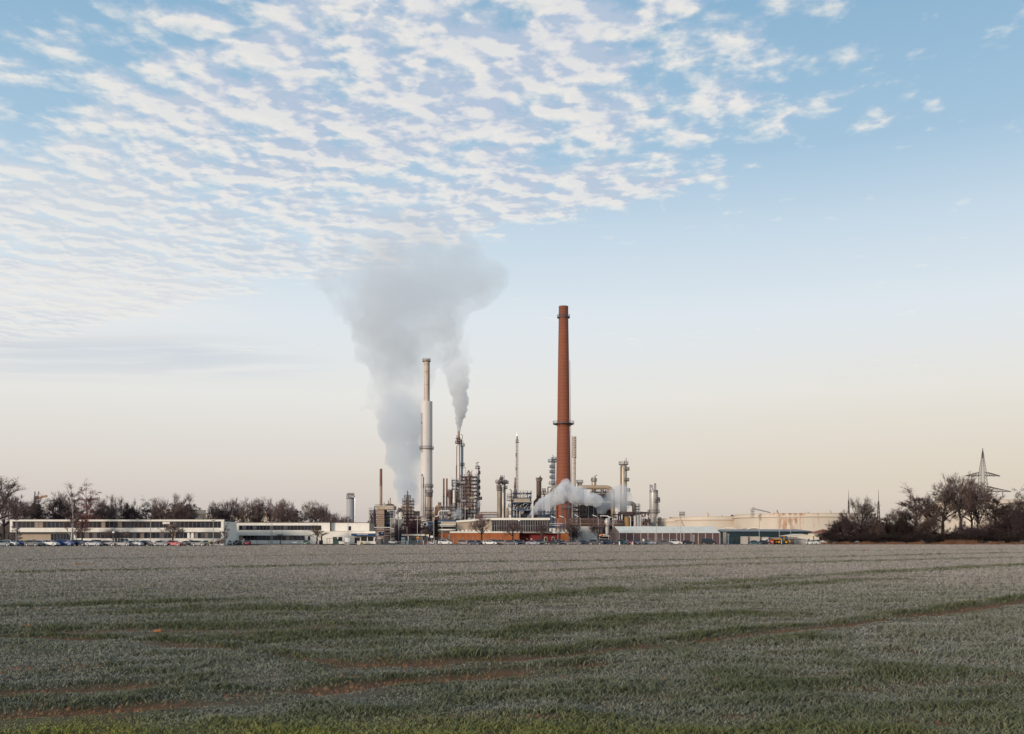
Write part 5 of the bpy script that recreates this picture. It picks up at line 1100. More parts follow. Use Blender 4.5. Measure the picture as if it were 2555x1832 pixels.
box('dark_panel', DKBOX, t, x(1545), x(1600), Y+11, Y+12, 0, z(1281)); box('teal_panel', mat('teal_panel', (.02, .08, .10), .6), t, x(1556), x(1578), Y+3, Y+4, z(1300), z(1283))
for p, w_, tp, bt, mm in ((1541, 3, 1284, 1300, STEELL), (1546, 3, 1286, 1302, STEELL), (1552, 4, 1283, 1300, SILVER)): vessel_v(t, p, w_, tp, bt, Y-1, mm)
for cx, w_, tp, mm, lb in ((1565, 14, 1289.5, YTANK, 'ochre yellow upright tank behind the tent hall roof'), (1585.5, 10, 1287, STEELL, 'pale grey upright tank right of the ochre tank'), (1593.5, 8, 1286, mat('light_grey_tank', (.45, .44, .44), .5, .2), 'light grey upright tank, right one of the pair beside the ochre tank')):
    Y = 480; t = thing('upright_tank', lb, 'tank', (x(cx), Y, 0), 'upright tanks behind the tent hall'); MB().lathe(x(cx), Y, [(SZ(w_/2, Y), 0), (SZ(w_/2, Y), z(tp+1)), (SZ(w_/2-.8, Y), z(tp)), (.1, z(tp-.5))], 22).build('shell', mm, t, smooth=True); MB().tube([(x(cx+w_/2+.8), Y-1, 0), (x(cx+w_/2+.8), Y-1, z(tp+1)), (x(cx+w_/4), Y-1, z(tp-1.6))], .22, 7).build('pipe', WPIPE, t)
t = frame_tower('stair_tower', 'light lattice stair tower between the tanks and the hopper column', 'steelwork', 1587, 1595, 1257, 570, 4, (1264, 1271, 1279), STEELL, STEELL, nbx=1, group='steel structures')
column('hopper_column', 'grey hopper shaped column with side landings at the right end of the plant', 'column', 1631, 21, 1220, 560, SILVER, [(1252.5, 5.5, -90, 70), (1248, 5, -60, 60), (1279, 5)], taper=[(1357, 14), (1290, 14), (1281, 21), (1223, 21)], lad=1, pipes=[(12.5, .6, 1256, 1281, STEEL), (-11.5, .6, 1270, 1282, STEELR)], group=GT, vents=False)
Y = 560; t = thing('vent_pipes', 'thin bent vent pipes on top of the grey hopper column', 'pipes', (x(1631), Y, z(1222)))
for a, tp, l_ in ((1622, 1209, 2), (1628, 1211, -3), (1633, 1206, 3), (1636, 1207, -2)): MB().tube([(x(a), Y, z(1224)), (x(a), Y, z(tp)), (x(a+l_), Y, z(tp+1)), (x(a+l_), Y, z(tp+6))], .3, 7).build('pipe', STEELL, t)
Y = 550; t = thing('piping', 'tangle of valves and pipes left of the hopper column base', 'pipes', (x(1610), Y, 0))
rr_ = random.Random(5)
for k in range(14):
    a = rr_.uniform(1600, 1622); b_ = rr_.uniform(1284, 1312); MB().tube([(x(a), Y, z(b_)), (x(a), Y, z(b_-5)), (x(a+rr_.uniform(-3, 3)), Y, z(b_-rr_.uniform(5, 9)))], rr_.uniform(.25, .6), 7).build('pipe', rr_.choice([STEEL, STEELL, STEELR, BLACK]), t)
MB().box(x(1599), x(1623), Y+2, Y+2.5, 0, z(1296)).build('panel', STEELR, t); MB().box(x(1598), x(1624), Y-.5, Y+2, 0, z(1312)).build('plinth', CONC, t)
# structures hugging the brick chimney foot
t = frame_tower('steel_structure', 'steel frame with a walkway against the foot of the brick chimney', 'steelwork', 1404, 1426, 1252, 575, 6, (1254, 1270), STEEL, STEELL, nbx=3, group='steel structures')
Y = 560; t = thing('white_mast', 'white painted pipe mast right of the brick chimney foot', 'pipe', (x(1428), Y, 0)); MB().cyl((x(1428), Y, 0), (x(1428), Y, z(1256)), SZ(1.5, Y), n=10).build('pipe', WPIPE, t)
t = frame_tower('steel_structure', 'dark blue steel frames under the drifting steam left of the brick chimney', 'steelwork', 1344, 1385, 1272, 540, 12, (1278, 1287, 1298, 1308), BLUE, STEELL, nbx=5, group='steel structures'); Y = 540
for k in range(8): vessel_v(t, 1347+k*5, 3, 1276+(k*5 % 8), 1300, Y+3, [STEEL, BLUE, STEELL, DKBOX][k % 4])
box('back_panel', DKBOX, t, x(1344), x(1386), Y+12, Y+13, 0, z(1282))
rack('pipe_rack', 'pale pipe rack between the orange hall and the brick chimney', 1372, 1400, 420, (1308, 1316, 1323), [(1307, .9, WPIPE, 0), (1311, .9, WPIPE, 1), (1315, .8, BLUES, 2), (1319, 1, WPIPE, 0), (1322, .9, STEELL, 1)], bay=4, mtl=BLUE)
Y = 380; t = thing('white_machinery_hall', 'low white hall with dark ledge right behind the orange hall', 'building', (x(1400), Y, 0)); box('wall', WHITE, t, x(1372), x(1426), Y, Y+12, 0, z(1318.5)); box('roof', STEEL, t, x(1384), x(1427), Y-.5, Y+12, z(1318.5), z(1316.5)); box('column_wall', DKBOX, t, x(1427), x(1438), Y-5, Y+12, 0, z(1310))
for k in range(5): MB().bar((x(1376+k*10), Y-.3, 0), (x(1376+k*10), Y-.3, z(1318.5)), .3).build('rib', STEELL, t)
# low clutter belts behind the hall roofs
rack('pipe_rack', 'dark pipe rack behind the annexe with blue beams', 1066, 1100, 470, (1303, 1309, 1316, 1324), [(1302, .8, STEELL, 0), (1306, 1, BLUES, 1), (1311, 1, STEEL, 0), (1315, .9, BLUE, 2), (1320, 1.2, BLUE, 0)], mtl=BLUE)
rack('pipe_rack', 'red brown pipe rack beneath the white stack', 1030, 1066, 500, (1290, 1296, 1303), [(1289, .8, STEELL, 0), (1293, .9, STEELR, 1), (1297, .9, WPIPE, 0), (1301, 1, RUST, 1), (1306, 1, STEEL, 0)])
Y = 400; t = thing('white_frame_building', 'small dark glazed cabin with a thick white frame near the white stack', 'cabin', (x(1061), Y, 0)); box('body', GLASSB, t, x(1057.5), x(1064.5), Y+.3, Y+5, z(1312), z(1305)); m = MB().box(x(1056.3), x(1057.5), Y, Y+5, z(1313.3), z(1303.8)).box(x(1064.5), x(1065.7), Y, Y+5, z(1313.3), z(1303.8)).box(x(1057.5), x(1064.5), Y, Y+5, z(1305), z(1303.8)).box(x(1057.5), x(1064.5), Y, Y+5, z(1313.3), z(1312)); m.build('frame', WPAINT, t)
for p in (1058, 1064): MB().bar((x(p), Y+1, 0), (x(p), Y+1, z(1313.2)), .3).build('leg', STEELL, t)
# silo on the left
Y = 460; column('silo', 'tall free standing aluminium silo behind the bare trees left of the furnace', 'silo', 874.5, 19.5, 1240, 460, mat('silo_aluminium', (.34, .34, .35), .55, .0, var=.08, scale=.2), [(1243, .7)], dome=True, vents=False, pipes=[(12.3, 1.5, 1241, 1330, mat('bright_pipe', (.6, .6, .62), .35, .4))], lad=0)
t = thing('silo_filter', 'pair of small filter heads on top of the aluminium silo', 'filter', (x(874), Y, z(1240)))
for a in (869.5, 878.5): MB().cyl((x(a), Y, z(1240.5)), (x(a), Y, z(1233)), SZ(1.7, Y), n=10).build('drum', STEELL, t); MB().cyl((x(a)-.7, Y, z(1232.6)), (x(a)+.9, Y, z(1232.6)), .5, n=8).build('motor', STEELL, t)
m = MB()
for k in range(9): m.bar((x(866+k*2.2), Y-2.5, z(1240.6)), (x(866+k*2.2), Y-2.5, z(1237)), .06)
m.bar((x(866), Y-2.5, z(1237)), (x(884), Y-2.5, z(1237)), .1); m.build('railing', STEELL, t)
# ---- tank farm
t_ = NT(TANKR.node_tree); pb = TANKR.node_tree.nodes['Principled BSDF']; old = pb.inputs['Base Color'].links[0].from_socket
co_ = t_.new('ShaderNodeTexCoord').outputs['Object']; a_, b__, c_ = t_.sep(co_)
k1 = t_.m('MULTIPLY', t_.m('MULTIPLY', t_.mapr(a_, -23, -20), t_.mapr(a_, -12, -13)), t_.m('MULTIPLY', t_.mapr(c_, 3.5, 7.5), t_.mapr(c_, 13.0, 11.8)))
k2 = t_.m('MULTIPLY', t_.m('MULTIPLY', t_.mapr(a_, -27, -22), t_.mapr(a_, -9, -10.5)), t_.mapr(c_, 13.2, 13.9))
rn = t_.noise(t_.vec(a_, 0, t_.m('MULTIPLY', c_, .22)), .75, 5, .7); k_ = t_.m('MULTIPLY', t_.m('MAXIMUM', k1, k2), t_.m('MULTIPLY', t_.mapr(rn, .40, .58), .85)); k_ = t_.m('MULTIPLY', k_, t_.m('LESS_THAN', b__, 0.0))
t_.put(pb.inputs['Base Color'], t_.mix(k_, old, (.34, .15, .055, 1)))
def tank(label, pl, pr, top, Y, mtl=TANK, rim=True, stairs=False, wobble=()):
    r = (X(pr, Y)-X(pl, Y))/2; xc = (X(pr, Y)+X(pl, Y))/2; yc = Y+r; zt = Z(top, Y); t = thing('storage_tank', label, 'tank', (xc, yc, 0), 'storage tanks of the tank farm')
    MB().lathe(xc, yc, [(r, 0), (r, zt)], 72).build('shell', mtl, t, smooth=True); MB().lathe(xc, yc, [(r-.3, zt-.9), (r-2, zt-1.2), (.1, zt-.6)], 48).build('floating_roof', ROOFG, t)
    if rim: MB().lathe(xc, yc, [(r, zt-1.9), (r+.9, zt-1.9), (r+.9, zt-1.5), (r, zt-1.5)], 72).build('wind_girder', mtl, t); MB().lathe(xc, yc, [(r, zt-.05), (r+.25, zt-.05), (r+.25, zt+.12), (r-.2, zt+.12), (r-.2, zt-.05)], 72).build('rim', mtl, t)
    for k, (p, h_) in enumerate(wobble):
        a = math.asin(max(-1, min(1, (X(p, Y)-xc)/r))); q_ = (xc+r*math.sin(a), yc-r*math.cos(a)); MB().cyl((q_[0], q_[1]+1, zt), (q_[0], q_[1]+1, zt+h_), 1.4, .5, 10).build('vent_hood', mtl, t)
    if stairs:
        m = MB(); n = 18
        for k in range(n):
            a0 = -2.6+k*.02; a1 = a0+.02; P = lambda a, zz_: (xc+(r+.6)*math.cos(a), yc+(r+.6)*math.sin(a), zz_)
            m.bar(P(a0, zt*(1-k/n)), P(a1, zt*(1-(k+1)/n)), .6)
        m.build('stairs', mtl, t)
    return t, xc, yc, r, zt
Y = 540; tank('low cream storage tank peeping out right of the hopper column', 1630, 1760, 1294, 560, wobble=((1650, 1.0),))
tank('wide cream storage tank with a clean wall, left of the rusty one', 1690, 1908, 1289, 545, stairs=True, wobble=((1766, 2.4), (1800, .8)))
_, xc, yc, r, zt = tank('widest cream storage tank with rust stains below its rim', 1876, 2240, 1280.5, 500, TANKR, wobble=((1948, 2.0), (2017, .9), (2071, 1.6)))
tank('cream storage tank half hidden behind the bare trees, right of the widest tank', 2316, 2394, 1281, 600)
tank('tall cream storage tank at the far right behind the pylon', 2388, 2640, 1247, 520)
tank('tall beige storage tank behind the tall bare trees on the left', 368, 492, 1272, 520); tank('low beige storage tank in the gap between the two tree groups', 489, 566, 1281, 600)
tank('beige storage tank behind the second tree group, left of its pair', 566, 640, 1283, 520); tank('beige storage tank behind the second tree group, right of its pair', 648, 732, 1275, 520)
Yt = 508; t = thing('tank_stairhead', 'stair head with folding gangway on the left rim of the widest tank', 'gangway', (X(1878, Yt), Yt, Z(1285, Yt)))
m = MB()
for a in (1874, 1877.5, 1881): m.bar((X(a, Yt), Yt, Z(1293, Yt)), (X(a, Yt), Yt, Z(1265, Yt) if a != 1874 else Z(1270, Yt)), .2)
for py in (1283, 1277, 1271): m.bar((X(1873, Yt), Yt, Z(py, Yt)), (X(1883, Yt), Yt, Z(py, Yt)), .25)
m.build('frame', STEEL, t); m = MB(); m.bar((X(1882, Yt), Yt, Z(1268.5, Yt)), (X(1932, Yt), Yt+8, Z(1277.6, Yt)), .16); m.bar((X(1882, Yt), Yt, Z(1271.5, Yt)), (X(1932, Yt), Yt+8, Z(1278.6, Yt)), .16)
for k in range(9): s_ = k/8; m.bar((X(1882+50*s_, Yt), Yt+8*s_, Z(1268.5+9.1*s_, Yt)), (X(1882+50*min(1, s_+.06), Yt), Yt+8*s_, Z(1271.5+7.1*s_, Yt)), .15)
m.build('gangway', STEEL, t)
Yt = 552; t = thing('tank_stairhead', 'small railed stair head on the left rim of the clean cream tank', 'gangway', (X(1702, Yt), Yt, Z(1290, Yt))); m = MB()
for a in (1696, 1699, 1702, 1705, 1708): m.bar((X(a, Yt), Yt, Z(1288, Yt)), (X(a, Yt), Yt, Z(1275+(int(a) % 3)*1.5, Yt)), .28)
for py in (1283, 1279): m.bar((X(1695, Yt), Yt, Z(py, Yt)), (X(1709, Yt), Yt, Z(py, Yt)), .22)
m.build('frame', STEEL, t); MB().box(X(1695, Yt), X(1709, Yt), Yt-1, Yt+1, Z(1284.3, Yt), Z(1283.4, Yt)).build('deck', STEEL, t)
# far roof humps between shed and tanks
Y = 420
for p0, p1, pt, mm, lb in ((1790, 1848, 1317, CREAM, 'low cream vaulted roof hall behind the left end of the teal shed'), (1850, 1912, 1318, RUSTL, 'low brown vaulted roof hall behind the middle of the teal shed')):
    n = 12; P = [(x(p0), 0)]+[(x(p0+(p1-p0)*k/n), z(1328-(1328-pt)*math.sin(PI*k/n))) for k in range(n+1)]+[(x(p1), 0)]
    t = thing('vaulted_hall', lb, 'building', (x((p0+p1)/2), Y, 0)); MB().prism([(a, b_) for a, b_ in P], Y, Y+14).build('wall', mm, t)
    MB().tube([(a, Y-.1, b_+.1) for a, b_ in P[1:-1]], .25, 5).build('roof_edge', FASC, t)
# ================================================================== PYLON, MASTS, LAMPS
def lattice(m, x_, y_, z0, z1, w0, w1, n, t=.14):
    c0 = [(-1, -1), (1, -1), (1, 1), (-1, 1)]
    def P(k, s_): w_ = w0+(w1-w0)*s_; return (x_+c0[k][0]*w_/2, y_+c0[k][1]*w_/2, z0+(z1-z0)*s_)
    for i in range(n):
        a, b_ = i/n, (i+1)/n
        for k in range(4):
            m.bar(P(k, a), P(k, b_), t); m.bar(P(k, a), P((k+1) % 4, b_), t*.6); m.bar(P((k+1) % 4, a), P(k, b_), t*.6)
Y = 440.0; t = thing('pylon', 'tall lattice electricity pylon with two cross arms above the bare trees', 'pylon', (X(2452, Y), Y, 0)); xc = X(2452, Y)
PY = mat('pylon_steel', (.10, .075, .070), .7, .2, var=.2)
m = MB(); lattice(m, xc, Y, 0, Z(1226, Y), 6.4, 3.0, 8, .17); lattice(m, xc, Y, Z(1226, Y), Z(1180, Y), 3.0, 2.4, 5, .14); lattice(m, xc, Y, Z(1180, Y), Z(1140, Y), 2.4, .8, 6, .12); m.bar((xc, Y, Z(1142, Y)), (xc, Y, Z(1119, Y)), .3); lattice(m, xc, Y, Z(1140, Y), Z(1126, Y), .9, .35, 3, .12)
m.build('mast', PY, t)
for py, L_, rise in ((1187.5, 43, 9), (1226.5, 70, 13)):
    m = MB()
    for s_ in (-1, 1):
        xe = xc+s_*SZ(L_ if not (s_ < 0 and L_ > 50) else 55, Y); x0 = xc+s_*1.4; zb = Z(py, Y); zt = Z(py-rise, Y)
        for dy in (-1.2, 1.2):
            m.bar((x0, Y+dy, zb), (xe, Y, zb-.1), .26); m.bar((x0, Y+dy, zt), (xe, Y, zb), .24)
            for k in range(1, 6): q_ = k/6; m.bar((x0+(xe-x0)*q_, Y+dy*(1-q_), zb), (x0+(xe-x0)*q_, Y+dy*(1-q_), zt+(zb-zt)*q_), .12); m.bar((x0+(xe-x0)*(q_-1/6), Y+dy*(1-q_), zb), (x0+(xe-x0)*q_, Y+dy*(1-q_), zt+(zb-zt)*q_), .1)
    m.build('cross_arm', PY, t)
for a, py, l_ in ((2494, 1187.6, 2), (2480, 1187.6, 2), (2502, 1227, 14), (2416, 1227, 14), (2425, 1187.6, 2)): MB().cyl((X(a, Y), Y, Z(py, Y)), (X(a, Y), Y, Z(py+l_, Y)), .16, n=6).build('insulator', PY, t)
for cx, tp, ms, w_, lb in ((2117.5, 1223.5, 1249, 3.6, 'slim lattice mast with a long spike, left of the small bare tree'), (2192, 1222, 1251, 7, 'wider lattice mast with a long spike above the dark bushes')):
    Y = 520; t = thing('lightning_mast', lb, 'mast', (X(cx, Y), Y, 0), 'lattice masts above the bushes'); m = MB(); lattice(m, X(cx, Y), Y, 0, Z(ms, Y), SZ(w_, Y)*1.6, .4, 9, .2); m.build('mast', PY, t); MB().cyl((X(cx, Y), Y, Z(ms+1, Y)), (X(cx, Y), Y, Z(tp, Y)), .16, .06, 6).build('spike', PY, t)
Y = 420; t = thing('substation_portal', 'twin pole line portal rising behind the conifer on the left', 'pylon', (X(92, Y), Y, 0)); m = MB()
m.bar((X(86.5, Y), Y, 0), (X(87, Y), Y, Z(1226, Y)), .3); m.bar((X(96, Y), Y, 0), (X(96.3, Y), Y, Z(1226, Y)), .2); m.bar((X(86, Y), Y, 0), (X(87, Y), Y, Z(1240, Y)), .7); m.build('pole', PY, t)
m = MB()
for a, b_ in (((87, 1226), (84, 1245)), ((87, 1226), (94, 1243)), ((96.3, 1226), (92, 1242)), ((96.3, 1226), (101, 1236))): m.bar((X(a[0], Y), Y, Z(a[1], Y)), (X(b_[0], Y), Y, Z(b_[1], Y)), .12)
m.build('stay', PY, t)
MB().tube([(X(89, Y), Y, Z(1242, Y)), (X(97, Y), Y, Z(1241, Y))], .7, 6).build('drum', STEEL, t); MB().bar((X(97, Y), Y, Z(1241.5, Y)), (X(117, Y), Y, Z(1238, Y)), 1.0).build('orange_jib', mat('orange_jib', (.42, .22, .10), .6), t)
def lamp(px, top, Y_, label, kind=0):
    t = thing('lamp_post', label, 'lamp post', (X(px, Y_), Y_, 0), 'slender lamp posts'); zt = Z(top, Y_)
    MB().cyl((X(px, Y_), Y_, 0), (X(px, Y_), Y_, zt), .11, .07, 8).build('pole', STEELL if kind != 2 else STEEL, t)
    if kind == 0: MB().box(X(px, Y_)-.45, X(px, Y_)+.45, Y_-.3, Y_+.3, zt, zt+.16).build('lamp_head', STEEL, t)
    elif kind == 1:
        for s_, w_ in ((-1, 2.4), ): MB().tube([(X(px, Y_), Y_, zt), (X(px, Y_)+s_*.5, Y_, zt+.35), (X(px, Y_)+s_*1.1, Y_, zt+.45)], .06, 6).build('arm', STEELL, t); MB().prism([(X(px, Y_)+s_*.8, zt+.4), (X(px, Y_)+s_*w_, zt+1.0), (X(px, Y_)+s_*w_, zt+1.25), (X(px, Y_)+s_*.8, zt+.65)], Y_-.2, Y_+.2).build('lamp_head', WPAINT, t)
    else: MB().lathe(X(px, Y_), Y_, [(.05, zt), (.35, zt+.1), (.35, zt+.4), (.1, zt+.6)], 12).build('lamp_head', WPAINT, t, smooth=True)
lamp(40.5, 1298, 250, 'lamp post at the left end of the long office block')
lamp(375.5, 1297, 262, 'lamp post in front of the middle of the long office block')
lamp(532.5, 1300, 262, 'lamp post near the right end of the long office block')
lamp(676, 1303, 290, 'left one of the close pair of lamp posts before the gate building'); lamp(679.2, 1303, 291, 'right one of the close pair of lamp posts before the gate building')
lamp(868.3, 1292, 288, 'lamp post in front of the single upper window of the gate building')
lamp(995, 1292, 320, 'lamp post before the white gas tank'); lamp(1015.6, 1316, 322, 'short lamp post behind the barrier'); lamp(1041.6, 1286, 316, 'lamp post rising from the gatehouse roof in front of the dark bush')
lamp(1082.5, 1298, 314, 'thick pale lamp post beside the dark conifer', 0); lamp(1160.5, 1262, 340, 'tall post standing in front of the sloping hall roof')
lamp(1295.5, 1301, 324, 'post with a round white head before the glass front', 2); lamp(1392, 1296, 325, 'lamp post with a tilted white head right of the glass front', 1)
lamp(1410.5, 1294, 400, 'tilted floodlight before the brick chimney foot', 1); lamp(1448, 1292, 402, 'tilted floodlight right of the brick chimney foot', 1); lamp(1493, 1292, 404, 'tilted floodlight over the round tank', 1); lamp(1530, 1295, 380, 'tilted floodlight at the gable of the tent hall', 1)
lamp(1638.5, 1306, 306, 'thin dark post over the left part of the tent roof', 0); lamp(1698.5, 1288, 306, 'thin lamp post over the middle of the tent roof', 0)
lamp(1894.5, 1288, 330, 'lamp post in front of the rusty tank, left of three', 0); lamp(1944.5, 1288, 340, 'lamp post in front of the rusty tank, middle of three', 0); lamp(1972.5, 1283, 330, 'lamp post in front of the rusty tank, right of three', 0)
lamp(283.5, 1331, 258, 'short post with a white head before the office block', 2); lamp(1103, 1300, 300, 'dark thin post by the white car at the annexe', 0)
# ================================================================== TREES
RNG = random.Random(11)
def tree_mesh(kind, seed):
    """bare tree of unit-ish size: returns (trunk MB, crown MB), height about 10"""
    R = random.Random(seed); T = MB(); C = MB()
    P = dict(round=dict(fork=.34, n=5, spread=.62, ratio=.72, lev=5, up=.10, r0=.20), tall=dict(fork=.35, n=3, spread=.42, ratio=.72, lev=5, up=.22, r0=.12), bush=dict(fork=.04, n=7, spread=.8, ratio=.68, lev=5, up=.12, r0=.14), slim=dict(fork=.1, n=2, spread=.3, ratio=.7, lev=5, up=.25, r0=.10), weep=dict(fork=.2, n=4, spread=.45, ratio=.72, lev=5, up=.2, r0=.14))[kind]
    lev = P['lev']
    TW = .016 if kind == 'bush' else .0105
    def leaf(p):
        a = Vector((R.gauss(0, 1), R.gauss(0, 1), R.gauss(0, 1))).normalized()*.10; b_ = a.orthogonal().normalized()*R.uniform(.04, .09); C.quad(p-a*.5, p+b_, p+a*.5, p-b_)
    def twig(p, d, L):
        q_ = p+d*L; a = d.orthogonal().normalized()*TW; b_ = d.cross(a).normalized()*TW
        i = len(C.v); C.v += [tuple(p+a), tuple(p-a*.5+b_), tuple(p-a*.5-b_), tuple(q_)]; C.f += [(i, i+1, i+3), (i+1, i+2, i+3), (i+2, i, i+3)]
    def grow(p, d, L, r, k):
        n = 3; pts = [p]; dd = d.copy()
        for s_ in range(n):
            dd = (dd+Vector((R.gauss(0, .13), R.gauss(0, .13), R.gauss(0, .08)+(P['up']*.3 if k < 4 else (-.25 if kind == 'weep' else 0))))).normalized(); pts.append(pts[-1]+dd*L/n)
        if k <= 2: T.tube(pts, [r*(1-.4*s_/n) for s_ in range(n+1)], 5)
        elif k <= 3: C.tube(pts, [max(.018, r*(1-.5*s_/n)) for s_ in range(n+1)], 3)
        else:
            for s_ in range(n): C.cyl(pts[s_], pts[s_+1], .016, .011, 3, False)
        if k == lev:
            for s_ in range(13 if kind == 'round' else 10):
                q_ = pts[R.randint(0, n)]; e = (dd+Vector((R.gauss(0, .7), R.gauss(0, .7), R.gauss(.15, .5)-(1.3 if kind == 'weep' else 0)))).normalized(); twig(q_, e, L*R.uniform(.5, 1.1))
                if kind == 'bush': leaf(q_+e*L*R.random()); leaf(q_+e*L*R.random()*.8+Vector((R.gauss(0, .1), R.gauss(0, .1), R.gauss(0, .1))))
            return
        m_ = P['n'] if k == 0 else (3 if k < 3 else R.choice((3, 4)))
        for j in range(m_):
            s_ = 1 if j == 0 else R.uniform(.35, 1); q_ = pts[min(n, int(s_*n+.5))]; sp = P['spread']*(.35 if j == 0 else 1)
            ph = 2*PI*(j+R.random()*.7)/m_; a = dd.orthogonal().normalized(); b_ = dd.cross(a)
            e = (dd*math.cos(sp)+(a*math.cos(ph)+b_*math.sin(ph))*math.sin(sp)*R.uniform(.7, 1.25)+Vector((0, 0, P['up']))).normalized()
            grow(q_, e, L*P['ratio']*R.uniform(.8, 1.15), r*(.68 if j == 0 else .52), k+1)
    L0 = 10*P['fork']
    T.tube([(0, 0, -.3), (0, 0, L0*.4), (R.gauss(0, .1), R.gauss(0, .1), L0)], [P['r0']*1.35, P['r0']*1.1, P['r0']], 7)
    top = Vector((0, 0, L0))
    if kind in ('tall', 'slim', 'weep'):
        # leader with side limbs all the way up
        H = 8.4; k = 0; z_ = L0
        T.tube([(0, 0, L0), (.15, .1, L0+(H-L0)*.5), (.1, -.1, H)], [P['r0'], P['r0']*.6, P['r0']*.22], 6)
        nb = 15 if kind != 'slim' else 11
        for j in range(nb):
            s_ = j/nb; zz_ = L0+(H-L0)*s_; ph = j*2.4+R.random(); sp = R.uniform(.35, .75) if kind != 'slim' else .4; L = (1.25 if kind == 'tall' else 1.5)*(1-.40*s_)*R.uniform(.8, 1.15)
            grow(Vector((.12, 0, zz_)), Vector((math.cos(ph)*math.sin(sp), math.sin(ph)*math.sin(sp), math.cos(sp))), L, P['r0']*.35*(1-.5*s_), 2)
        grow(Vector((.1, -.1, H)), Vector((0, 0, 1)), 1.6, .05, 3)
    else:
        for j in range(P['n']):
            ph = 2*PI*(j+R.random()*.5)/P['n']; sp = R.uniform(.25, 1.0)*(.95 if kind == 'round' else 1.0)
            grow(top*(1 if kind == 'round' else .2), Vector((math.cos(ph)*math.sin(sp), math.sin(ph)*math.sin(sp), math.cos(sp))), (2.15 if kind == 'round' else 3.0)*R.uniform(.85, 1.1), P['r0']*.6, 1)
        grow(top, Vector((R.gauss(0, .1), 0, 1)).normalized(), 2.3 if kind == 'round' else 3.2, P['r0']*.7, 1)
    return T, C
def conifer_mesh(seed):
    R = random.Random(seed); T = MB(); C = MB(); T.tube([(0, 0, -.2), (0, 0, 5), (0, 0, 9.6)], [.2, .12, .03], 6)
    for k in range(46):
        z_ = .8+8.9*(k/46); L = 2.5*(1-z_/10.2)*R.uniform(.75, 1.15)+.15
        for j in range(7):
            ph = R.random()*2*PI; d = Vector((math.cos(ph), math.sin(ph), -.18)).normalized(); e = Vector((0, 0, z_))
            for s_ in range(6):
                p = e+d*(L*s_/6); w_ = .34*(1-s_/8)
                for q_ in range(3):
                    v = Vector((R.gauss(0, 1), R.gauss(0, 1), R.gauss(-.3, .6))).normalized()*w_; u_ = Vector((R.gauss(0, 1), R.gauss(0, 1), R.gauss(0, 1))).normalized()*w_*.5
                    C.quad(p, p+v+u_*.3, p+v*.6-u_)
    return T, C
def norm_mesh(pair):
    T, C = pair; h = max(q_[2] for q_ in C.v); ws = sorted(abs(q_[0]) for q_ in C.v); w_ = ws[int(len(ws)*.92)]
    return T, C, h, w_
PROT = {}
def protos(kind, n):
    if kind not in PROT:
        L = []
        for s_ in range(n):
            T, C, h, w_ = norm_mesh(conifer_mesh(s_+3) if kind == 'conifer' else tree_mesh(kind, 100*len(PROT)+s_*7+5))
            me = []
            for nm, mb in (('trunk', T), ('crown', C)):
                k = bpy.data.meshes.new(nm); k.from_pydata([tuple(a) for a in mb.v], [], mb.f); k.update(); k.materials.append(BARK); me.append(k)
            L.append((me[0], me[1], h, w_))
        PROT[kind] = L
    return PROT[kind]
KC = {}
def tree(name, label, cat, kind, px, top, hw, Y_, var=0, bark=None, crown=None, group=None, rot=None):
    L = protos(kind, {'round': 5, 'tall': 4, 'bush': 4, 'slim': 2, 'weep': 2, 'conifer': 1}[kind]); tm, cm, h, w_ = L[var % len(L)]
    t = thing(name, label, cat, (X(px, Y_), Y_, 0), group); sz = Z(top, Y_)/h; sx = SZ(hw, Y_)/w_*(1.22 if kind in ('round', 'tall') else 1.1)
    t.scale = (sx, sx, sz); t.rotation_euler.z = (KC.setdefault(kind, 0)*2.3 if rot is None else rot) % 6.28; KC[kind] += 1.0
    for nm, me_, mm in (('trunk', tm, bark or BARK), ('crown', cm, crown or TWIG)):
        o = link(bpy.data.objects.new(nm, me_)); o.parent = t; o.material_slots[0].link = 'OBJECT'; o.material_slots[0].material = mm
    return t
ORD = ['first', 'second', 'third', 'fourth', 'fifth', 'sixth', 'seventh', 'eighth', 'ninth', 'tenth', 'eleventh', 'twelfth', 'thirteenth', 'fourteenth', 'fifteenth', 'sixteenth', 'seventeenth', 'eighteenth', 'nineteenth', 'twentieth', 'twenty first', 'twenty second', 'twenty third', 'twenty fourth', 'twenty fifth', 'twenty sixth']
GB = 'bare trees behind the white buildings'
tree('bare_tree', 'large bare tree cut off by the left edge of the picture', 'tree', 'round', -16, 1176, 74, 300, 0, group=GB)
tree('bare_tree', 'round bare tree above the left end of the long office block', 'tree', 'round', 36, 1230, 34, 300, 1, group=GB)
tree('bare_tree', 'smaller bare tree between the edge tree and the left end of the block', 'tree', 'round', 10, 1222, 34, 320, 2, group=GB)
tree('conifer', 'dark conifer below the twin pole portal on the left', 'tree', 'conifer', 90, 1257, 32, 315, 0, crown=NEEDLE)
tree('bare_tree', 'umbrella shaped bare tree rising over the dark round tree', 'tree', 'round', 147, 1217, 27, 322, 3, group=GB)
tree('dense_tree', 'dark dense round tree behind the umbrella shaped one', 'tree', 'bush', 142, 1243, 42, 312, 0, crown=TWIGD, group=GB)
tree('dense_tree', 'dark dense tree right behind the birch', 'tree', 'bush', 170, 1252, 32, 316, 1, crown=TWIGD, group=GB)
tree('dense_tree', 'low dark thicket behind the weeping tree', 'tree', 'bush', 208, 1262, 30, 318, 2, crown=TWIGD, group=GB)
tree('birch_tree', 'slender white stemmed birch in front of the office block', 'tree', 'slim', 178, 1200, 22, 262, 0, BARKW, TWIG)
tree('weeping_tree', 'tall red brown weeping tree right of the birch', 'tree', 'weep', 214, 1194, 24, 300, 0, crown=TWIGR)
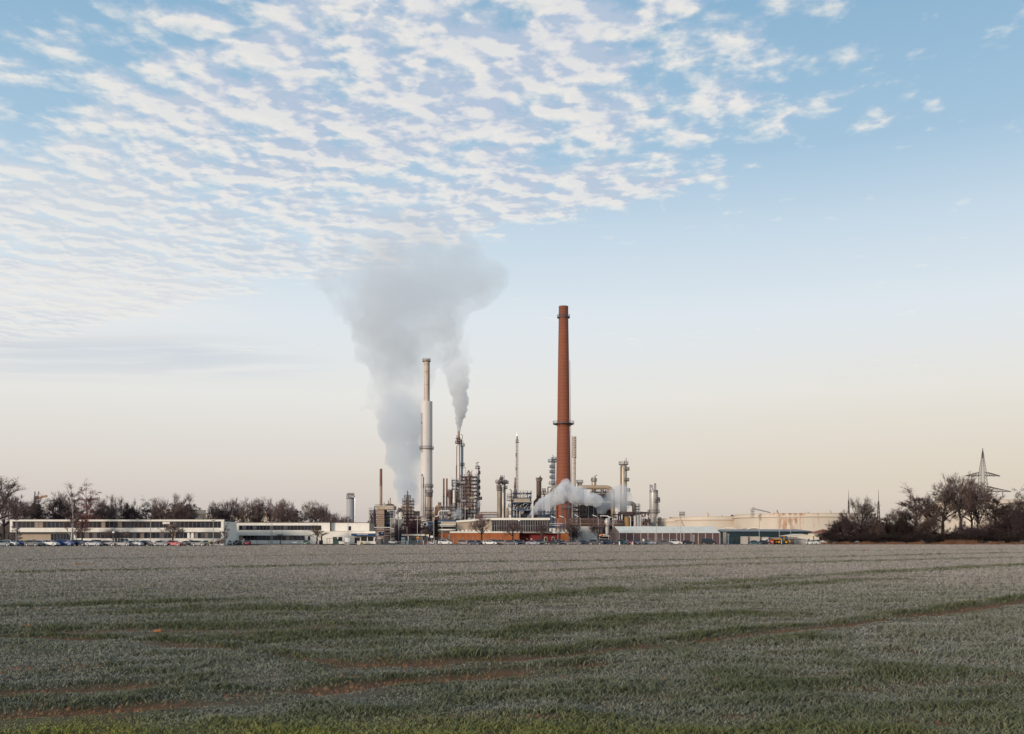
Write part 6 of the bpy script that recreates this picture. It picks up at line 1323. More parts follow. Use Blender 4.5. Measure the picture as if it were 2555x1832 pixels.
tree('weeping_tree', 'smaller red brown tree hanging over the office block roof', 'tree', 'weep', 206, 1262, 20, 268, 1, crown=TWIGR)
spec = [('round', 262, 1236, 24, 2), ('tall', 252, 1231, 13, 0), ('tall', 272, 1228, 13, 1), ('tall', 284, 1230, 11, 2), ('bush', 318, 1232, 27, 1), ('bush', 338, 1238, 20, 3), ('weep', 366, 1236, 16, 0), ('round', 396, 1238, 24, 0), ('tall', 389, 1236, 13, 3), ('tall', 404, 1238, 11, 0), ('tall', 416, 1236, 10, 1), ('tall', 429, 1226, 13, 2), ('tall', 443, 1224, 12, 3), ('tall', 456, 1227, 12, 0), ('tall', 468, 1226, 12, 1), ('round', 448, 1228, 26, 4), ('tall', 480, 1228, 14, 2)]
for i, (k, p, tp, hw, v_) in enumerate(spec):
    lb = {'tall': 'upright bare tree', 'round': 'spreading bare tree', 'bush': 'dense round dark tree', 'weep': 'dark ivy covered tree'}[k]+', '+ORD[i]+' in the row right of the weeping tree'
    tree('bare_tree', lb, 'tree', k, p, tp, hw, 330+(i*7 % 17), v_, crown=TWIGD if k == 'bush' else NEEDLE if k == 'weep' else None, group=GB)
spec = [('round', 530, 1246, 17, 0), ('bush', 527, 1270, 14, 2), ('tall', 551, 1242, 12, 1), ('tall', 563, 1248, 10, 2), ('round', 560, 1246, 22, 3), ('round', 582, 1238, 22, 1), ('tall', 601, 1240, 11, 3), ('round', 616, 1235, 16, 2), ('tall', 636, 1240, 11, 0), ('round', 645, 1238, 22, 0), ('tall', 650, 1238, 12, 1), ('round', 678, 1233, 27, 3), ('tall', 700, 1243, 13, 2), ('round', 733, 1245, 22, 4), ('round', 708, 1242, 22, 1), ('tall', 752, 1250, 14, 3), ('round', 778, 1244, 30, 0), ('round', 796, 1252, 24, 2), ('round', 812, 1262, 16, 1), ('round', 838, 1274, 16, 3), ('round', 853, 1275, 13, 4), ('bush', 822, 1278, 12, 0)]
for i, (k, p, tp, hw, v_) in enumerate(spec):
    lb = {'tall': 'upright bare tree', 'bush': 'low dense shrub', 'round': 'spreading bare tree'}[k]+', '+ORD[i]+' from the left in the row behind the gate building'
    tree('bare_tree', lb, 'tree', k, p, tp, hw, 345+(i*11 % 19), v_, group=GB)
tree('leaning_tree', 'small leaning bare tree in front of the aluminium silo', 'tree', 'round', 866, 1282, 15, 340, 1)
tree('young_tree', 'slim dark young tree before the gap between the two white buildings', 'tree', 'slim', 562, 1300, 9, 262, 0, crown=TWIG)
tree('young_tree', 'narrow bare tree clipped close to the end wall of the office block', 'tree', 'tall', 569, 1290, 13, 290, 2, crown=TWIG)
tree('young_tree', 'small brown twigged tree before the gate building right end of its windows', 'tree', 'tall', 790, 1304, 14, 290, 1, crown=mat('tan_twigs', (.20, .13, .08), .9, var=.3))
tree('young_tree', 'thin bare young tree before the left part of the office block', 'tree', 'slim', 42, 1302, 13, 266, 1); tree('young_tree', 'faint bare young tree before the middle of the office block', 'tree', 'round', 283, 1316, 20, 264, 2, crown=TWIG); tree('young_tree', 'bare young tree before the white banner of the office block', 'tree', 'round', 431, 1300, 20, 266, 3); tree('young_tree', 'bare young tree before the lower window band of the gate building', 'tree', 'round', 699, 1330, 10, 294, 1)
tree('young_tree', 'dark bare tree before the left part of the orange hall', 'tree', 'round', 1202, 1286, 25, 300, 1, crown=TWIG); tree('young_tree', 'dark bare tree before the middle of the glass front', 'tree', 'round', 1279, 1293, 20, 300, 2, crown=TWIG); tree('young_tree', 'dark bare tree before the right end of the glass front', 'tree', 'tall', 1353, 1292, 15, 300, 3, crown=TWIG)
tree('young_tree', 'dark bare tree right of the orange hall', 'tree', 'round', 1422, 1288, 22, 300, 4, crown=TWIG); tree('young_tree', 'spreading bare tree in front of the round white tank', 'tree', 'round', 1493, 1300, 26, 300, 0, crown=TWIG); tree('ivy_trunk', 'ivy covered dark tree between the orange hall and the round tank', 'tree', 'bush', 1432, 1304, 12, 340, 1, crown=TWIGD)
tree('copper_bush', 'large purple brown dense bush above the gatehouse', 'bush', 'bush', 1026, 1284, 36, 345, 0, crown=mat('purple_twigs', (.055, .022, .030), .9, var=.4, scale=.3)); tree('copper_bush', 'second purple brown bush leaning over the right of the gatehouse', 'bush', 'bush', 1048, 1300, 30, 340, 3, crown=MATS['purple_twigs']); tree('copper_bush', 'low dark bush left of the gatehouse roof', 'bush', 'bush', 1003, 1316, 20, 338, 2, crown=TWIGD); tree('brown_bush', 'brown bare bush between the gatehouse and the dark conifer', 'bush', 'bush', 1066, 1318, 14, 330, 1, crown=TWIG)
tree('conifer', 'narrow dark conifer left of the orange annexe', 'tree', 'conifer', 1088, 1296, 14, 322, 0, crown=NEEDLE)
for i, (p, tp, hw) in enumerate(((86, 1345, 8), (50, 1346, 8), (340, 1345, 7), (403, 1344, 6), (424, 1345, 6), (478, 1344, 7), (548, 1342, 8), (530, 1345, 6))): tree('hedge_shrub', ORD[i]+' clipped shrub from the left along the office block wall' if i > 1 else ('round dark shrub before the beige garage wall' if i == 0 else 'round dark shrub left of the garage wall'), 'shrub', 'bush', p, tp, hw, 270, i, crown=TWIGD if i < 2 else TWIGR, group='shrubs along the office block')
# right hand thicket
GR = 'bare trees and bushes of the right hand thicket'
tree('bare_tree', 'small forked bare tree between the two lattice masts', 'tree', 'round', 2149, 1234, 30, 310, 0, group=GR, crown=TWIGK)
tree('bare_tree', 'low bare tree leaning left of the tall forked tree', 'tree', 'round', 2240, 1258, 26, 312, 2, group=GR, crown=TWIGK); tree('bare_tree', 'upright forked bare tree left of the biggest tree', 'tree', 'tall', 2284, 1198, 26, 315, 1, group=GR, crown=TWIGK); tree('bare_tree', 'leaning bare tree with long open limbs beside the biggest tree', 'tree', 'round', 2352, 1196, 40, 318, 3, group=GR, crown=TWIGK)
tree('bare_tree', 'biggest bare tree with a thick dark trunk left of the pylon', 'tree', 'round', 2396, 1171, 46, 312, 1, group=GR, crown=TWIGK); tree('bare_tree', 'bare tree behind the pylon legs', 'tree', 'round', 2440, 1196, 32, 330, 4, group=GR, crown=TWIGK); tree('bare_tree', 'bare tree right of the pylon legs', 'tree', 'tall', 2482, 1218, 22, 325, 0, group=GR, crown=TWIGK); tree('tall_dark_tree', 'narrow dark tree near the right edge', 'tree', 'weep', 2542, 1208, 16, 325, 0, group=GR, crown=TWIGD)
tree('bare_tree', 'fine twigged bare tree between the leaning one and the upright forked one', 'tree', 'round', 2318, 1226, 34, 322, 4, group=GR, crown=TWIGK); tree('bare_tree', 'fine twigged bare tree just left of the pylon', 'tree', 'round', 2424, 1190, 34, 335, 0, group=GR, crown=TWIGK); tree('bare_tree', 'low bare tree between the pylon and the right edge', 'tree', 'round', 2512, 1236, 34, 325, 2, group=GR, crown=TWIGK)
th = [(2072, 1312, 26), (2095, 1292, 26), (2122, 1286, 26), (2150, 1296, 28), (2178, 1290, 28), (2206, 1284, 30), (2236, 1280, 28), (2262, 1288, 26), (2290, 1290, 26), (2318, 1290, 24), (2345, 1314, 24), (2372, 1322, 24), (2400, 1318, 24), (2428, 1310, 26), (2456, 1300, 28), (2484, 1290, 28), (2510, 1282, 30), (2538, 1272, 30), (2568, 1268, 30)]
for i, (p, tp, hw) in enumerate(th): tree('thicket_bush', ORD[i]+' dark bush from the left in the right hand thicket', 'bush', 'bush', p, tp+3-(i*7 % 5)*6, hw*(.75+.1*(i*3 % 4)), 308+(i*5 % 9), i, crown=(TWIGB, TWIGD, TWIGK, TWIGB, TWIGD)[i*3 % 5], group=GR)
for i in range(17): tree('undergrowth_bush', ORD[i]+' low bush from the left at the foot of the thicket, coloured black for its shade', 'bush', 'bush', 2066+i*31, 1322+(i*13 % 9), 26, 303+(i*3 % 4), i+1, crown=TWIGB, group='low bushes at the foot of the thicket')
# dry grass bank in front of the thicket, fallen leaves
R = random.Random(3); m = MB()
for k in range(5200):
    px = R.uniform(2050, 2600); Y_ = R.uniform(299, 303.5); a = X(px, Y_); h = R.uniform(.2, 1.0)*(1.9 if 2360 < px < 2440 else .7+.5*math.sin(px*.05)**2); dx_ = R.gauss(0, .4); m.quad((a-.09, Y_, -.02), (a+.09, Y_, -.02), (a+dx_, Y_, h))
tag(m.build('dry_grass', mat('dry_grass', (.20, .10, .055), .95, var=.5, scale=.3)), 'red brown dry grass and litter along the foot of the thicket', 'dry grass', kind='stuff')
# far woods on the horizon behind the tanks
R = random.Random(9); m = MB()
for k in range(9000):
    px = R.uniform(-400, 2900); Y_ = R.uniform(900, 960); ht = Z(1287 if 1640 < px < 1900 else 1300, 900)*(.8+.2*math.sin(px*.021)+.12*math.sin(px*.09))*R.uniform(.25, 1.0)
    a = X(px, Y_); r = R.uniform(1.5, 3.5); m.quad((a-r, Y_, ht-4), (a+r*.4, Y_+1, ht-5), (a+r, Y_, ht-1), (a, Y_-1, ht+1.2))
tag(m.build('distant_wood', mat('distant_wood', (.12, .095, .09), .95, var=.3, scale=.05)), 'far off belt of bare woodland on the horizon', 'wood', kind='stuff')
# clods on the field
R = random.Random(2); pos = [(193, 1408), (203, 1409), (226, 1408), (395, 1575), (1498, 1384), (1782, 1377), (67, 1561), (2163, 1374)]
for i, (a, b_) in enumerate(pos):
    gx_, gy_ = G(a, b_); s_ = .05+gy_*.0011; me = bpy.data.meshes.new('soil_clod'); v = []; f = []
    mb = MB()
    for j in range(5):
        cx, cy = gx_+R.gauss(0, s_*.8), gy_+R.gauss(0, s_*.8); r = s_*R.uniform(.35, .8); zb = -.02
        mb.lathe(cx, cy, [(r, zb), (r*R.uniform(.9, 1.2), zb+r*.5), (r*.6, zb+r*1.05), (.01, zb+r*1.2)], 7)
    tag(mb.build('soil_clod', mat('clod_soil', (.28, .12, .055), .95, var=.4, scale=3), None, (gx_, gy_, 0)), ['left red brown clod of the far trio on the field', 'middle clod of the far trio on the field', 'right clod of the far trio on the field', 'reddish clod beside the left wheel track', 'small clod on the far middle of the field', 'small clod on the far field before the cream shed', 'clod at the left end of the wheel track', 'small clod on the far field before the thicket'][i], 'clod', 'clods on the field')
# ================================================================== CARS
CARP = {}
def cpaint(nm, rgb): return mat('car_paint_'+nm, rgb, .32, .0, var=.06, scale=.5, spec=.5)
PAINT = {k: cpaint(k, v_) for k, v_ in dict(white=(.66, .64, .60), silver=(.34, .34, .36), grey=(.10, .097, .105), mauve=(.13, .108, .115), black=(.012, .012, .016), navy=(.014, .022, .055), blue=(.02, .06, .24), teal=(.02, .06, .085), green=(.015, .035, .035), red=(.40, .012, .02), beige=(.24, .20, .18), yellow=(.52, .46, .16), lightblue=(.20, .28, .38), mint=(.12, .2, .14)).items()}
CGL = mat('car_glass', (.012, .016, .024), .06, var=.1, spec=.7)
def car_proto(style):
    if style in CARP: return CARP[style]
    S_ = dict(hatch=(4.1, 1.74, 1.46, .92, [(-1.98, .92), (-1.72, 1.38), (-1.2, 1.46), (.1, 1.44), (.95, .96)], .25),
              sedan=(4.6, 1.78, 1.43, .92, [(-1.75, .96), (-1.1, 1.36), (-.5, 1.43), (.25, 1.41), (1.15, .95)], .3),
              wagon=(4.7, 1.8, 1.48, .93, [(-2.28, .96), (-1.95, 1.42), (-1.2, 1.48), (.2, 1.45), (1.12, .96)], .3),
              suv=(4.4, 1.84, 1.68, 1.04, [(-2.1, 1.06), (-1.85, 1.58), (-1.2, 1.68), (.15, 1.64), (.98, 1.08)], .34),
              coupe=(4.5, 1.78, 1.36, .88, [(-1.9, .94), (-.9, 1.30), (-.4, 1.36), (.15, 1.34), (1.1, .92)], .25),
              mpv=(4.3, 1.8, 1.64, 1.0, [(-2.1, 1.0), (-1.9, 1.55), (-1.2, 1.64), (.5, 1.58), (1.35, 1.0)], .28),
              van=(4.95, 1.92, 1.98, 1.12, [(-2.42, 1.12), (-2.34, 1.9), (-2.0, 1.98), (.9, 1.95), (1.75, 1.16)], .3))[style]
    L, W, H, belt, gh, clr = S_; hl = L/2; wr = .33 if style not in ('suv', 'van') else .36; wx = (-hl+.78, hl-.86)
    low = []
    for c in wx:
        low.append((c-wr-.07, clr-.03))
        for k in range(7): a = PI-PI*k/6; low.append((c+(wr+.07)*math.cos(a), wr+(wr+.07)*math.sin(a)))
        low.append((c+wr+.07, clr-.03))
    low = [(-hl+.08, clr)]+low+[(hl-.08, clr)]
    up = [(hl, .42), (hl-.02, .66), (hl-.16, .78), (gh[-1][0]+.15, belt+.02 if style != 'van' else 1.08), (gh[-1][0]-.05, belt+.05), (0, belt+.02), (gh[0][0], gh[0][1]+.02)]
    if style == 'sedan': up += [(-hl+.12, .98), (-hl+.02, .86)]
    elif style == 'coupe': up += [(-hl+.1, .96), (-hl+.03, .8)]
    else: up += [(-hl+.03, gh[0][1]-.05), (-hl, .6)]
    up += [(-hl+.02, .42)]
    out = low+up; hw = W/2; bm = MB(); n = len(out); cx = 0; cz = .7
    rings = [(-hw, .965), (-hw+.10, 1), (hw-.10, 1), (hw, .965)]
    for y_, s_ in rings: bm.v += [(x_*s_, y_, cz+(z_-cz)*s_) for x_, z_ in out]
    bm.f.append(tuple(range(n))); bm.f.append(tuple(range(4*n-1, 3*n-1, -1)))
    for r in range(3):
        for k in range(n): a = r*n+k; b_ = r*n+(k+1) % n; bm.f.append((b_, a, a+n, b_+n))
    root = thing('car', '', '', (0, 0, 0)); parts = []
    body = bm.build('body', PAINT['white'], root, smooth=False)
    # glasshouse, leaning in towards the roof
    g = MB(); ins = .17
    base = [(gh[0][0]+.05, belt), (gh[-1][0]-.05, belt)]
    pts = [(gh[0][0]+.05, belt)]+gh[1:-1]+[(gh[-1][0]-.03, belt)]
    def yy(z_): return hw-.06-ins*(z_-belt)/(H-belt)
    m_ = len(pts)
    for s_ in (-1, 1): g.v += [(x_, s_*yy(z_), z_-.025) for x_, z_ in pts]
    g.f.append(tuple(range(m_))); g.f.append(tuple(range(2*m_-1, m_-1, -1)))
    for k in range(m_): g.f.append(((k+1) % m_, k, k+m_, (k+1) % m_+m_))
    glass = g.build('windows', CGL, root)
    rf = MB(); a0, a1 = gh[1], gh[-2]; mid = gh[2:-2]
    rp = [a0]+[p for p in gh[2:-2]]+[a1]
    k0 = len(rf.v)
    for x_, z_ in rp: rf.v += [(x_, -yy(z_)-.01, z_-.05), (x_, -yy(z_)+.12, z_+.012), (x_, yy(z_)-.12, z_+.012), (x_, yy(z_)+.01, z_-.05)]
    for i in range(len(rp)-1):
        for j in range(3): q_ = i*4+j; rf.f.append((q_, q_+1, q_+5, q_+4))
    def pillar(p, q_, w_=.07):
        for s_ in (-1, 1): rf.bar((p[0], s_*(yy(p[1])+.005), p[1]), (q_[0], s_*(yy(q_[1])+.005), q_[1]-.02), w_)
    pillar((gh[0][0]+.07, belt), a0, .12); pillar((gh[-1][0]-.06, belt), a1, .08); pillar((-.25, belt), (-.3, H-.02)); 
    if style in ('wagon', 'suv', 'mpv', 'van'): pillar((-1.2, belt), (-1.25, H-.02), .11)
    roof = rf.build('roof', PAINT['white'], root)
    for c in wx:
        for s_ in (-1, 1):
            wmb = MB().cyl((c, s_*(hw-.24), wr), (c, s_*(hw-.02), wr), wr, n=18); wo = wmb.build('wheel', BLACK, root, smooth=True)
            MB().cyl((c, s_*(hw-.03), wr), (c, s_*(hw-.005), wr), wr*.64, n=14).build('rim', RIM, wo)
    for s_ in (-1, 1):
        MB().box(hl-.22, hl-.03, s_*(hw-.30)-.17, s_*(hw-.30)+.17, .60, .74).build('headlight', HLAMP, root)
        MB().box(-hl+.0, -hl+.10, s_*(hw-.22)-.13, s_*(hw-.22)+.13, .74, .94).build('tail_light', TLAMP, root)
        MB().box(gh[-1][0]-.25, gh[-1][0]-.1, s_*(hw+.08)-.09, s_*(hw+.08)+.09, belt+.0, belt+.14).build('mirror', PAINT['white'], root)
    MB().box(hl-.02, hl+.015, -.26, .26, .42, .53).build('number_plate', WPAINT, root); MB().box(-hl-.012, -hl+.03, -.26, .26, .5, .61).build('number_plate', WPAINT, root)
    MB().box(hl-.05, hl+.008, -.5, .5, .56, .68).build('grille', BLACK, root)
    for o in root.children:
        if o.name.split('.')[0] in ('body', 'roof', 'mirror'): o.material_slots[0].link = 'OBJECT'
    CARP[style] = root; root['used'] = 0; return root
def car(label, p0, p1, Y_, style, colour, rz=-12, flip=False, group='cars parked along the field', name='parked_car'):
    pr = car_proto(style)
    if pr['used'] == 0: t = pr; pr['used'] = 1
    else: t = copy_tree(pr)
    if 'used' in t.keys() and t is not pr: del t['used']
    t.name = name; L = {'hatch': 4.1, 'sedan': 4.6, 'wagon': 4.7, 'suv': 4.4, 'coupe': 4.5, 'mpv': 4.3, 'van': 4.95}[style]
    a = rz+(180 if flip else 0); t.location = (X((p0+p1)/2, Y_), Y_, .02); t.rotation_euler.z = math.radians(a)
    want = SZ(p1-p0, Y_); c_ = abs(math.cos(math.radians(a)))*L+abs(math.sin(math.radians(a)))*1.8; s_ = max(.93, min(1.1, want/c_)); t.scale = (s_, s_, s_)
    tag(t, label, 'car' if style != 'van' else 'van', group)
    for o in t.children:
        if o.name.split('.')[0] in ('body', 'roof', 'mirror'): o.material_slots[0].link = 'OBJECT'; o.material_slots[0].material = PAINT[colour]
    return t
yl = 243
GL = 'cars in the left car park'; GQ = 'cars in the middle row'
L1 = [(-6, 31, 'hatch', 'teal', 'dark teal hatchback cut by the left edge of the picture'), (61, 106, 'hatch', 'grey', 'grey hatchback with bright rims near the left edge'), (107, 148, 'suv', 'white', 'white compact crossover in the left front row'), (140, 187, 'mpv', 'blue', 'bright blue people carrier behind the white crossover nose'), (176, 222, 'wagon', 'navy', 'dark navy estate right of the bright blue people carrier'), (213, 257, 'sedan', 'silver', 'pale silver saloon in the left front row'), (252, 294, 'hatch', 'mauve', 'grey mauve hatchback right of the pale silver saloon'), (289, 326, 'wagon', 'mauve', 'grey brown estate left of the white hatchback'), (320, 358, 'hatch', 'white', 'white hatchback left of the black saloon'), (347, 384, 'sedan', 'black', 'black saloon right of the white hatchback'), (383, 424, 'sedan', 'navy', 'navy saloon left of the red hatchback'), (419, 456, 'hatch', 'red', 'bright red hatchback in the left front row'), (448, 489, 'coupe', 'black', 'black low coupe right of the red hatchback'), (478, 517, 'hatch', 'green', 'dark green hatchback at the right end of the left front row')]
for k, (a, b_, s_, c_, lb) in enumerate(L1): car(lb, a, b_, yl-(k % 2)*1.0+(3 if s_ == 'mpv' or k in (4, 9, 12) else 0)+k*.8, s_, c_, -10-(k*5 % 7), group=GL)
L2 = [(14, 40, 'suv', 'white', 'white crossover behind the dark teal car at the left edge'), (33, 68, 'hatch', 'blue', 'blue hatchback behind and left of the grey hatchback'), (52, 72, 'hatch', 'yellow', 'pale yellow car nose peeping left of the grey hatchback'), (72, 100, 'sedan', 'navy', 'dark saloon roof behind the grey hatchback'), (98, 118, 'hatch', 'lightblue', 'light blue car between the grey hatchback and white crossover'), (118, 145, 'sedan', 'black', 'black car roof behind the white crossover'), (150, 180, 'hatch', 'navy', 'navy car roof behind the bright blue people carrier'), (184, 210, 'suv', 'grey', 'grey car roof behind the dark navy estate'), (206, 232, 'hatch', 'blue', 'blue car roof behind the pale silver saloon'), (237, 254, 'suv', 'black', 'dark upright car behind the grey mauve hatchback'), (258, 284, 'sedan', 'lightblue', 'light blue saloon roof behind the grey mauve hatchback'), (292, 322, 'van', 'white', 'white van behind the grey brown estate'), (326, 352, 'sedan', 'navy', 'dark saloon behind the white hatchback'), (356, 380, 'hatch', 'blue', 'dark blue roof behind the black saloon'), (484, 502, 'hatch', 'teal', 'small teal car behind the dark green hatchback')]
for k, (a, b_, s_, c_, lb) in enumerate(L2): car(lb, a, b_, 256+(k*3 % 7)+k*.5, s_, c_, -12-(k*7 % 9), group=GL)
car('small yellow hatchback behind the dark green hatchback', 505, 522, 266, 'hatch', 'yellow', -75, group=GL)
car('small pale car parked at the tall slim tree', 562, 577, 280, 'hatch', 'silver', -80, group='cars before the gate building'); car('black car facing the field before the gate building', 585, 600, 282, 'hatch', 'black', -88, group='cars before the gate building'); car('small red car facing the field before the gate building', 609, 625, 282, 'hatch', 'red', -86, group='cars before the gate building'); car('mint green car facing the field behind the wire fence', 756, 771, 290, 'hatch', 'mint', -88, group='cars before the gate building')
car('white saloon inside the gate behind the barrier', 971, 990, 345, 'sedan', 'white', 165, group='cars at the gate')
R1 = [(1093, 1131, 'suv', 'white', 'white crossover by the bicycle stands before the annexe'), (1143, 1176, 'wagon', 'mauve', 'grey brown estate left of the hall tree'), (1170, 1196, 'hatch', 'navy', 'dark navy hatchback behind the grey brown estate'), (1183, 1215, 'hatch', 'black', 'black hatchback left of the first hall tree'), (1207, 1240, 'wagon', 'white', 'white estate right of the first hall tree'), (1237, 1270, 'mpv', 'beige', 'beige people carrier right of the white estate'), (1264, 1295, 'hatch', 'navy', 'dark blue hatchback right of the beige people carrier'), (1288, 1318, 'sedan', 'navy', 'navy saloon left of the silver coupe'), (1314, 1347, 'coupe', 'silver', 'silver coupe before the dark red entrance'), (1340, 1368, 'suv', 'green', 'dark green crossover right of the silver coupe'), (1366, 1399, 'sedan', 'black', 'black saloon before the entrance doors'), (1391, 1424, 'sedan', 'navy', 'navy saloon before the right orange wall'), (1421, 1451, 'hatch', 'mauve', 'grey brown hatchback before the round white tank'), (1445, 1474, 'sedan', 'navy', 'dark blue saloon before the round white tank'), (1471, 1503, 'suv', 'black', 'black crossover behind the spreading tree')]
for k, (a, b_, s_, c_, lb) in enumerate(R1): car(lb, a, b_, 291+(k % 2)*2.2, s_, c_, -10-(k*5 % 8), group=GQ)
for k, (a, b_, s_, c_, lb) in enumerate([(1224, 1248, 'suv', 'navy', 'dark roof behind the white estate'), (1252, 1276, 'sedan', 'black', 'black roof behind the beige people carrier'), (1284, 1306, 'suv', 'teal', 'teal roof behind the navy saloon'), (1336, 1352, 'hatch', 'black', 'black roof behind the silver coupe'), (1388, 1408, 'suv', 'grey', 'grey roof behind the black saloon at the doors')]): car(lb, a, b_, 300+k*.6, s_, c_, -14, group=GQ)
R2 = [(1498, 1541, 'wagon', 'navy', 'long navy estate in front of the tent gable'), (1549, 1563, 'suv', 'teal', 'teal car at the left corner of the tent hall'), (1559, 1581, 'hatch', 'red', 'red car seen from behind before the tent hall'), (1566, 1596, 'mpv', 'navy', 'dark blue car behind the red car'), (1581, 1600, 'sedan', 'navy', 'dark blue saloon facing the field before the tent hall'), (1610, 1634, 'hatch', 'silver', 'silver car behind the low kerb wall'), (1647, 1673, 'sedan', 'grey', 'grey saloon at the right end of the kerb wall'), (1672, 1700, 'suv', 'white', 'white crossover before the tent hall'), (1705, 1734, 'hatch', 'black', 'black hatchback right of the white crossover before the tent'), (1750, 1789, 'van', 'black', 'black van at the right end of the tent hall'), (1869, 1899, 'sedan', 'teal', 'dark teal saloon before the pale containers'), (1897, 1922, 'hatch', 'black', 'black hatchback before the pale containers')]
for k, (a, b_, s_, c_, lb) in enumerate(R2): car(lb, a, b_, 300 if k in (3, 5) else 296, s_, c_, {4: -95, 2: 150, 1: -60}.get(k, -12), group='cars by the tent hall')
car('small white car near the cream shed', 2018, 2034, 306, 'hatch', 'white', -70, group='cars by the tent hall')
car('white people carrier at the edge of the dark bushes', 2031, 2045, 305, 'mpv', 'white', -75, group='cars by the tent hall')
# white delivery cab behind the teal saloon
Y = 314; x = lambda p: X(p, Y); z = lambda p: Z(p, Y)
t = thing('white_truck', 'white rounded truck cab behind the black hatchback at the containers', 'truck', (x(1911), Y, 0)); MB().prism([(x(1905), .5), (x(1918), .5), (x(1918), z(1348)), (x(1916), z(1344.5)), (x(1905), z(1344))], Y, Y+2.2).build('cab', PAINT['white'], t); box('windscreen', CGL, t, x(1911), x(1916.5), Y-.05, Y-.003, z(1350), z(1346.4))
for p in (1907.5, 1915.5): MB().cyl((x(p), Y-.02, .45), (x(p), Y+.3, .45), .45, n=14).build('wheel', BLACK, t)
# dump truck
Y = 305; t = thing('dump_truck', 'yellow articulated dump truck with an orange roof beacon bar and tilted skip', 'dump truck', (x(1952), Y, 0))
x = lambda p: X(p, Y); z = lambda p: Z(p, Y)
MB().prism([(x(1929), z(1344.8)), (x(1951), z(1344)), (x(1951), z(1352.5)), (x(1943), z(1352.5))], Y, Y+2.6).build('skip', YEL, t)
MB().prism([(x(1951.8), z(1357)), (x(1951.8), z(1338.3)), (x(1964.5), z(1338.3)), (x(1966.5), z(1346)), (x(1966.5), z(1350)), (x(1955), z(1357))], Y+.1, Y+2.5).build('cab', mat('dark_cab', (.03, .06, .09), .5), t)
MB().prism([(x(1958), z(1347.3)), (x(1970), z(1347.3)), (x(1972.5), z(1351.5)), (x(1972), z(1354)), (x(1969), z(1353)), (x(1958), z(1350.5))], Y-.08, Y+2.6).build('hood', YEL, t)
box('cab_roof', mat('orange_paint', (.62, .24, .02), .5), t, x(1951.5), x(1965.5), Y-.1, Y+2.6, z(1338.3), z(1337)); MB().prism([(x(1959), z(1346.3)), (x(1959), z(1340)), (x(1964.5), z(1340)), (x(1966), z(1346.3))], Y+.03, Y+.099).build('window', mat('teal_glass', (.03, .10, .12), .1), t)
box('cab_pillar', YEL, t, x(1955.5), x(1957), Y-.02, Y+.09, z(1350), z(1338.4)); box('chassis', STEEL, t, x(1934), x(1970), Y+.4, Y+2.2, .75, z(1352.6)); MB().bar((x(1949.5), Y-.1, .3), (x(1949.5), Y-.1, z(1349.5)), .2).build('prop', FASC, t)
for p in (1937, 1943.5, 1961.5):
    for dy in (0, 2.1): w_ = MB().cyl((x(p), Y-.1+dy, .8), (x(p), Y+.5+dy, .8), .8, n=20).build('wheel', BLACK, t, smooth=True); MB().cyl((x(p), Y-.13+dy, .8), (x(p), Y-.103+dy, .8), .38, n=14).build('rim', YEL, w_)
Y = 303; t = thing('red_compressor', 'red machine with a pale round front left of the dump truck', 'machine', (X(1926, Y), Y, 0)); x = lambda p: X(p, Y); z = lambda p: Z(p, Y)
MB().prism([(x(1921.5), .1), (x(1931), .1), (x(1931), z(1349.5)), (x(1928.5), z(1347)), (x(1924), z(1347)), (x(1920.5), z(1350)), (x(1921.5), z(1351.5))], Y, Y+1.4).build('body', REDP, t); MB().cyl((x(1926), Y-.01, z(1352.5)), (x(1926), Y-.06, z(1352.5)), .38, n=16).build('front_disc', mat('faded_pink', (.5, .24, .2), .6), t)
# bicycles and stands by the annexe
Y = 300; x = lambda p: X(p, Y)
for i, (p, cm) in enumerate(((1065, REDP), (1069.5, STEEL), (1074.5, BLUES), (1085, STEEL))):
    t = thing('bicycle', ['red bicycle, leftmost at the stands', 'black bicycle second from the left at the stands', 'blue bicycle in the middle of the stands', 'dark bicycle next to the white crossover'][i], 'bicycle', (x(p), Y, 0), 'bicycles at the stands')
    for s_ in (-.52, .52):
        n = 14; MB().tube([(x(p)+s_+.33*math.cos(2*PI*k/n), Y, .34+.33*math.sin(2*PI*k/n)) for k in range(n+1)], .025, 5).build('wheel', BLACK, t)
    m = MB(); bx = x(p)
    for a, b_ in (((-.52, .34), (-.15, .85)), ((-.15, .85), (.42, .85)), ((-.15, .85), (.0, .32)), ((0, .32), (.42, .85)), ((.52, .34), (.40, 1.0)), ((-.52, .34), (0, .32))): m.bar((bx+a[0], Y, a[1]), (bx+b_[0], Y, b_[1]), .05)
    m.build('frame', cm, t); MB().box(bx-.28, bx-.02, Y-.07, Y+.07, .92, .98).build('saddle', BLACK, t); MB().bar((bx+.38, Y-.28, 1.02), (bx+.38, Y+.28, 1.02), .04).build('handlebar', STEEL, t)
for i, (p, h) in enumerate(((1067.5, .9), (1071, .9), (1083.5, 1.2), (1086.5, 1.25))): tag(MB().tube([(x(p), Y-.8, 0), (x(p), Y-.8, h-.1), (x(p)+.12, Y-.8, h), (x(p)+.38, Y-.8, h), (x(p)+.5, Y-.8, h-.1), (x(p)+.5, Y-.8, 0)], .04, 6).build('bicycle_stand', WPAINT, None, (x(p), Y-.8, 0)), ORD[i]+' white hooped bicycle stand from the left', 'bicycle stand', 'white hooped bicycle stands')
t = thing('motor_scooter', 'white motor scooter among the bicycles', 'scooter', (x(1079), Y, 0)); bx = x(1079)
for s_ in (-.6, .6): MB().cyl((bx+s_, Y-.06, .26), (bx+s_, Y+.06, .26), .26, n=14).build('wheel', BLACK, t)
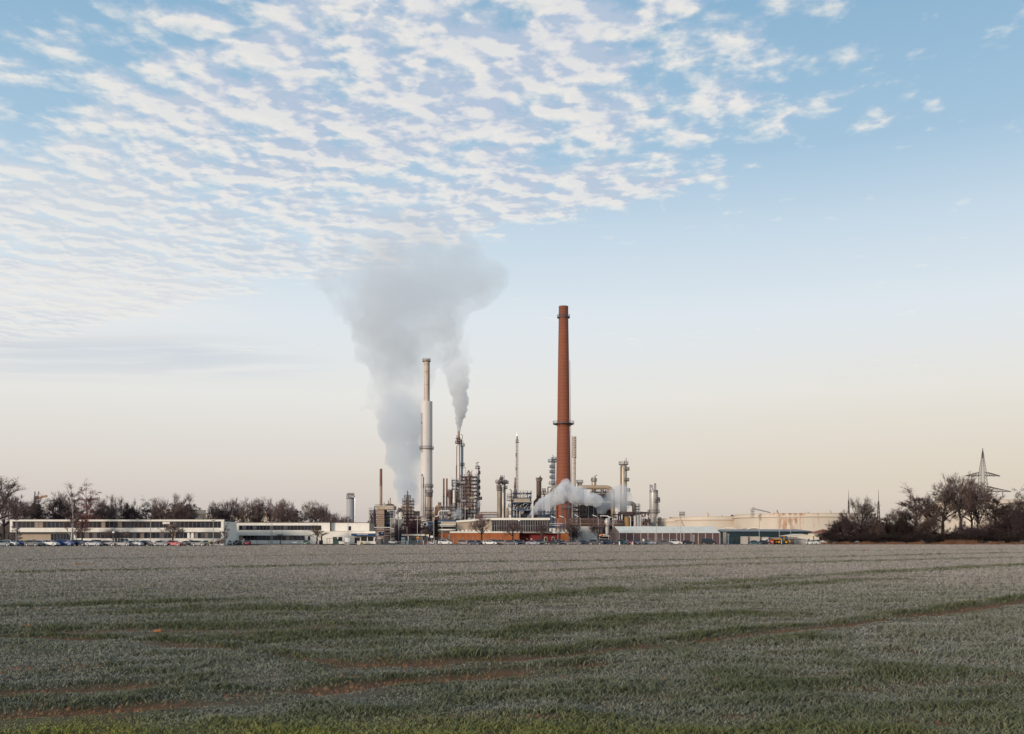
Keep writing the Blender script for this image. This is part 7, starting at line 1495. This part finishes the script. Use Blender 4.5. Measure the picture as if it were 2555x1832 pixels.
MB().prism([(bx-.75, .45), (bx-.2, .3), (bx+.3, .3), (bx+.45, .95), (bx+.3, .98), (bx+.15, .5), (bx-.1, .5), (bx-.2, .8), (bx-.75, .8)], Y-.16, Y+.16).build('body', WPAINT, t); MB().bar((bx+.35, Y-.3, 1.05), (bx+.35, Y+.3, 1.05), .05).build('handlebar', BLACK, t); MB().box(bx-.7, bx-.2, Y-.13, Y+.13, .8, .88).build('saddle', BLACK, t)
# small white boxes and bollards at the edge of the field
for p, pw, pt, Yb, nm, lb in ((1499.5, 5, 1351.5, 294, 'white_box', 'white utility box before the long navy estate'), (1544, 3, 1351.8, 294, 'white_box', 'pale utility box at the left corner of the tent'), (1578.3, 1.6, 1352.5, 294, 'bollard', 'white bollard beside the red car'), (1598, 3.5, 1350.5, 295, 'gate_post', 'pale stone gate post left of the low kerb wall'), (1603.5, 4, 1345.5, 301, 'white_sign', 'small white sign before the tent wall'), (606, 3, 1345, 283, 'white_box', 'white box between the black and red cars'), (1055.5, 1.6, 1349, 312, 'bollard', 'cream bollard right of the gatehouse')):
    bz = 0 if nm != 'white_sign' else Z(1350, Yb); mb = MB().box(X(p, Yb), X(p+pw, Yb), Yb, Yb+.35, bz, Z(pt, Yb)); mb.box(X(p, Yb)-.03, X(p+pw, Yb)+.03, Yb-.03, Yb+.38, Z(pt, Yb), Z(pt, Yb)+.06)
    if nm == 'white_sign': mb.box(X(p+pw/2, Yb)-.04, X(p+pw/2, Yb)+.04, Yb+.1, Yb+.2, 0, bz)
    tag(mb.build(nm, FASC, None, (X(p, Yb), Yb, 0)), lb, nm.replace('_', ' '))
# ================================================================== STEAM
def steam_mat(name, dens, col, noise=.5, scale=.06, aniso=.1, fall=None, floor=.0):
    m = bpy.data.materials.new(name); m.use_nodes = True; t = NT(m.node_tree); t.n.clear()
    pv = t.new('ShaderNodeVolumePrincipled'); pv.inputs['Color'].default_value = (*col, 1); pv.inputs['Anisotropy'].default_value = aniso
    if noise:
        co = t.new('ShaderNodeTexCoord').outputs['Object']; n1 = t.noise(co, scale, 5, .62)
        d = t.m('MULTIPLY', t.mapr(n1, .5-.18*noise, .5+.12, floor, 1), dens)
        if fall:
            r_ = t.mapr(t.sep(co)[2], fall[0], fall[1], 0, 1, False); d = t.m('MULTIPLY', d, t.m('POWER', fall[2], r_))
        t.put(pv.inputs['Density'], d)
    else: pv.inputs['Density'].default_value = dens
    t.l.new(pv.outputs[0], t.new('ShaderNodeOutputMaterial').inputs['Volume']); m.cycles.volume_step_rate = .7 if 'narrow' in name else 1.0; return m
def ico(mb, c, r, R, q_=2):
    import bmesh
    bm = bmesh.new(); bmesh.ops.create_icosphere(bm, subdivisions=q_, radius=r); i = len(mb.v)
    for v_ in bm.verts: mb.v.append((c[0]+v_.co.x, c[1]+v_.co.y, c[2]+v_.co.z))
    for f_ in bm.faces: mb.f.append(tuple(i+v_.index for v_ in f_.verts))
    bm.free()
def steam(name, label, blobs, Y_, mtl, voxel, disp, dscale, seed=1, fluff=6, base=None, grow_=1.0):
    """blobs: (px, py, r_px[, dy]) grown into a billowing closed surface"""
    R = random.Random(seed); mb = MB()
    for q_ in blobs:
        c = (X(q_[0], Y_), Y_+(q_[3] if len(q_) > 3 else 0), Z(q_[1], Y_)); r = SZ(q_[2], Y_)*grow_; ico(mb, c, r, R)
        for k in range(fluff):
            d = Vector((R.gauss(0, 1), R.gauss(0, .8), R.gauss(0, 1))).normalized(); ico(mb, Vector(c)+d*r*R.uniform(.6, .95), r*R.uniform(.28, .5), R)
    me = bpy.data.meshes.new(name); me.from_pydata(mb.v, [], mb.f); o = link(bpy.data.objects.new(name, me))
    m1 = o.modifiers.new('r', 'REMESH'); m1.mode = 'VOXEL'; m1.voxel_size = voxel
    for k, (dd, ds) in enumerate(((disp, dscale), (disp*.45, dscale*.38))):
        tx = bpy.data.textures.new(name+'_tex', 'CLOUDS'); tx.noise_scale = ds; tx.noise_depth = 3
        m2 = o.modifiers.new('d', 'DISPLACE'); m2.texture = tx; m2.strength = dd; m2.mid_level = .5; m2.texture_coords = 'GLOBAL'
    dg = bpy.context.evaluated_depsgraph_get(); me2 = bpy.data.meshes.new_from_object(o.evaluated_get(dg)); o.modifiers.clear(); o.data = me2; me2.name = name
    me2.materials.clear(); me2.materials.append(mtl); tag(o, label, 'steam'); return o
MAIN = [(1012, 1232, 28), (1012, 1205, 32), (1010, 1175, 35), (1008, 1145, 38), (1008, 1115, 40), (1005, 1085, 44), (995, 1062, 42), (1012, 1050, 52), (1008, 1015, 54), (1000, 980, 56), (992, 945, 62), (958, 940, 34), (1040, 950, 40), (985, 905, 68), (1000, 865, 74), (1040, 850, 60), (960, 850, 60), (930, 820, 52), (1090, 870, 42), (990, 800, 92), (910, 770, 62), (1080, 790, 80), (870, 715, 46), (920, 700, 74), (1000, 720, 100), (1090, 720, 84), (1170, 715, 62), (1225, 700, 42), (1255, 690, 24), (1140, 660, 70), (1060, 640, 78), (980, 640, 74), (900, 650, 52), (850, 680, 34), (1050, 590, 46), (1090, 560, 26), (1010, 590, 40), (845, 700, 46), (868, 640, 40), (985, 560, 46), (1045, 548, 36), (932, 985, 22), (918, 1010, 16), (905, 1020, 11), (970, 1020, 34)]
steam('steam_plume', 'huge grey white steam plume spreading out behind the white stack', MAIN, 650, steam_mat('steam_main', .17, (.94, .968, .998), .85, .026, fall=(Z(1230, 650), Z(600, 650), .12), floor=.16), 1.8, 12, 22, 1, 5, grow_=1.12)
SM = [(1145, 1076, 3.2), (1145.2, 1071, 4.0), (1145.4, 1066, 4.8), (1145.5, 1060, 5.6), (1145.5, 1053, 6.8), (1147, 1044, 8), (1149, 1034, 10.5), (1149.5, 1022, 13), (1149, 1010, 14.5), (1148, 998, 15.5), (1146, 985, 16), (1142, 972, 18), (1149, 960, 17), (1140, 948, 22), (1128, 962, 9), (1140, 930, 25), (1138, 912, 26), (1140, 892, 26), (1140, 870, 27), (1132, 852, 28), (1120, 838, 30)]
steam('steam_plume', 'narrow grey steam plume rising from the tallest silver column', SM, 620, steam_mat('steam_narrow', 3.2, (.975, .982, .99), .15, .07, fall=(Z(1074, 620), Z(855, 620), .006), floor=.45), .5, .8, 4, 3, 5, grow_=1.28)
LOW = [(1318, 1289, 5), (1324, 1285, 7), (1331, 1280, 9), (1338, 1272, 12), (1346, 1265, 15), (1352, 1256, 15), (1361, 1257, 15), (1370, 1252, 17), (1382, 1246, 19), (1394, 1238, 22), (1405, 1228, 22), (1410, 1217, 18), (1418, 1226, 24), (1432, 1234, 24), (1447, 1236, 24), (1460, 1240, 21), (1474, 1244, 18), (1488, 1249, 16), (1408, 1205, 9)]
steam('steam_cloud', 'dense white steam drifting right in front of the brick chimney foot', LOW, 545, steam_mat('steam_dense', .60, (.993, .993, .995), .95, .12), .7, 3.2, 5, 5, 6)
THIN = [(1500, 1258, 17), (1516, 1258, 20), (1532, 1250, 22), (1548, 1244, 24), (1562, 1240, 18), (1534, 1232, 16), (1552, 1222, 14), (1505, 1268, 14), (1555, 1262, 16)]
steam('steam_veil', 'thin veil of steam in front of the tall railed column', THIN, 560, steam_mat('steam_thin', .20, (.97, .97, .975), .8, .09), .9, 4, 6, 8, 4)
PUFF = [(1136, 1283, 10), (1144, 1275, 10), (1150, 1288, 8), (1131, 1292, 7)]
steam('steam_puff', 'low pale steam puff between the vessels and the silver column foot', PUFF, 530, steam_mat('steam_puff', .16, (.97, .97, .975), .95, .16), .7, 2.5, 4, 9, 4)
PUFF2 = [(1194, 1252, 5.5), (1197, 1258, 5), (1193, 1262, 4.5), (1201, 1251, 2.5)]
steam('steam_puff', 'small grey steam puff at the flared foot of the slim grey column', PUFF2, 590, steam_mat('steam_small', .28, (.93, .94, .95), .5, .15), .6, 2, 3, 12, 4)
for o in list(CARP.values()):
    if 'used' in o.keys(): del o['used']
